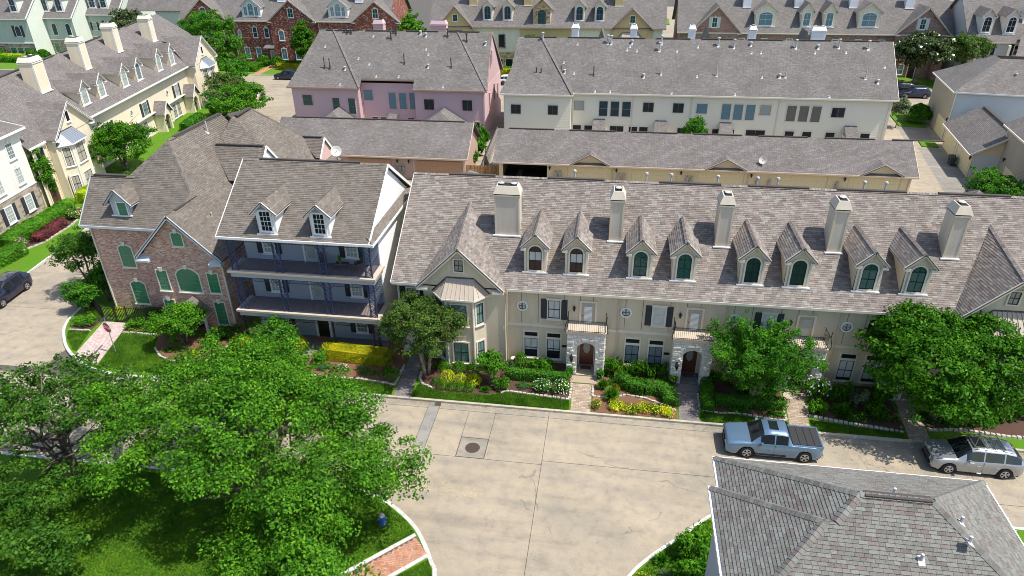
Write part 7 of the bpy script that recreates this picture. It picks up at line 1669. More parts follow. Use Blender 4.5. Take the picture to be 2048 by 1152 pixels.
for xc, hw, pk in ((-65.2, 5.1, 12.75), (-83.9, 5.0, 12.95), (-47.6, 5.0, 12.6)):
    cross_gable(R, xc, hw, 137.2, 8.75, pk, rr0, 0.9, 'brick_red', 'roof_far_grey', 'trim_cream', 137.6, 0)
    window(R, xc, 137.58, 9.4, 1.25, 1.9, trim='trim_white', sash='frame_white', glass='glass_teal', key='keystone', arch=0.15, nx=2, ny=2, tw=0.08)
    for dx in (-2.6, 0.4): window(R, xc + dx, 137.58, 5.0, 1.2, 2.1, trim='trim_white', sash='frame_white', glass='glass_sky', key='keystone', arch=0.3, nx=1, tw=0.08); window(R, xc + dx, 137.58, 1.3, 1.2, 2.2, trim='trim_white', sash='frame_white', glass='glass_sky', key='keystone', nx=2, tw=0.08)
for x, h in ((-77.2, 1.5), (-73.8, 2.2), (-71.3, 2.1)): window(R, x, 138.28, 5.4, 1.05 if h > 2 else .75, h, trim='trim_white', sash='frame_white', glass='glass_blue' if h > 2 else 'glass_sky', key='keystone', arch=0.2, nx=1, tw=0.08)
for x in (-76.2, -73.7): window(R, x, 138.28, 1.2, 1.2, 2.3, trim='trim_white', sash='frame_white', glass='glass_sky', key='keystone', nx=2, tw=0.08)
for x in (-59.0, -56.5, -53.5): window(R, x, 138.28, 5.3, 1.1, 2.0, trim='trim_white', sash='frame_white', glass='glass_sky', nx=1)
MB().box(-78.5, 138.2, 4.85, -70.3, 138.3, 5.05).build('belt_course', R, 'brick_red'); m = MB(); downspout(m, -78.4, 138.3, 0.2, 8.6); downspout(m, -59.9, 138.3, 0.2, 8.6); m.build('downspout', R, 'trim_cream')
door(R, -70.7, 138.25, 0.15, 1.3, 3.0, trim='brick_red', leaf='door_white', glass='glass_pale'); m = MB(); m.slab([(-72.0, 137.0, 3.6), (-69.6, 137.0, 3.6), (-69.9, 138.25, 4.5), (-71.6, 138.25, 4.5)], 0.12); m.build('entry_hood', R, 'roof_far_grey')
for x in (-74.0, -55.6):
    dormer(R, x, 138.5, rr0 + 0.9 * 138.5, 4.0, 11.3, 13.2, rr0, 0.9, 'siding_pale_blue', 'roof_far_grey', 'trim_white', None, 0.3, 0.4, side='siding_white')
    for dx, w, h, a in ((-1.15, 0.9, 1.9, 0), (0, 1.3, 2.5, 0.55), (1.15, 0.9, 1.9, 0)): window(R, x + dx, 138.48, 9.55, w, h, trim='trim_white', sash='frame_white', glass='glass_sky', arch=a, tw=0.08, ny=2, nx=2)
for x, p in ((-68.5, 1), (-52.0, 2)): chimney(R, x - .8, x + .8, 141.2, 142.4, 11.9, 12.9, 15.5, 'siding_white', 'siding_white', 'trim_white', p, panel=False, lap=True)

Cr = thing('ivory_row', 'ivory stucco townhouse row with yellow gables and one rubble stone dormer beyond the far street', 'townhouse row', (-14, 138, 0))
cr0 = back_roof(Cr, -37, 8.6, 137.4, 8.1, 0.9, 8.0, fasc='trim_brown'); ends(Cr, -36.5, 8.0, 138, 152.8, 8.2, 'stucco_ivory', peak=15.3)
for xc, hw, pk in ((-31.6, 3.6, 11.8), (2.3, 4.0, 11.5)):
    cross_gable(Cr, xc, hw, 136.9, 7.9, pk, cr0, 0.9, 'stucco_yellow', 'roof_far_grey', 'trim_brown', 137.5, 0); window(Cr, xc, 137.48, 9.0, 1.1, 1.4, trim='trim_white', glass='glass_teal', sash='frame_grey')
    bay(Cr, xc - 0.3, 137.5, 3.0, 5.2, 1.0, 0, 5.6, 'stucco_ivory', 'trim_cream', 'metal_roof_tan', 7.4, [(3.4, 1.9)], 'glass_blue')
for x in (-25.4, -21.5, -7.7, -3.9):
    dormer(Cr, x, 138.6, cr0 + 0.9 * 138.6, 1.9, 11.6, 12.9, cr0, 0.9, 'stucco_ivory', 'roof_far_grey', 'trim_cream', None, 0.4, 0.4, ret=False); window(Cr, x, 138.58, 9.25, 1.45, 2.6, trim='trim_white', sash='frame_grey', glass='glass_blue', arch=0.6, tw=0.1)
dormer(Cr, -14.8, 138.0, cr0 + 0.9 * 138.0, 3.3, 11.3, 13.2, cr0, 0.9, 'stone_gold', 'roof_far_grey', 'trim_tan', None, 0.4, 0.4, side='stucco_ivory', ret=False); window(Cr, -14.8, 137.98, 8.6, 1.7, 2.7, trim='trim_tan', sash='frame_grey', glass='glass_teal', arch=0.5, tw=0.06)
for x in (-28.7, -17.9, -0.4): chimney(Cr, x - .75, x + .75, 141.2, 142.4, 11.5, 12.4, 16, 'stucco_yellow', 'stucco_yellow', 'stucco_yellow', 1, panel=False)
window(Cr, -22.6, 137.98, 4.2, 1.45, 2.6, trim='stone_far', sash='frame_black', glass='glass_dark', tw=0.16); m = MB(); m.poly([(-28, 137.96, 0), (-19.2, 137.96, 0), (-19.2, 137.96, 3.4), (-28, 137.96, 3.4)]); m.build('stone_base', Cr, 'stone_gold')
for x in (-23.2, -21.2): window(Cr, x, 137.94, 0.4, 1.6, 1.8, trim='trim_cream', glass='glass_dark', nx=1)
m = MB(); downspout(m, -19.3, 138, 0.2, 7.9); downspout(m, -28.1, 138, .2, 7.9); m.build('downspout', Cr, 'trim_cream'); MB().box(-19.0, 137.9, 0, -8, 137.99, 8).build('recess_wall', Cr, 'stucco_yellow')

Bk = thing('mixed_brick_row', 'pinkish mixed brick townhouse row with cream dormers beyond the far street on the right', 'townhouse row', (36, 138, 0))
bk0 = back_roof(Bk, 10.6, 58.6, 137.4, 7.6, 0.9, 8.6); ends(Bk, 11.2, 58.0, 138, 154, 7.7, 'brick_mix', peak=15)
for xc, hw, pk in ((17.6, 4.6, 12.2), (53.4, 4.7, 12.15)): cross_gable(Bk, xc, hw, 136.9, 7.6, pk, bk0, 0.9, 'brick_mix', 'roof_far_grey', 'trim_cream', 137.4, 0); window(Bk, xc - 0.4, 137.38, 8.4, 1.1, 1.9, trim='trim_white', sash='frame_white', glass='glass_teal', shut='shutter_pale', key='keystone', nx=2)
for x, w, ww, a in ((26.3, 3.6, 2.6, 0.4), (33.5, 1.9, 1.35, 0.25), (37.4, 1.9, 1.35, 0.25), (44.2, 3.6, 2.6, 0.4)):
    dormer(Bk, x, 138.4, bk0 + 0.9 * 138.4, w, 11.0, 12.7, bk0, 0.9, 'stucco_ivory', 'roof_far_grey', 'trim_cream', None, 0.4, 0.4); window(Bk, x, 138.38, 8.65, ww, 2.5, trim='trim_white', sash='frame_white', glass='glass_sky', arch=a, nx=2, ny=2, tw=0.1)
for x in (23.2, 32.4, 42.0, 51.6): chimney(Bk, x - .7, x + .7, 141.6, 142.7, 11.4, 12.3, 14.6, 'siding_white', 'siding_white', 'trim_white', 1, panel=False, lap=True)
for x in (22.5, 26.5, 31, 35, 39, 43, 47): window(Bk, x, 137.98, 4.6, 1.2, 2.0, trim='trim_white', sash='frame_white', glass='glass_sky', nx=1)
for x in (49.5, 56.6): m = MB(); m.box(x - .55, 135.4, 0, x + .55, 137.2, 3.4); m.build('porch_pier', Bk, 'brick_mix')
door(Bk, 53.0, 137.35, 0.1, 1.4, 2.6, trim='trim_cream', leaf='door_dark', glass='glass_dark'); window(Bk, 50.9, 137.38, 0.6, 1.6, 1.9, trim='trim_white', sash='frame_white', glass='glass_sky', nx=2)

Gr = thing('pale_grey_row', 'pale grey sided row with two dormers and black shutters at the upper right corner', 'townhouse row', (70, 132, 0))
gr0 = back_roof(Gr, 58.7, 88, 131.5, 7.4, 0.88, 8.0, fasc='trim_tan'); ends(Gr, 59.3, 87, 132, 147, 7.5, 'siding_pale_grey', peak=14.4); siding(Gr, 59.4, 87, 132, 0.2, 7.2, 'siding_pale_grey', 0.22)
for x in (61.3, 65.1): dormer(Gr, x, 132.7, gr0 + 0.88 * 132.7, 1.8, 11.3, 12.5, gr0, 0.88, 'siding_pale_grey', 'roof_far_mauve', 'trim_cream', None, 0.3, 0.4, side='stucco_white', ret=True); window(Gr, x, 132.68, 8.75, 1.4, 2.6, trim='trim_white', sash='frame_white', glass='glass_navy', arch=0.6, nx=2, tw=0.1)
for x in (62.0, 67.0): window(Gr, x, 131.95, 5.2, 1.5, 1.8, trim='trim_white', sash='frame_white', glass='glass_navy', nx=2, ny=2, shut='shutter_black')
chimney(Gr, 67.6, 70, 134.5, 136, 10, 11.5, 15, 'siding_white', 'siding_white', 'trim_white', 1, panel=False)
m = MB(); m.box(64.2, 129.4, 0, 64.6, 129.8, 7.2); m.box(59.3, 129.4, 0, 59.7, 129.8, 7.2); m.build('column', Gr, 'trim_cream'); m = MB(); m.slab([(64.0, 126, 5.5), (75, 126, 5.5), (75, 131.9, 8.5), (66.8, 131.9, 8.5)], 0.1); m.build('porch_roof', Gr, 'roof_far_mauve')

Sg = thing('sage_row', 'pale sage stepped townhouses with white side walls and stone ground floors at the upper left', 'townhouse row', (-124, 143, 0))
for x0, x1, y, ze in ((-142, -127.3, 140.4, 8.35), (-131, -120.5, 145.4, 7.9), (-122, -112.8, 150.4, 8.05)):
    sg = 0.9; r0 = ze - sg * (y - 0.5); F, B = gable_planes(x0, x1 + 0.25, y - 0.5, y + 7.5, y + 15.5, ze, ze + 7.2); m = MB(); m.slab(F, 0.12); m.slab(B, 0.12); m.build('roof', Sg, 'roof_far_grey')
    m = MB(); m.poly([(x0, y, 3.2), (x1, y, 3.2), (x1, y, ze), (x0, y, ze)]); m.build('wall', Sg, 'stucco_sage'); m = MB(); m.poly([(x1, y - 0.02, 0), (x1, y + 15, 0), (x1, y + 15, ze), (x1, y + 7.5, ze + 7), (x1, y - 0.02, ze)]); m.build('party_wall', Sg, 'stucco_sage_pale'); m = MB(); m.poly([(x0, y + 0.1, 0), (x1, y + 0.1, 0), (x1, y + 0.1, 3.2), (x0, y + 0.1, 3.2)]); m.build('stone_base', Sg, 'stone_far')
    m = MB(); m.box(x0, y - 0.15, 3.15, x1, y, 3.4); m.box(x0, y - 0.58, ze - 0.2, x1 + 0.25, y - 0.5, ze - 0.02); m.beam((x1 + 0.27, y - 0.5, ze), (x1 + 0.27, y + 7.5, ze + 7.1), 0.1, 0.2); m.build('belt_course', Sg, 'trim_white')
    xs = {-142: (-130.2,), -131: (-126.9, -123.4), -122: (-119.0, -116.2)}[x0]
    for x in xs: dormer(Sg, x, y + 0.8, r0 + sg * (y + 0.8), 2.0, ze + 3.9, ze + 5.4, r0, sg, 'stucco_sage_pale', 'roof_far_grey', 'trim_white', None, 0.3, 0.3, ret=False); window(Sg, x, y + 0.78, ze + 1.25, 1.5, 2.6, trim='trim_white', sash='frame_white', glass='glass_blue', nx=2, ny=2)
    if x0 == -142: window(Sg, -130.2, y - .02, 4.6, 1.4, 2.3, trim='trim_white', glass='glass_blue', arch=0.5, shut='shutter_slate'); [window(Sg, x, y + .08, 0.5, 1.5, 1.9, trim='trim_cream', glass='glass_green', nx=1) for x in (-132.9, -131.2, -129.5)]; door(Sg, -135.5, y + .08, 0.1, 1.3, 2.6, leaf='door_wood', trim='trim_tan')
    elif x0 == -131: [window(Sg, x, y - .02, 4.2, 1.25, 2.6, trim='trim_white', glass='glass_blue', arch=0.5) for x in (-125.4, -122.0)]; round_window(Sg, -128.6, y - .02, 5.8, 0.4); [window(Sg, x, y + .08, 0.4, 1.3, 2.2, trim='trim_cream', glass='glass_green', nx=1) for x in (-126.2, -123.0)]
    else: window(Sg, -119.2, y - .02, 4.6, 1.1, 1.7, trim='trim_white', glass='glass_pale', blind='blind_white', shut='shutter_slate'); window(Sg, -116.0, y - .02, 4.2, 1.3, 2.5, trim='trim_white', glass='glass_navy', arch=0.5, shut='shutter_slate')
Wh = thing('white_gable_house', 'white gabled house end behind the red brick row at the top left', 'house', (-98, 150, 0)); ends(Wh, -103, -92, 150, 162, 9.0, 'stucco_white', peak=15); m = MB(); F, B = gable_planes(-110, -91.7, 149.5, 156, 162.5, 9, 15); m.slab(F, .12); m.slab(B, .12); m.build('roof', Wh, 'roof_far_grey'); window(Wh, -94.5, 149.98, 6.0, 1.2, 1.9, trim='trim_white', glass='glass_blue')
# ================================================================== trees
def W2L(bl, o): return [(x - o[0], y - o[1], z, a, b, c) for x, y, z, a, b, c in bl]
o = (-16.2, 23.0, 0.1)
tree('oak_tree', 'huge spreading bright green oak over the park lawn at the lower left', o, 3.4, 2.5, 8, 150000, 'leaf_oak', 3, leaf=0.14, clump=0.68, per=140, trunk=0.34, nb=18, flat=0.36, shell=0.1, droop=0.2, stems=2,
     blobs=W2L([(-18.8, 30.2, 5, 2.4, 2, 1.4), (-20.5, 28, 5.8, 3, 2.8, 1.7), (-16.6, 27.2, 5.8, 2.6, 2.3, 1.6), (-13.6, 25.2, 5.8, 2.6, 2.2, 1.6), (-11, 23.5, 5.2, 2.6, 2.2, 1.5), (-9.7, 22.6, 4.6, 1.6, 1.5, 1.0), (-16.8, 23.8, 7.2, 3.6, 3.2, 1.5), (-20.8, 24.3, 6.4, 3.2, 3, 1.6), (-23.6, 24, 5.8, 2.2, 2.6, 1.3), (-22.4, 21.3, 5.2, 2, 1.6, 1.2), (-13.2, 20.8, 5.2, 2.8, 2.4, 1.7), (-11.5, 18, 4.0, 2.2, 2, 1.7), (-17.6, 21.2, 5.8, 2.4, 1.8, 1.4), (-14.2, 17.3, 3.6, 1.8, 1.4, 1.4), (-12.2, 16.6, 3.2, 2.4, 2, 1.8), (-10.9, 15.4, 2.8, 1.8, 1.8, 1.6), (-15.6, 15.6, 2.6, 2.0, 1.8, 1.5), (-13.4, 19.2, 3.4, 3, 2.2, 1.5)], o))
o = (-29.0, 24.6, 0.1)
tree('live_oak', 'sparse open tree with grey limbs showing left of the huge oak', o, 3.6, 2, 5.5, 27000, 'leaf_oak_dull', 8, leaf=0.17, clump=0.45, per=48, trunk=0.2, stems=3, nb=11, flat=0.7, shell=0.15,
     blobs=W2L([(-30.3, 28.0, 4.6, 2.2, 1.8, 1.4), (-26.6, 27.0, 4.6, 2.2, 1.9, 1.2), (-33.0, 25.5, 4.4, 2.6, 2.2, 1.6), (-29.0, 24.5, 5.0, 2.6, 2.4, 1.6), (-31.5, 21.8, 3.4, 2.4, 2.0, 1.6), (-27.0, 20.8, 2.6, 1.8, 1.6, 1.2), (-24.6, 18.4, 2.4, 1.6, 1.4, 1.1), (-30.5, 19.6, 2.6, 2.4, 1.8, 1.4), (-27.6, 18.0, 2.2, 1.8, 1.5, 1.1)], o))
tree('crape_myrtle', 'grey green multi stemmed crape myrtle in front of the left bay window', (-11.7, 36.9, 0.13), 3.0, 1.4, 6.2, 30000, 'leaf_myrtle', 12, leaf=0.125, clump=0.36, per=60, trunk=0.09, stems=5, bark='bark_pale', nb=5, shell=0.45)
o = (9.95, 36.7, 0.13); rs = np.random.RandomState(4)
bl = []
for i in range(62):
    a = rs.rand() * 6.283; t_ = rs.rand() ** 0.6 * 1.15; d_ = Vector((cos(a) * sin(t_), sin(a) * sin(t_), cos(t_) * 0.85)); L = 2.45 + rs.rand() * 1.4
    for f in (0.5, 0.68, 0.84, 1.0): p = d_ * L * f; bl.append((p.x * 1.05, p.y * 1.0, 2.75 + p.z, 0.24, 0.24, 0.32))
tree('crape_myrtle', 'vivid bright green young tree with upright feathery shoots before the third porch', o, 2.2, 1.5, 5.5, 42000, 'leaf_bright', 21, leaf=0.12, clump=0.26, per=34, trunk=0.09, stems=4, bark='bark_pale', nb=8, flat=1.0, shell=0.2, blobs=bl + [(0, 0, 3.2, 2.9, 2.6, 1.8), (0, 0, 2.4, 2.5, 2.3, .9)])
tree('shade_tree', 'big dense dark green round tree standing over the silver car', (20.6, 36.4, 0.13), 4.2, 0.9, 7.4, 66000, 'leaf_deep', 33, leaf=0.18, clump=0.5, per=60, trunk=0.22, nb=10, shell=0.55, blobs=[(x - 0.2, y, z, a * 1.0, b, c) for x, y, z, a, b, c in blobs_round(33, 5.3, 0.7, 7.4, 16)])
tree('shade_tree', 'large rounded leafy tree against the cream stucco row at the left', (-59.6, 73.4, 0.13), 4.2, 0.6, 6.5, 24000, 'leaf_deep', 41, leaf=0.2, clump=0.5, trunk=0.16, stems=3, nb=5)
tree('ash_tree', 'tall airy bright green tree in front of the dark red brick row', (-70, 119.8, 0.13), 5.5, 2.5, 12.5, 20000, 'leaf_bright', 52, leaf=0.34, clump=0.8, per=55, trunk=0.22, nb=9, blobs=[(-8, 5.5, 9, 4.0, 3.2, 2.5), (-4.0, 3, 9.4, 4.2, 3.5, 3.2), (-1.5, 1, 6.5, 4.2, 3.5, 2.6), (0.8, -1.5, 4.2, 3.6, 3, 2.2), (-10, 8, 7.5, 3, 2.5, 1.8), (2.5, -4, 3.2, 2.6, 2.4, 1.8)])
tree('crape_myrtle', 'dull dark green tree between the cream row corner and the far street', (-63.3, 105.6, 0.13), 3.6, 0.8, 5.2, 9000, 'leaf_myrtle', 61, leaf=0.24, clump=0.5, trunk=0.12, stems=3, nb=4); tree('shade_tree', 'bright leafy tree above the ridge of the brick house near the concrete street', (-56.9, 97.0, 0.13), 5.2, 0.5, 5.6, 15000, 'leaf_mid', 62, leaf=0.27, clump=0.6, trunk=0.15, stems=3, nb=5)
tree('pear_tree', 'narrow dark tree by the right gable of the red brick row', (-62.0, 134.2, 0.13), 2.6, 0.8, 10.0, 8000, 'leaf_deep', 71, leaf=0.3, clump=0.6, trunk=0.15, nb=5); tree('pear_tree', 'round bright tree between the red brick and ivory rows', (-41.8, 140.0, 0.13), 3.4, 1.5, 11.3, 8000, 'leaf_mid', 72, leaf=0.32, clump=0.6, trunk=0.15, nb=5)
tree('magnolia_tree', 'glossy dark magnolia behind the far ridge end of the cream stucco row', (-103.5, 141.5, 0.13), 4.8, 1, 11, 9000, 'leaf_magnolia', 81, leaf=0.42, clump=0.7, per=40, trunk=0.2, nb=5); tree('magnolia_tree', 'wide dark magnolia with pale blossoms in front of the mixed brick gable', (51.6, 131.2, 0.13), 4.8, 2.2, 9.8, 12000, 'leaf_magnolia', 82, leaf=0.42, clump=0.75, per=40, trunk=0.22, nb=6); tree('live_oak', 'dark green tree touching the magnolia in front of the pale grey row', (58.5, 131.0, 0.13), 4.0, 2.2, 9.0, 9000, 'leaf_myrtle', 83, leaf=0.3, clump=0.7, per=45, trunk=0.18, nb=6); tree('magnolia_tree', 'slim magnolia between the mixed brick and pale grey roofs', (60.5, 144.0, 0.13), 2.4, 3, 12.5, 5000, 'leaf_magnolia', 84, leaf=0.4, clump=0.6, per=40, trunk=0.15, nb=4)
tree('young_tree', 'small bright sapling rising behind the cream garage roof', (10.5, 89.6, 0), 1.6, 1.0, 5.0, 3800, 'leaf_bright', 91, leaf=0.2, clump=0.36, per=30, trunk=0.06, nb=4); tree('ligustrum_tree', 'loose dark leaning tree at the left end of the rose brick house', (-42.3, 44.4, 0.13), 2.5, 1.9, 5.9, 7500, 'leaf_oak_dull', 92, leaf=0.17, clump=0.45, per=42, trunk=0.08, stems=3, nb=5, shell=0.25)
tree('young_tree', 'thin grey green willow like tree at the corner of the cream row and alley', (39.9, 103.5, 0), 1.5, 0.6, 5.2, 2600, 'leaf_silver', 93, leaf=0.24, clump=0.4, per=24, trunk=0.06, nb=4, shell=0.1); tree('camphor_tree', 'bright feathery bushy tree at the alley edge before the tan end house', (39.7, 73.8, 0), 3.0, 0.5, 4.0, 8000, 'leaf_bright', 94, leaf=0.2, clump=0.4, per=40, trunk=0.08, stems=4, nb=4, shell=0.2)
tree('climbing_tree', 'narrow column of green foliage between the white house and cream row', (-60.4, 62.0, 0.1), 1.1, 0.3, 7.6, 5200, 'leaf_mid', 95, leaf=0.2, clump=0.4, per=40, trunk=0.06, nb=2); tree('young_tree', 'dark green treetop showing before the stone dormer of the ivory row', (-14.0, 131.5, 0.13), 3.6, 1, 8.2, 5200, 'leaf_deep', 96, leaf=0.32, clump=0.6, per=40, trunk=0.12, nb=3); tree('young_tree', 'dark round treetop in the gap beside the orange board fence', (10.2, 133, 0.13), 2.9, 1, 7.8, 4500, 'leaf_deep', 97, leaf=0.3, clump=0.55, per=40, trunk=0.12, nb=3)

# ================================================================== shrubs and hedges of the front gardens
g1 = 'clipped balls below the left bay window'
for (x, y, r, h, m_, lab) in ((-10.55, 37.3, .42, .8, 'leaf_mid', 'dark green round shrub at the left end of the row under the bay window'), (-9.5, 37.35, .45, .8, 'leaf_mid', 'dark green round shrub in the middle under the bay window'), (-8.5, 37.25, .48, .8, 'leaf_mid', 'dark green round shrub at the right end under the bay window'), (-10.0, 36.1, .55, .85, 'leaf_lime', 'largest golden ball shrub at the left of the golden three'), (-9.1, 36.05, .45, .75, 'leaf_lime', 'middle golden ball shrub of the three'), (-8.2, 36.0, .52, .8, 'leaf_lime', 'right golden ball shrub of the three next to the feathery shrub'), (-10.75, 35.8, .3, .5, 'leaf_box', 'small green ball shrub nearest the grey walk'), (-10.2, 35.42, .36, .55, 'leaf_mid', 'small green ball shrub before the left golden ball'), (-9.55, 35.36, .36, .55, 'leaf_box', 'small green ball shrub between two golden balls'), (-9.0, 35.38, .34, .5, 'leaf_mid', 'small green ball shrub before the middle golden ball'), (-8.4, 35.36, .36, .52, 'leaf_box', 'small green ball shrub at the right end of the front line')):
    bush(lab, (x, y, .13), r, r, h * 1.05, m_, seed=int(x * 7) % 3, n=800, leaf=.14, group=g1, name='ball_shrub')
tree('feathery_shrub', 'tall feathery young crape myrtle right of the golden ball shrubs', (-7.1, 36.3, .13), 1.05, .3, 2.9, 4200, 'leaf_mid', 101, leaf=.13, clump=.25, per=26, trunk=.03, stems=5, nb=3, shell=.1, cat='shrub')
def B_(lab, x, y, rx, ry, h, m_, **k): return bush(lab, (x, y, k.pop('z', .13)), rx * 1.18, ry * 1.18, h * 1.1, m_, **k)
B_('leafy dark green shrub at the foot of the feathery crape myrtle', -6.3, 35.9, .6, .5, .9, 'leaf_mid', kind='loose', leaf=.16); B_('conical bright shrub beneath the left ground floor window', -5.35, 38.4, .4, .4, 1.1, 'leaf_mid', leaf=.14); B_('broad leafy shrub between the two ground floor windows', -4.0, 38.3, .95, .55, .95, 'leaf_mid', kind='loose', leaf=.18); B_('grey green little shrub beside the downspout of the bay', -6.1, 38.2, .35, .35, .6, 'leaf_bluegreen', leaf=.12)
hedge('clipped green hedge along the bed left of the first porch', (-4.0, 37.15, .13), 3.9, .75, .75, 'leaf_box', -.03, 1); B_('white flowering shrub left in the bed before the first porch', -3.6, 36.05, .6, .5, .75, 'leaf_mid', kind='loose', leaf=.15, flower='flower_white'); B_('white flowering shrub right in the bed before the first porch', -2.35, 35.95, .65, .5, .85, 'leaf_mid', seed=1, kind='loose', leaf=.15, flower='flower_white'); B_('tiny bluish shrub in the brown mulch bed', -4.9, 36.15, .28, .28, .4, 'leaf_bluegreen', leaf=.12); B_('low spiky shrub at the left end of the lawn strip', -7.3, 35.45, .5, .35, .4, 'leaf_mid', kind='spiky')
for i, (x, y, r, h) in enumerate(((.75, 38.5, .6, 1.25), (1.5, 38.3, .55, 1.05), (2.4, 38.45, .62, 1.2), (3.3, 38.35, .55, 1.1), (4.1, 38.5, .5, 1.15))):
    B_(('tallest dark leafy shrub against the wall right of the first porch', 'second dark leafy shrub from the first porch', 'middle dark leafy shrub under the second pair of ground windows', 'fourth dark leafy shrub from the first porch', 'dark leafy shrub touching the second porch')[i], x, y, r, r * .8, h, 'leaf_deep', seed=i, kind='loose', leaf=.18, group='shrubs under the second pair of windows')
B_('grassy clump with strap leaves right of the first walk', .35, 36.75, .55, .5, .8, 'leaf_mid', kind='spiky', n=900); B_('large grassy clump by the white edging', .95, 35.75, .75, .65, .9, 'leaf_mid', seed=1, kind='spiky', n=1200); B_('small clump of orange flowers among strap leaves', 1.15, 36.35, .3, .3, .65, 'leaf_mid', leaf=.1, flower='flower_orange')
hedge('s shaped clipped green hedge before the second porch', (0, 0, .13), 4, .95, .8, 'leaf_box', 0, 2, curve=smooth_line([(1.5, 37.5), (2.2, 36.9), (3.0, 36.75), (3.7, 36.9), (4.3, 36.6), (4.65, 36.0), (4.7, 35.5)], 3))
for i, (x, y) in enumerate(((.0, 34.8), (1.2, 34.85), (2.2, 34.55), (2.9, 34.85), (3.6, 34.75), (4.4, 34.6))):
    B_(('yellow flowering ground plant next to the first tan walk', 'broad yellow flowering clump by the kerb', 'low yellow clump beside the bare red mulch', 'yellow flowering clump under the white edging curve', 'dense yellow flowering clump before the s shaped hedge', 'yellow flowering clump at the grey second walk')[i], x, y, .5 if i else .3, .42, .5, 'leaf_lime' if i % 2 else 'leaf_mid', seed=i, kind='loose', leaf=.11, flower='flower_yellow', group='yellow flowers along the kerb')
hedge('shaded low hedge along the bed under the bright young tree', (9.6, 36.2, .13), 4.2, .7, .7, 'leaf_box', .02, 3); hedge('short hedge turning the corner at the grey second walk', (7.0, 36.4, .13), 2.4, .8, .8, 'leaf_deep', 1.5, 4); B_('dark shrub beside the second porch', 7.6, 38.2, .7, .6, 1.1, 'leaf_deep', kind='loose', leaf=.16); B_('pale green leafy shrub at the foot of the bright young tree', 11.0, 37.6, .6, .5, 1.0, 'leaf_mid', kind='loose', leaf=.16)
for i, (x, y, rx, h, m_, k_) in enumerate(((13.9, 37.6, .8, 1.5, 'leaf_mid', 'loose'), (13.7, 36.0, .7, .9, 'leaf_mid', 'loose'), (15.3, 37.6, .9, 1.3, 'leaf_deep', 'loose'), (15.2, 35.9, .8, .9, 'leaf_deep', 'spiky'), (16.3, 37.0, .6, 1.2, 'leaf_silver', 'loose'), (17.2, 36.2, .8, 1.0, 'leaf_deep', 'loose'), (17.9, 37.6, .8, 1.4, 'leaf_deep', 'loose'))):
    B_(('tall bright shrub right of the third porch', 'low bright shrub at the pickup walk', 'dark tall shrub under the last ground windows', 'spiky dark clump in the deep shade', 'silvery bush in the shade of the big tree', 'dark low shrub behind the shaded stones', 'dark tall shrub left of the big tree trunk')[i], x, y, rx, rx * .8, h, m_, seed=i, kind=k_, leaf=.15, flower='flower_white' if i == 0 else None)
for i, (x, y) in enumerate(((22.4, 37.5), (24.2, 36.8), (26.0, 37.5))): B_(('dark shrub right of the big tree trunk', 'low dark shrub below the right bay', 'dark shrub at the right frame edge')[i], x, y, .9, .8, 1.1, 'leaf_deep', seed=i, kind='loose', leaf=.18)
hedge('yellow green clipped oval hedge before the balcony house porch', (-16.9, 38.0, .13), 4.2, 1.45, .9, 'leaf_yellow', -.07, 5, round_=.7); hedge('low green hedge strip left of the yellow oval hedge', (-19.35, 38.0, .13), 1.9, .8, .7, 'leaf_mid', 1.35, 6)
for i, (x, y, r) in enumerate(((-25.7, 37.9, .8), (-24.3, 38.0, .9), (-22.9, 38.2, .9), (-21.6, 38.4, .7))): B_(('leftmost golden shrub below the balcony house', 'second golden shrub below the balcony house', 'third golden shrub below the balcony house', 'golden shrub next to the balcony house steps')[i], x, y, r, r * .8, 1.05, 'leaf_yellow', seed=i, n=1300, leaf=.13, group='golden shrubs along the balcony house')
tree('young_tree', 'bright green sapling in front of the golden shrubs', (-22.6, 36.9, .13), 2.0, 1.0, 3.4, 5200, 'leaf_bright', 111, leaf=.16, clump=.36, per=32, trunk=.06, stems=3, nb=4, shell=.15)
B_('round dark ball shrub at the corner of the grey walk', -13.9, 35.95, .5, .45, .8, 'leaf_deep', n=1000, leaf=.12)
for i, (x, y) in enumerate(((-17.6, 36.5), (-16.0, 36.3), (-18.9, 36.4))): B_(('white flowering plant in the red mulch bed', 'tiny green plant alone in the red mulch', 'small plant at the left of the red mulch bed')[i], x, y, .4, .32, .4, 'leaf_bluegreen', seed=i, kind='loose', leaf=.12, flower='flower_white' if i == 0 else None)
tree('young_tree', 'round bright green small tree before the entry of the rose brick house', (-30.4, 38.2, .13), 1.95, .2, 3.6, 11000, 'leaf_mid', 112, leaf=.14, clump=.36, per=42, trunk=.06, stems=4, nb=4)
for i, (x, y, rx, h, m_) in enumerate(((-39.6, 39.7, .95, .75, 'leaf_mid'), (-35.4, 39.7, .8, .7, 'leaf_mid'), (-34.0, 39.8, .7, .7, 'leaf_mid'), (-28.2, 38.2, .8, .8, 'leaf_mid'), (-27.7, 39.4, .9, .9, 'leaf_deep'), (-28.9, 36.8, .45, .4, 'leaf_lime'), (-27.4, 37.2, .35, .35, 'leaf_mid'), (-32.2, 39.2, .7, .8, 'leaf_deep'))):
    B_(('shrub bed filler left of the pink entry walk', 'leafy shrub right of the pink entry walk', 'leafy shrub left of the bright round tree by the iron fence', 'glossy shrub right of the bright round tree', 'dark shrub at the brick house corner', 'yellowish low plant in the red mulch of the brick house', 'tiny shrub near the curved edging end', 'dark shrub behind the bright round tree')[i], x, y, rx, rx * .75, h, m_, seed=i, kind='loose', leaf=.15)
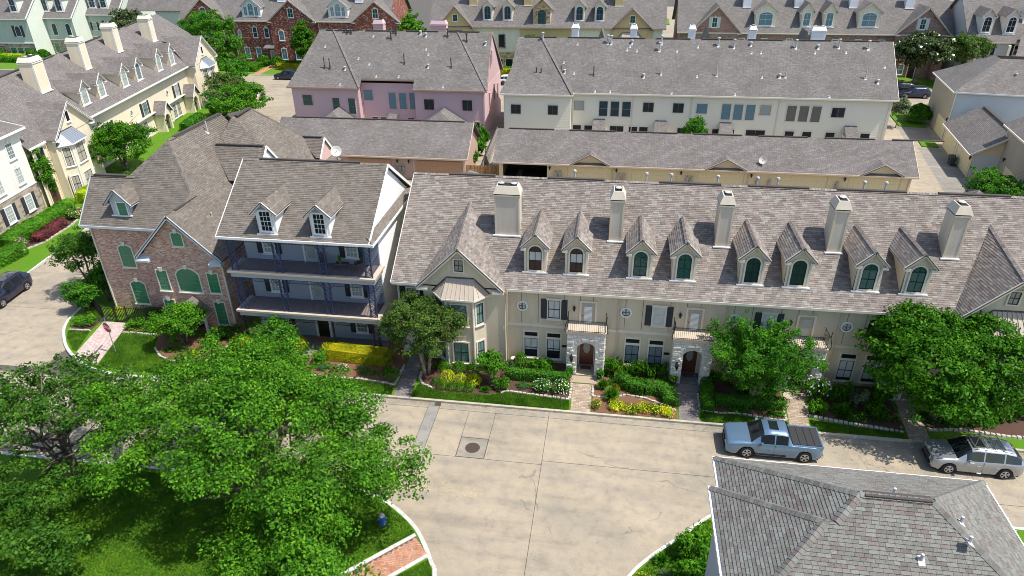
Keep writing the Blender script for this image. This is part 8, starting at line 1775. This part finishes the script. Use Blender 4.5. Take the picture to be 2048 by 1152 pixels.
tree('photinia_tree', 'bright bushy tree at the street corner of the iron fence', (-41.0, 41.6, .13), 1.35, .2, 3.0, 5000, 'leaf_bright', 113, leaf=.15, clump=.34, per=34, trunk=.05, stems=3, nb=3); tree('photinia_tree', 'tall light green bush against the left end of the rose brick house', (-40.2, 43.4, .13), 1.1, .3, 3.9, 4200, 'leaf_bright', 114, leaf=.15, clump=.34, per=34, trunk=.05, stems=3, nb=3)
B_('lime coloured low shrub inside the iron fence', -38.0, 41.3, .6, .4, .6, 'leaf_lime', leaf=.13); B_('dark shrub inside the iron fence under the brick house window', -35.0, 41.5, 1.0, .4, .8, 'leaf_deep', leaf=.14, kind='loose')
# gardens on the left street
hedge('long dark clipped hedge beside the white house', (0, 0, .13), 9, 1.9, 1.2, 'leaf_mid', 0, 7, curve=[(-56.6, 51.5), (-56.9, 54.5), (-56.7, 57.5), (-57.3, 60.0)], leaf=.16, dens=110); hedge('dark purple low hedge in front of the long green hedge', (0, 0, .13), 4, 1.25, .8, 'leaf_purple', 0, 8, curve=[(-54.7, 52.9), (-54.9, 54.8), (-55.3, 56.6)], leaf=.14, dens=120); hedge('square clipped green hedge at the left edge by the navy car', (-54.6, 48.8, .13), 2.4, 1.8, 1.1, 'leaf_mid', 1.5, 9, leaf=.15, dens=120); hedge('rounded yellow green hedge by the arches of the cream row', (-57.6, 64.6, .13), 3.2, 1.6, 1.3, 'leaf_lime', 1.7, 10, leaf=.16, dens=100)
for i, (x, y, r, m_, f) in enumerate(((-55.2, 58.9, .9, 'leaf_mid', 'flower_pink'), (-54.6, 60.6, .9, 'leaf_mid', 'flower_white'), (-55.3, 62.2, .8, 'leaf_mid', None), (-55.5, 51.5, .6, 'leaf_bluegreen', 'flower_pink'), (-57.3, 66.6, .6, 'leaf_purple', None))): B_(('rose bush with pink blooms beyond the purple hedge', 'white blooming bush near the arches', 'green bush below the cream row arches', 'pale rose bush at the near end of the purple hedge', 'dark purple shrub behind the yellow green hedge')[i], x, y, r, r, .9, m_, seed=i, kind='loose', leaf=.17, flower=f)
hedge('bright hedge between the two gabled porches of the cream row', (-62.3, 93.0, .13), 5, 1.5, 1.2, 'leaf_bright', 1.72, 11, leaf=.2, dens=70); B_('dark bush under the cream row tower', -61.5, 99.5, 1.6, 1.4, 2.2, 'leaf_mid', kind='loose', leaf=.25)
B_('shrub at the left end of the pink row', -46.6, 90.5, .9, 1.2, 1.6, 'leaf_mid', kind='loose', leaf=.2); B_('round green bush beside the right alley driveway', 43.6, 106.3, 1.5, 1.2, 2.3, 'leaf_deep', leaf=.2, n=1600); B_('small shrub beside the wheelie bins by the alley garage', 42.4, 86.6, .6, .6, .7, 'leaf_deep', leaf=.16)
for i, (x, y, r, h) in enumerate(((-17.6, 84.4, 1.3, 2.2), (-17.4, 80.6, 1.0, 1.6), (-18.0, 88.6, 1.2, 2.6))): B_(('bush halfway along the grey board fence', 'bush at the near end of the grey board fence', 'tall bush at the far end of the grey board fence')[i], x, y, r, r, h, 'leaf_bright' if i < 2 else 'leaf_mid', seed=i, kind='loose', leaf=.22, z=0)
for i, (x, m_, f) in enumerate(((-5.95, 'leaf_mid', None), (1.2, 'leaf_lime', None), (8.65, 'leaf_lime', None), (16.4, 'straw', None), (24.4, 'straw', 'flower_orange'), (-24.9, 'leaf_bright', None))): B_(('green bush between the open garage and first gabled door', 'yellow green bush between the second and third garage doors', 'yellow green bush between the third and fourth garage doors', 'straw coloured plant near the satellite dish on the garage', 'orange brown plant by the last gabled garage door', 'bright bush beside the pink garage door')[i], x, 73.55, .8, .5, 1.0 if i != 3 else .6, m_, seed=i, kind='loose', leaf=.16, flower=f, z=0)
# gardens of the back rows
for i, (x, y, L, m_) in enumerate(((-75.5, 134.2, 7, 'leaf_mid'), (-75.0, 131.6, 7, 'leaf_mid'), (-65.0, 136.0, 6, 'leaf_deep'), (-65.0, 133.8, 5, 'leaf_yellow'), (-22.5, 134.5, 7, 'leaf_mid'), (-22.0, 132.6, 7, 'leaf_yellow'), (-127.5, 135.6, 9, 'leaf_mid'), (-130.5, 138.4, 6.5, 'leaf_lime'))): hedge(('tall green hedge before the red brick row', 'front green hedge left of the brick walk', 'dark hedge right of the red brick door', 'yellow clipped hedge behind the far navy car', 'green hedge seen in the gap beside the pink row', 'yellow hedge seen in the gap above the white car', 'long green hedge before the sage row', 'yellow green hedge under the sage row windows')[i], (x, y, .13), L, 1.4, 1.2, m_, 0, 20 + i, leaf=.24, dens=55)
for i, (x, y) in enumerate(((-68.9, 135.8), (-72.2, 136.6), (-135.6, 139.0), (-127.0, 138.6), (-124.6, 138.9))): B_(('ball shrub right of the red brick door', 'ball shrub left of the red brick door', 'ball shrub left of the sage row hedge', 'ball shrub beside the white party wall', 'ball shrub right of the white party wall')[i], x, y, 1.1, 1.1, 1.9, 'leaf_deep', seed=i, leaf=.22)
pavers('brick_walk', [(-70.9, 128.6), (-69.3, 128.6), (-69.6, 137.4), (-71.2, 137.4)], 'brick_orange', .4, .2)

# ================================================================== cars
def pickup():
    t = car('pickup_truck', 'blue grey pickup truck with sunroof and black folding bed cover at the kerb', 'pickup truck', (10.22, 32.42, 0), pi, 'paint_bluegrey', L=5.34, Wd=1.97, wheels=(-1.72, 1.47), wr=.385,
        belt=[(-2.67, 1.1), (-1.05, 1.12), (.9, 1.1), (1.7, 1.03), (2.45, .93), (2.67, .84)], top=[(-2.67, 1.13), (-.98, 1.14), (-.82, 1.62), (-.6, 1.76), (.35, 1.78), (.72, 1.66), (1.28, 1.12), (1.9, 1.1), (2.5, 1.0), (2.67, .88)], cab=(-.98, -.72, .62, 1.3, (.0,)))
    for k in range(4): x = -2.58 + k * .4; MB().box(x, -.80, 1.135, x + .375, .80, 1.185).build('bed_cover_panel', t, 'tonneau')
    m = MB(); m.box(-2.62, -.93, 1.08, -1.0, -.82, 1.17); m.box(-2.62, .82, 1.08, -1.0, .93, 1.17); m.box(-2.66, -.9, 1.08, -2.59, .9, 1.17); m.build('bed_rail', t, 'paint_bluegrey')
    MB().box(-.2, -.38, 1.772, .3, .38, 1.8).build('sunroof', t, 'car_glass'); MB().box(-2.74, -.9, .4, -2.6, .9, .6).build('bumper', t, 'chrome')
    for s in (-1, 1): MB().box(-.7, s * .9, .34, 1.0, s * 1.0, .42).build('side_step', t, 'rubber')
pickup()
SUVT = dict(belt=[(-2.35, 1.08), (-1.2, 1.08), (.7, 1.02), (1.4, .98), (2.1, .9), (2.35, .8)], top=[(-2.35, 1.1), (-2.2, 1.28), (-1.75, 1.62), (-1.3, 1.7), (.2, 1.72), (.52, 1.62), (1.12, 1.08), (1.8, 1.03), (2.2, .93), (2.35, .82)])
def suv(label, loc, rot, paint, k=1.0, rails=True, **kw):
    f = lambda l: [(x * k, z) for x, z in l]
    return car('suv', label, 'car', loc, rot, paint, L=4.7 * k, Wd=1.85, wheels=(-1.42 * k, 1.44 * k), wr=.36, belt=f(SUVT['belt']), top=f(SUVT['top']), cab=(-2.28 * k, -1.78 * k, .45 * k, 1.12 * k, (-1.22 * k, -.2 * k)), rails=rails, **kw)
t = suv('silver sport utility car with roof rack and glass roof panel beside the big tree', (21.15, 32.52, 0), pi - .02, 'paint_silver')
for k in range(3): MB().tube([(-1.2 + k * .42, -.55, 1.78), (-1.2 + k * .42, .55, 1.78)], .022, 6).build('rack_bar', t, 'chrome')
for x in (-.25, ): MB().box(x, -.42, 1.715, x + .55, .42, 1.745).build('sunroof', t, 'car_glass'); m = MB(); m.beam((x, -.44, 1.755), (x + .55, -.44, 1.755), .05, .03); m.beam((x, .44, 1.755), (x + .55, .44, 1.755), .05, .03); m.beam((x, -.44, 1.755), (x, .44, 1.755), .05, .03); m.beam((x + .55, -.44, 1.755), (x + .55, .44, 1.755), .05, .03); m.beam((x, -.42, 1.758), (x + .55, .42, 1.758), .04, .03); m.build('sunroof_frame', t, 'chrome')
t = suv('navy sport utility car cut by the left frame edge on the concrete street', (-49.35, 42.75, 0), radians(-84), 'paint_navy', 1.02); MB().box(-.7, -.45, 1.70, .2, .45, 1.74).build('sunroof', t, 'car_glass')
suv('dark navy car parked before the red brick row on the far street', (-62.3, 125.75, 0), pi, 'paint_navy', .98)
suv('white car glimpsed in the gap between pink and cream rows', (-18.9, 125.3, 0), 0.0, 'paint_white', 1.0, False)
suv('navy car with a bright red tail light near the right alley', (48.7, 122.4, 0), pi, 'paint_navy', .98); suv('black car parked behind the navy car under the magnolia', (47.6, 125.6, 0), pi, 'paint_black', .98, False)

# ================================================================== street furniture and small things
t = thing('fire_hydrant', 'blue fire hydrant with pale cap on the park lawn', 'hydrant', (-10.6, 23.75, .12), 0.4, local=True)
m = MB(); m.lathe((0, 0, 0), [(.19, 0), (.19, .06), (.13, .08), (.125, .5), (.16, .52), (.16, .57), (.13, .58)], 14); m.build('barrel', t, 'hydrant_blue', smooth=False)
m = MB(); m.lathe((0, 0, .58), [(.15, 0), (.15, .03), (.12, .1), (.06, .16), (.04, .17), (.04, .22)], 14); m.build('bonnet', t, 'vent_white')
for a in (0, pi / 2, pi): 
    m = MB(); d_ = Vector((cos(a), sin(a), 0)); m.cyl(d_ * .1 + Vector((0, 0, .38)), d_ * .2 + Vector((0, 0, .38)), .075, .075, 10); m.cyl(d_ * .2 + Vector((0, 0, .38)), d_ * .24 + Vector((0, 0, .38)), .05, .05, 5); m.build('nozzle', t, 'hydrant_blue')
t = thing('stop_sign', 'red octagonal stop sign on a pole beside the pink entry walk with street name blades', 'sign', (-34.75, 36.35, .1), radians(-18), local=True)
MB().cyl((0, 0.03, 0), (0, 0.03, 2.95), .03, .03, 8).build('pole', t, 'sign_back')
oc = lambda r: [(r * cos(pi / 8 + k * pi / 4), 2.2 + r * sin(pi / 8 + k * pi / 4)) for k in range(8)]
MB().extr(oc(.45), -.006, .006).build('face', t, 'sign_white'); MB().extr(oc(.41), -.011, -.004).build('red_field', t, 'sign_red')
cu = bpy.data.curves.new('lettering', 'FONT'); cu.body = 'STOP'; cu.size = .33; cu.align_x = 'CENTER'; cu.align_y = 'CENTER'; cu.extrude = .002; cu.offset = .006; cu.materials.append(MATS['sign_white']); _f = bpy.data.objects.new('lettering', cu); COL.objects.link(_f); bpy.context.view_layer.update(); lm_ = bpy.data.meshes.new_from_object(_f.evaluated_get(bpy.context.evaluated_depsgraph_get())); bpy.data.objects.remove(_f); lo = bpy.data.objects.new('lettering', lm_); COL.objects.link(lo); lo.parent = t; lo.location = (0, -.014, 2.2); lo.rotation_euler = (pi / 2, 0, 0)
for a, z in ((.45, 2.8), (-1.1, 2.98)): m = MB(); m.box(-.5, -.01, -.09, .5, .01, .09); b = m.build('street_name_blade', t, 'street_sign'); b.location = (0, .03, z); b.rotation_euler = (0, 0, a)
def iron_fence(label, pts, h=1.35, gate=None):
    t = thing('iron_fence', label, 'fence', (pts[0][0], pts[0][1], .1)); base = .12
    bar = MB().box(-.018, -.018, 0, .018, .018, h).mesh('bar', 'metal_black')
    for (a, b) in zip(pts, pts[1:]):
        L = math.hypot(b[0] - a[0], b[1] - a[1]); n = int(L / .13); ux, uy = (b[0] - a[0]) / L, (b[1] - a[1]) / L
        for i in range(1, n): link('bar', bar, t, loc=(a[0] + ux * i * L / n, a[1] + uy * i * L / n, base), rot=atan2(uy, ux))
        m = MB()
        for z in (.15, h - .2, h - .05): m.beam((a[0], a[1], base + z), (b[0], b[1], base + z), .025, .035)
        m.build('rail', t, 'metal_black')
    for p in pts: m = MB(); m.box(p[0] - .04, p[1] - .04, base, p[0] + .04, p[1] + .04, base + h + .12); m.build('post', t, 'metal_black')
    return t
iron_fence('black iron fence with a gate across the pink entry walk', [(-40.9, 42.2), (-38.6, 40.4), (-37.4, 40.3), (-36.4, 40.3), (-33.15, 40.9)]); iron_fence('black iron side fence among the bushes at the brick house corner', [(-40.9, 42.2), (-42.1, 42.0), (-42.9, 46.5)])
for i, (x, y) in enumerate(((-1.95, 37.75), (.1, 37.75), (4.95, 37.75), (7.25, 37.75))):
    t = thing('planter', ('dark pot with a fern left of the first porch arch', 'dark pot with a fern right of the first porch arch', 'dark pot with a fern left of the second porch arch', 'dark pot with a fern right of the second porch arch')[i], 'planter', (x, y, .14), local=True, group='potted ferns at the porches'); m = MB(); m.lathe((0, 0, 0), [(.15, 0), (.21, .38), (.24, .4), (.24, .45), (.2, .45)], 12); m.build('pot', t, 'metal_dark')
    f = link('fern', crown_mesh('fern', i, [(0, 0, .55, .26, .26, .22)], 420, 'leaf_bright', .12, .12, 14, .2, .9), t)
def chair_(label, loc, rot):
    t = thing('patio_chair', label, 'chair', loc, rot, group='chairs on the top balcony', local=True); MB().box(-.25, -.25, .36, .25, .25, .44).build('seat', t, 'wicker'); m = MB(); m.hexa([(-.25, .2, .44), (.25, .2, .44), (.25, .26, .44), (-.25, .26, .44), (-.22, .3, .95), (.22, .3, .95), (.22, .35, .95), (-.22, .35, .95)]); m.build('backrest', t, 'wicker')
    for sx in (-.23, .23):
        MB().box(sx - .03, -.24, .44, sx + .03, .24, .66).build('armrest', t, 'wicker')
        for sy in (-.22, .22): MB().box(sx - .025, sy - .025, 0, sx + .025, sy + .025, .36).build('leg', t, 'wicker')
chair_('dark wicker chair left on the top balcony of the grey house', (-19.3, 39.75, 6.435), .5); chair_('dark wicker chair right on the top balcony of the grey house', (-16.6, 39.4, 6.435), -.8)
t = thing('coffee_table', 'low dark table between the two wicker chairs on the top balcony', 'table', (-17.9, 39.6, 6.435), local=True); MB().box(-.45, -.25, .36, .45, .25, .42).build('tabletop', t, 'wicker')
for sx in (-.4, .4):
    for sy in (-.2, .2): MB().box(sx - .025, sy - .025, 0, sx + .025, sy + .025, .36).build('leg', t, 'wicker')
t = thing('potted_plant', 'potted plant on the low table of the top balcony', 'plant', (-18.0, 39.6, 6.857), local=True); MB().lathe((0, 0, 0), [(.07, 0), (.1, .18), (.11, .2), (.09, .2)], 10).build('pot', t, 'terracotta'); link('leaves', crown_mesh('leaves', 3, [(0, 0, .36, .16, .16, .2)], 160, 'leaf_mid', .09, .08, 10, .2, .9), t)
for i, (x, y) in enumerate(((41.25, 87.9), (41.1, 87.1))):
    t = thing('wheelie_bin', ('dark wheelie bin nearer the garage door pier', 'dark wheelie bin nearer the camera by the alley garage')[i], 'bin', (x, y, 0), radians(-99), local=True, group='bins by the alley garage'); m = MB(); m.hexa([(-.24, -.24, .05), (.24, -.24, .05), (.24, .24, .05), (-.24, .24, .05), (-.29, -.32, .95), (.29, -.32, .95), (.29, .3, .95), (-.29, .3, .95)]); m.build('body', t, 'bin_green'); m = MB(); m.hexa([(-.31, -.36, .952), (.31, -.36, .952), (.31, .34, .952), (-.31, .34, .952), (-.28, -.3, 1.04), (.28, -.3, 1.04), (.28, .34, 1.06), (-.28, .34, 1.06)]); m.build('lid', t, 'bin_green')
    for sx in (-.25, .25): m = MB(); m.cyl((sx - .03, .26, .1), (sx + .03, .26, .1), .1, .1, 12); m.build('wheel', t, 'rubber')
t = thing('garden_urn', 'pale stone urn on a pedestal by the downspout left of the ground windows', 'urn', (-5.9, 38.7, .13), local=True); MB().lathe((0, 0, 0), [(.13, 0), (.13, .06), (.07, .1), (.06, .3), (.18, .48), (.2, .56), (.16, .56)], 14).build('bowl', t, 'limestone')
# turf: short blades over the sunlit lawns, one mass each
def grass(name, poly, n, seed, z=.12, h=.09):
    rs = np.random.RandomState(seed); P = np.array(poly); lo, hi = P.min(0), P.max(0); pts = lo + rs.rand(n * 2, 2) * (hi - lo); ins = np.zeros(len(pts), bool); j = len(P) - 1
    for i in range(len(P)):
        a, b = P[i], P[j]; c = ((a[1] > pts[:, 1]) != (b[1] > pts[:, 1])) & (pts[:, 0] < (b[0] - a[0]) * (pts[:, 1] - a[1]) / (b[1] - a[1] + 1e-12) + a[0]); ins ^= c; j = i
    p = pts[ins]; k = len(p); a = rs.rand(k) * 6.283; w = .028; d = np.stack([np.cos(a), np.sin(a)], 1); hh = h * (.5 + rs.rand(k)); tip = p + rs.normal(0, .035, (k, 2))
    V = np.empty((k, 3, 3)); V[:, 0, :2] = p - d * w; V[:, 1, :2] = p + d * w; V[:, 2, :2] = tip; V[:, :2, 2] = z; V[:, 2, 2] = z + hh
    o = link(name, mesh_np(name, V.reshape(-1, 3), np.arange(k * 3).reshape(-1, 3), 'grass_blade')); o['kind'] = 'stuff'
M_leaf('grass_blade', [(.07, .20, .012), (.095, .25, .017), (.13, .29, .025), (.06, .16, .012), (.16, .24, .03)], .25, .6, .2)
grass('grass', [(-1.75, 34.25), (-12.0, 34.25), (-11.9, 35.6), (-10.3, 35.0), (-7.1, 35.0), (-6, 35.5), (-1.75, 35.2)], 22000, 1); grass('grass', [(-20.3, 34.3), (-13.4, 34.3), (-13.5, 35.15), (-16, 35.6), (-20.3, 35.6)], 14000, 2); grass('grass', [(6.5, 34.25), (11.7, 34.25), (11.7, 34.85), (8.7, 35.2), (6.5, 35.2)], 10000, 3); grass('grass', [(13.1, 34.25), (18.5, 34.25), (18.4, 34.7), (13.1, 35.2)], 8000, 4)
grass('grass', [(-33, 34.4), (-20.4, 34.4), (-20.4, 37.5), (-26.5, 37.8), (-28, 36), (-30, 35.7), (-32.4, 37.4), (-33, 38.8), (-36, 38.8), (-35, 34.8)], 40000, 5); grass('grass', [(-41, 39.6), (-39.8, 37.8), (-38.2, 36.3), (-37.8, 36.2), (-38.6, 38.7), (-40.4, 38.7)], 9000, 6)
grass('grass', [(-31, 17), (-12.5, 17), (-12.3, 20.1), (-8.8, 23.4), (-9.4, 24.1), (-10.6, 24.9), (-12, 25.5), (-31, 25.6)], 90000, 7, h=.08); grass('grass', [(-11, 18), (-7, 18), (-7.3, 21.1), (-7.7, 21.9), (-11.3, 18.6)], 12000, 8)
grass('grass', [(2.3, 22.4), (3.4, 23.7), (4.8, 25.0), (5.9, 26.2), (8, 27), (8, 21), (5, 20.6), (5, 17), (0.9, 17), (1.3, 20.5)], 20000, 9)
B_('bushy bright shrub at the corner of the hipped house', 5.1, 23.9, .85, 1.0, 1.4, 'leaf_mid', kind='loose', leaf=.13, n=3000); B_('second bright shrub along the hipped house wall', 4.9, 22.2, .8, 1.0, 1.5, 'leaf_mid', seed=1, kind='loose', leaf=.13, n=3000); B_('silvery shrub on the corner lot lawn', 3.7, 22.3, .6, .5, .6, 'leaf_silver', kind='loose', leaf=.1); B_('low yellow flowering plant at the corner lot kerb', 2.7, 22.0, .45, .4, .4, 'leaf_mid', kind='loose', leaf=.1, flower='flower_yellow'); B_('spiky grass clump on the corner lot', 3.6, 23.3, .5, .5, .6, 'leaf_mid', kind='spiky'); B_('large shrub near the bottom edge beside the hipped house', 5.0, 20.7, .9, .9, 1.3, 'leaf_deep', seed=2, kind='loose', leaf=.13, n=3000)

def cover(name, x0, x1, y0, y1, n, m_, seed):
    rs = np.random.RandomState(seed); me = crown_mesh(name, seed, [(x0 + (x1 - x0) * rs.rand(), y0 + (y1 - y0) * rs.rand(), .2, .35 + .3 * rs.rand(), .3, .16) for _ in range(n)], n * 170, m_, .12, .16, 14, .1, .8)
    o = link(name, me, None); o['kind'] = 'stuff'
for a in ((-11.5, -7.5, 37.6, 38.3, 10, 'leaf_deep', 1), (-6.2, -2.4, 37.7, 38.6, 10, 'leaf_mid', 2), (-5.6, -2, 36.2, 36.7, 7, 'leaf_mid', 3), (.2, 4.8, 37.2, 38.2, 14, 'leaf_deep', 4), (.3, 4.6, 34.6, 35.4, 9, 'leaf_lime', 5), (6.8, 11.4, 36.8, 38.8, 14, 'leaf_deep', 6), (7, 11.4, 35.4, 36, 9, 'leaf_mid', 7), (13.4, 18.3, 35.6, 38.6, 30, 'leaf_deep', 8), (20.2, 27, 35.6, 38.4, 30, 'leaf_deep', 9), (-20, -14, 36.2, 36.9, 9, 'leaf_mid', 10), (-31.6, -27.5, 37, 39.8, 14, 'leaf_mid', 11), (-35.8, -33.4, 39.1, 40.1, 7, 'leaf_mid', 12)): cover('ground_cover', *a)

rs = np.random.RandomState(77); k = 900; p = np.column_stack([rs.rand(k) * 46 - 18, 34.0 - np.abs(rs.normal(0, .22, k)), np.full(k, .012)]); p2 = np.column_stack([-26 + rs.rand(500) * 20, 26.2 + np.abs(rs.normal(0, .5, 500)), np.full(500, .012)]); p3 = np.column_stack([14 + rs.rand(500) * 12, 31 + rs.rand(500) * 3, np.full(500, .012)]); C = np.concatenate([p, p2, p3]); V, F = leaf_cards(rs, C, np.tile([0, 0, 1.0], (len(C), 1)), .05 + .07 * rs.rand(len(C)), .7, .15); o = link('leaf_litter', mesh_np('leaf_litter', V, F, 'straw'), None); o['kind'] = 'stuff'
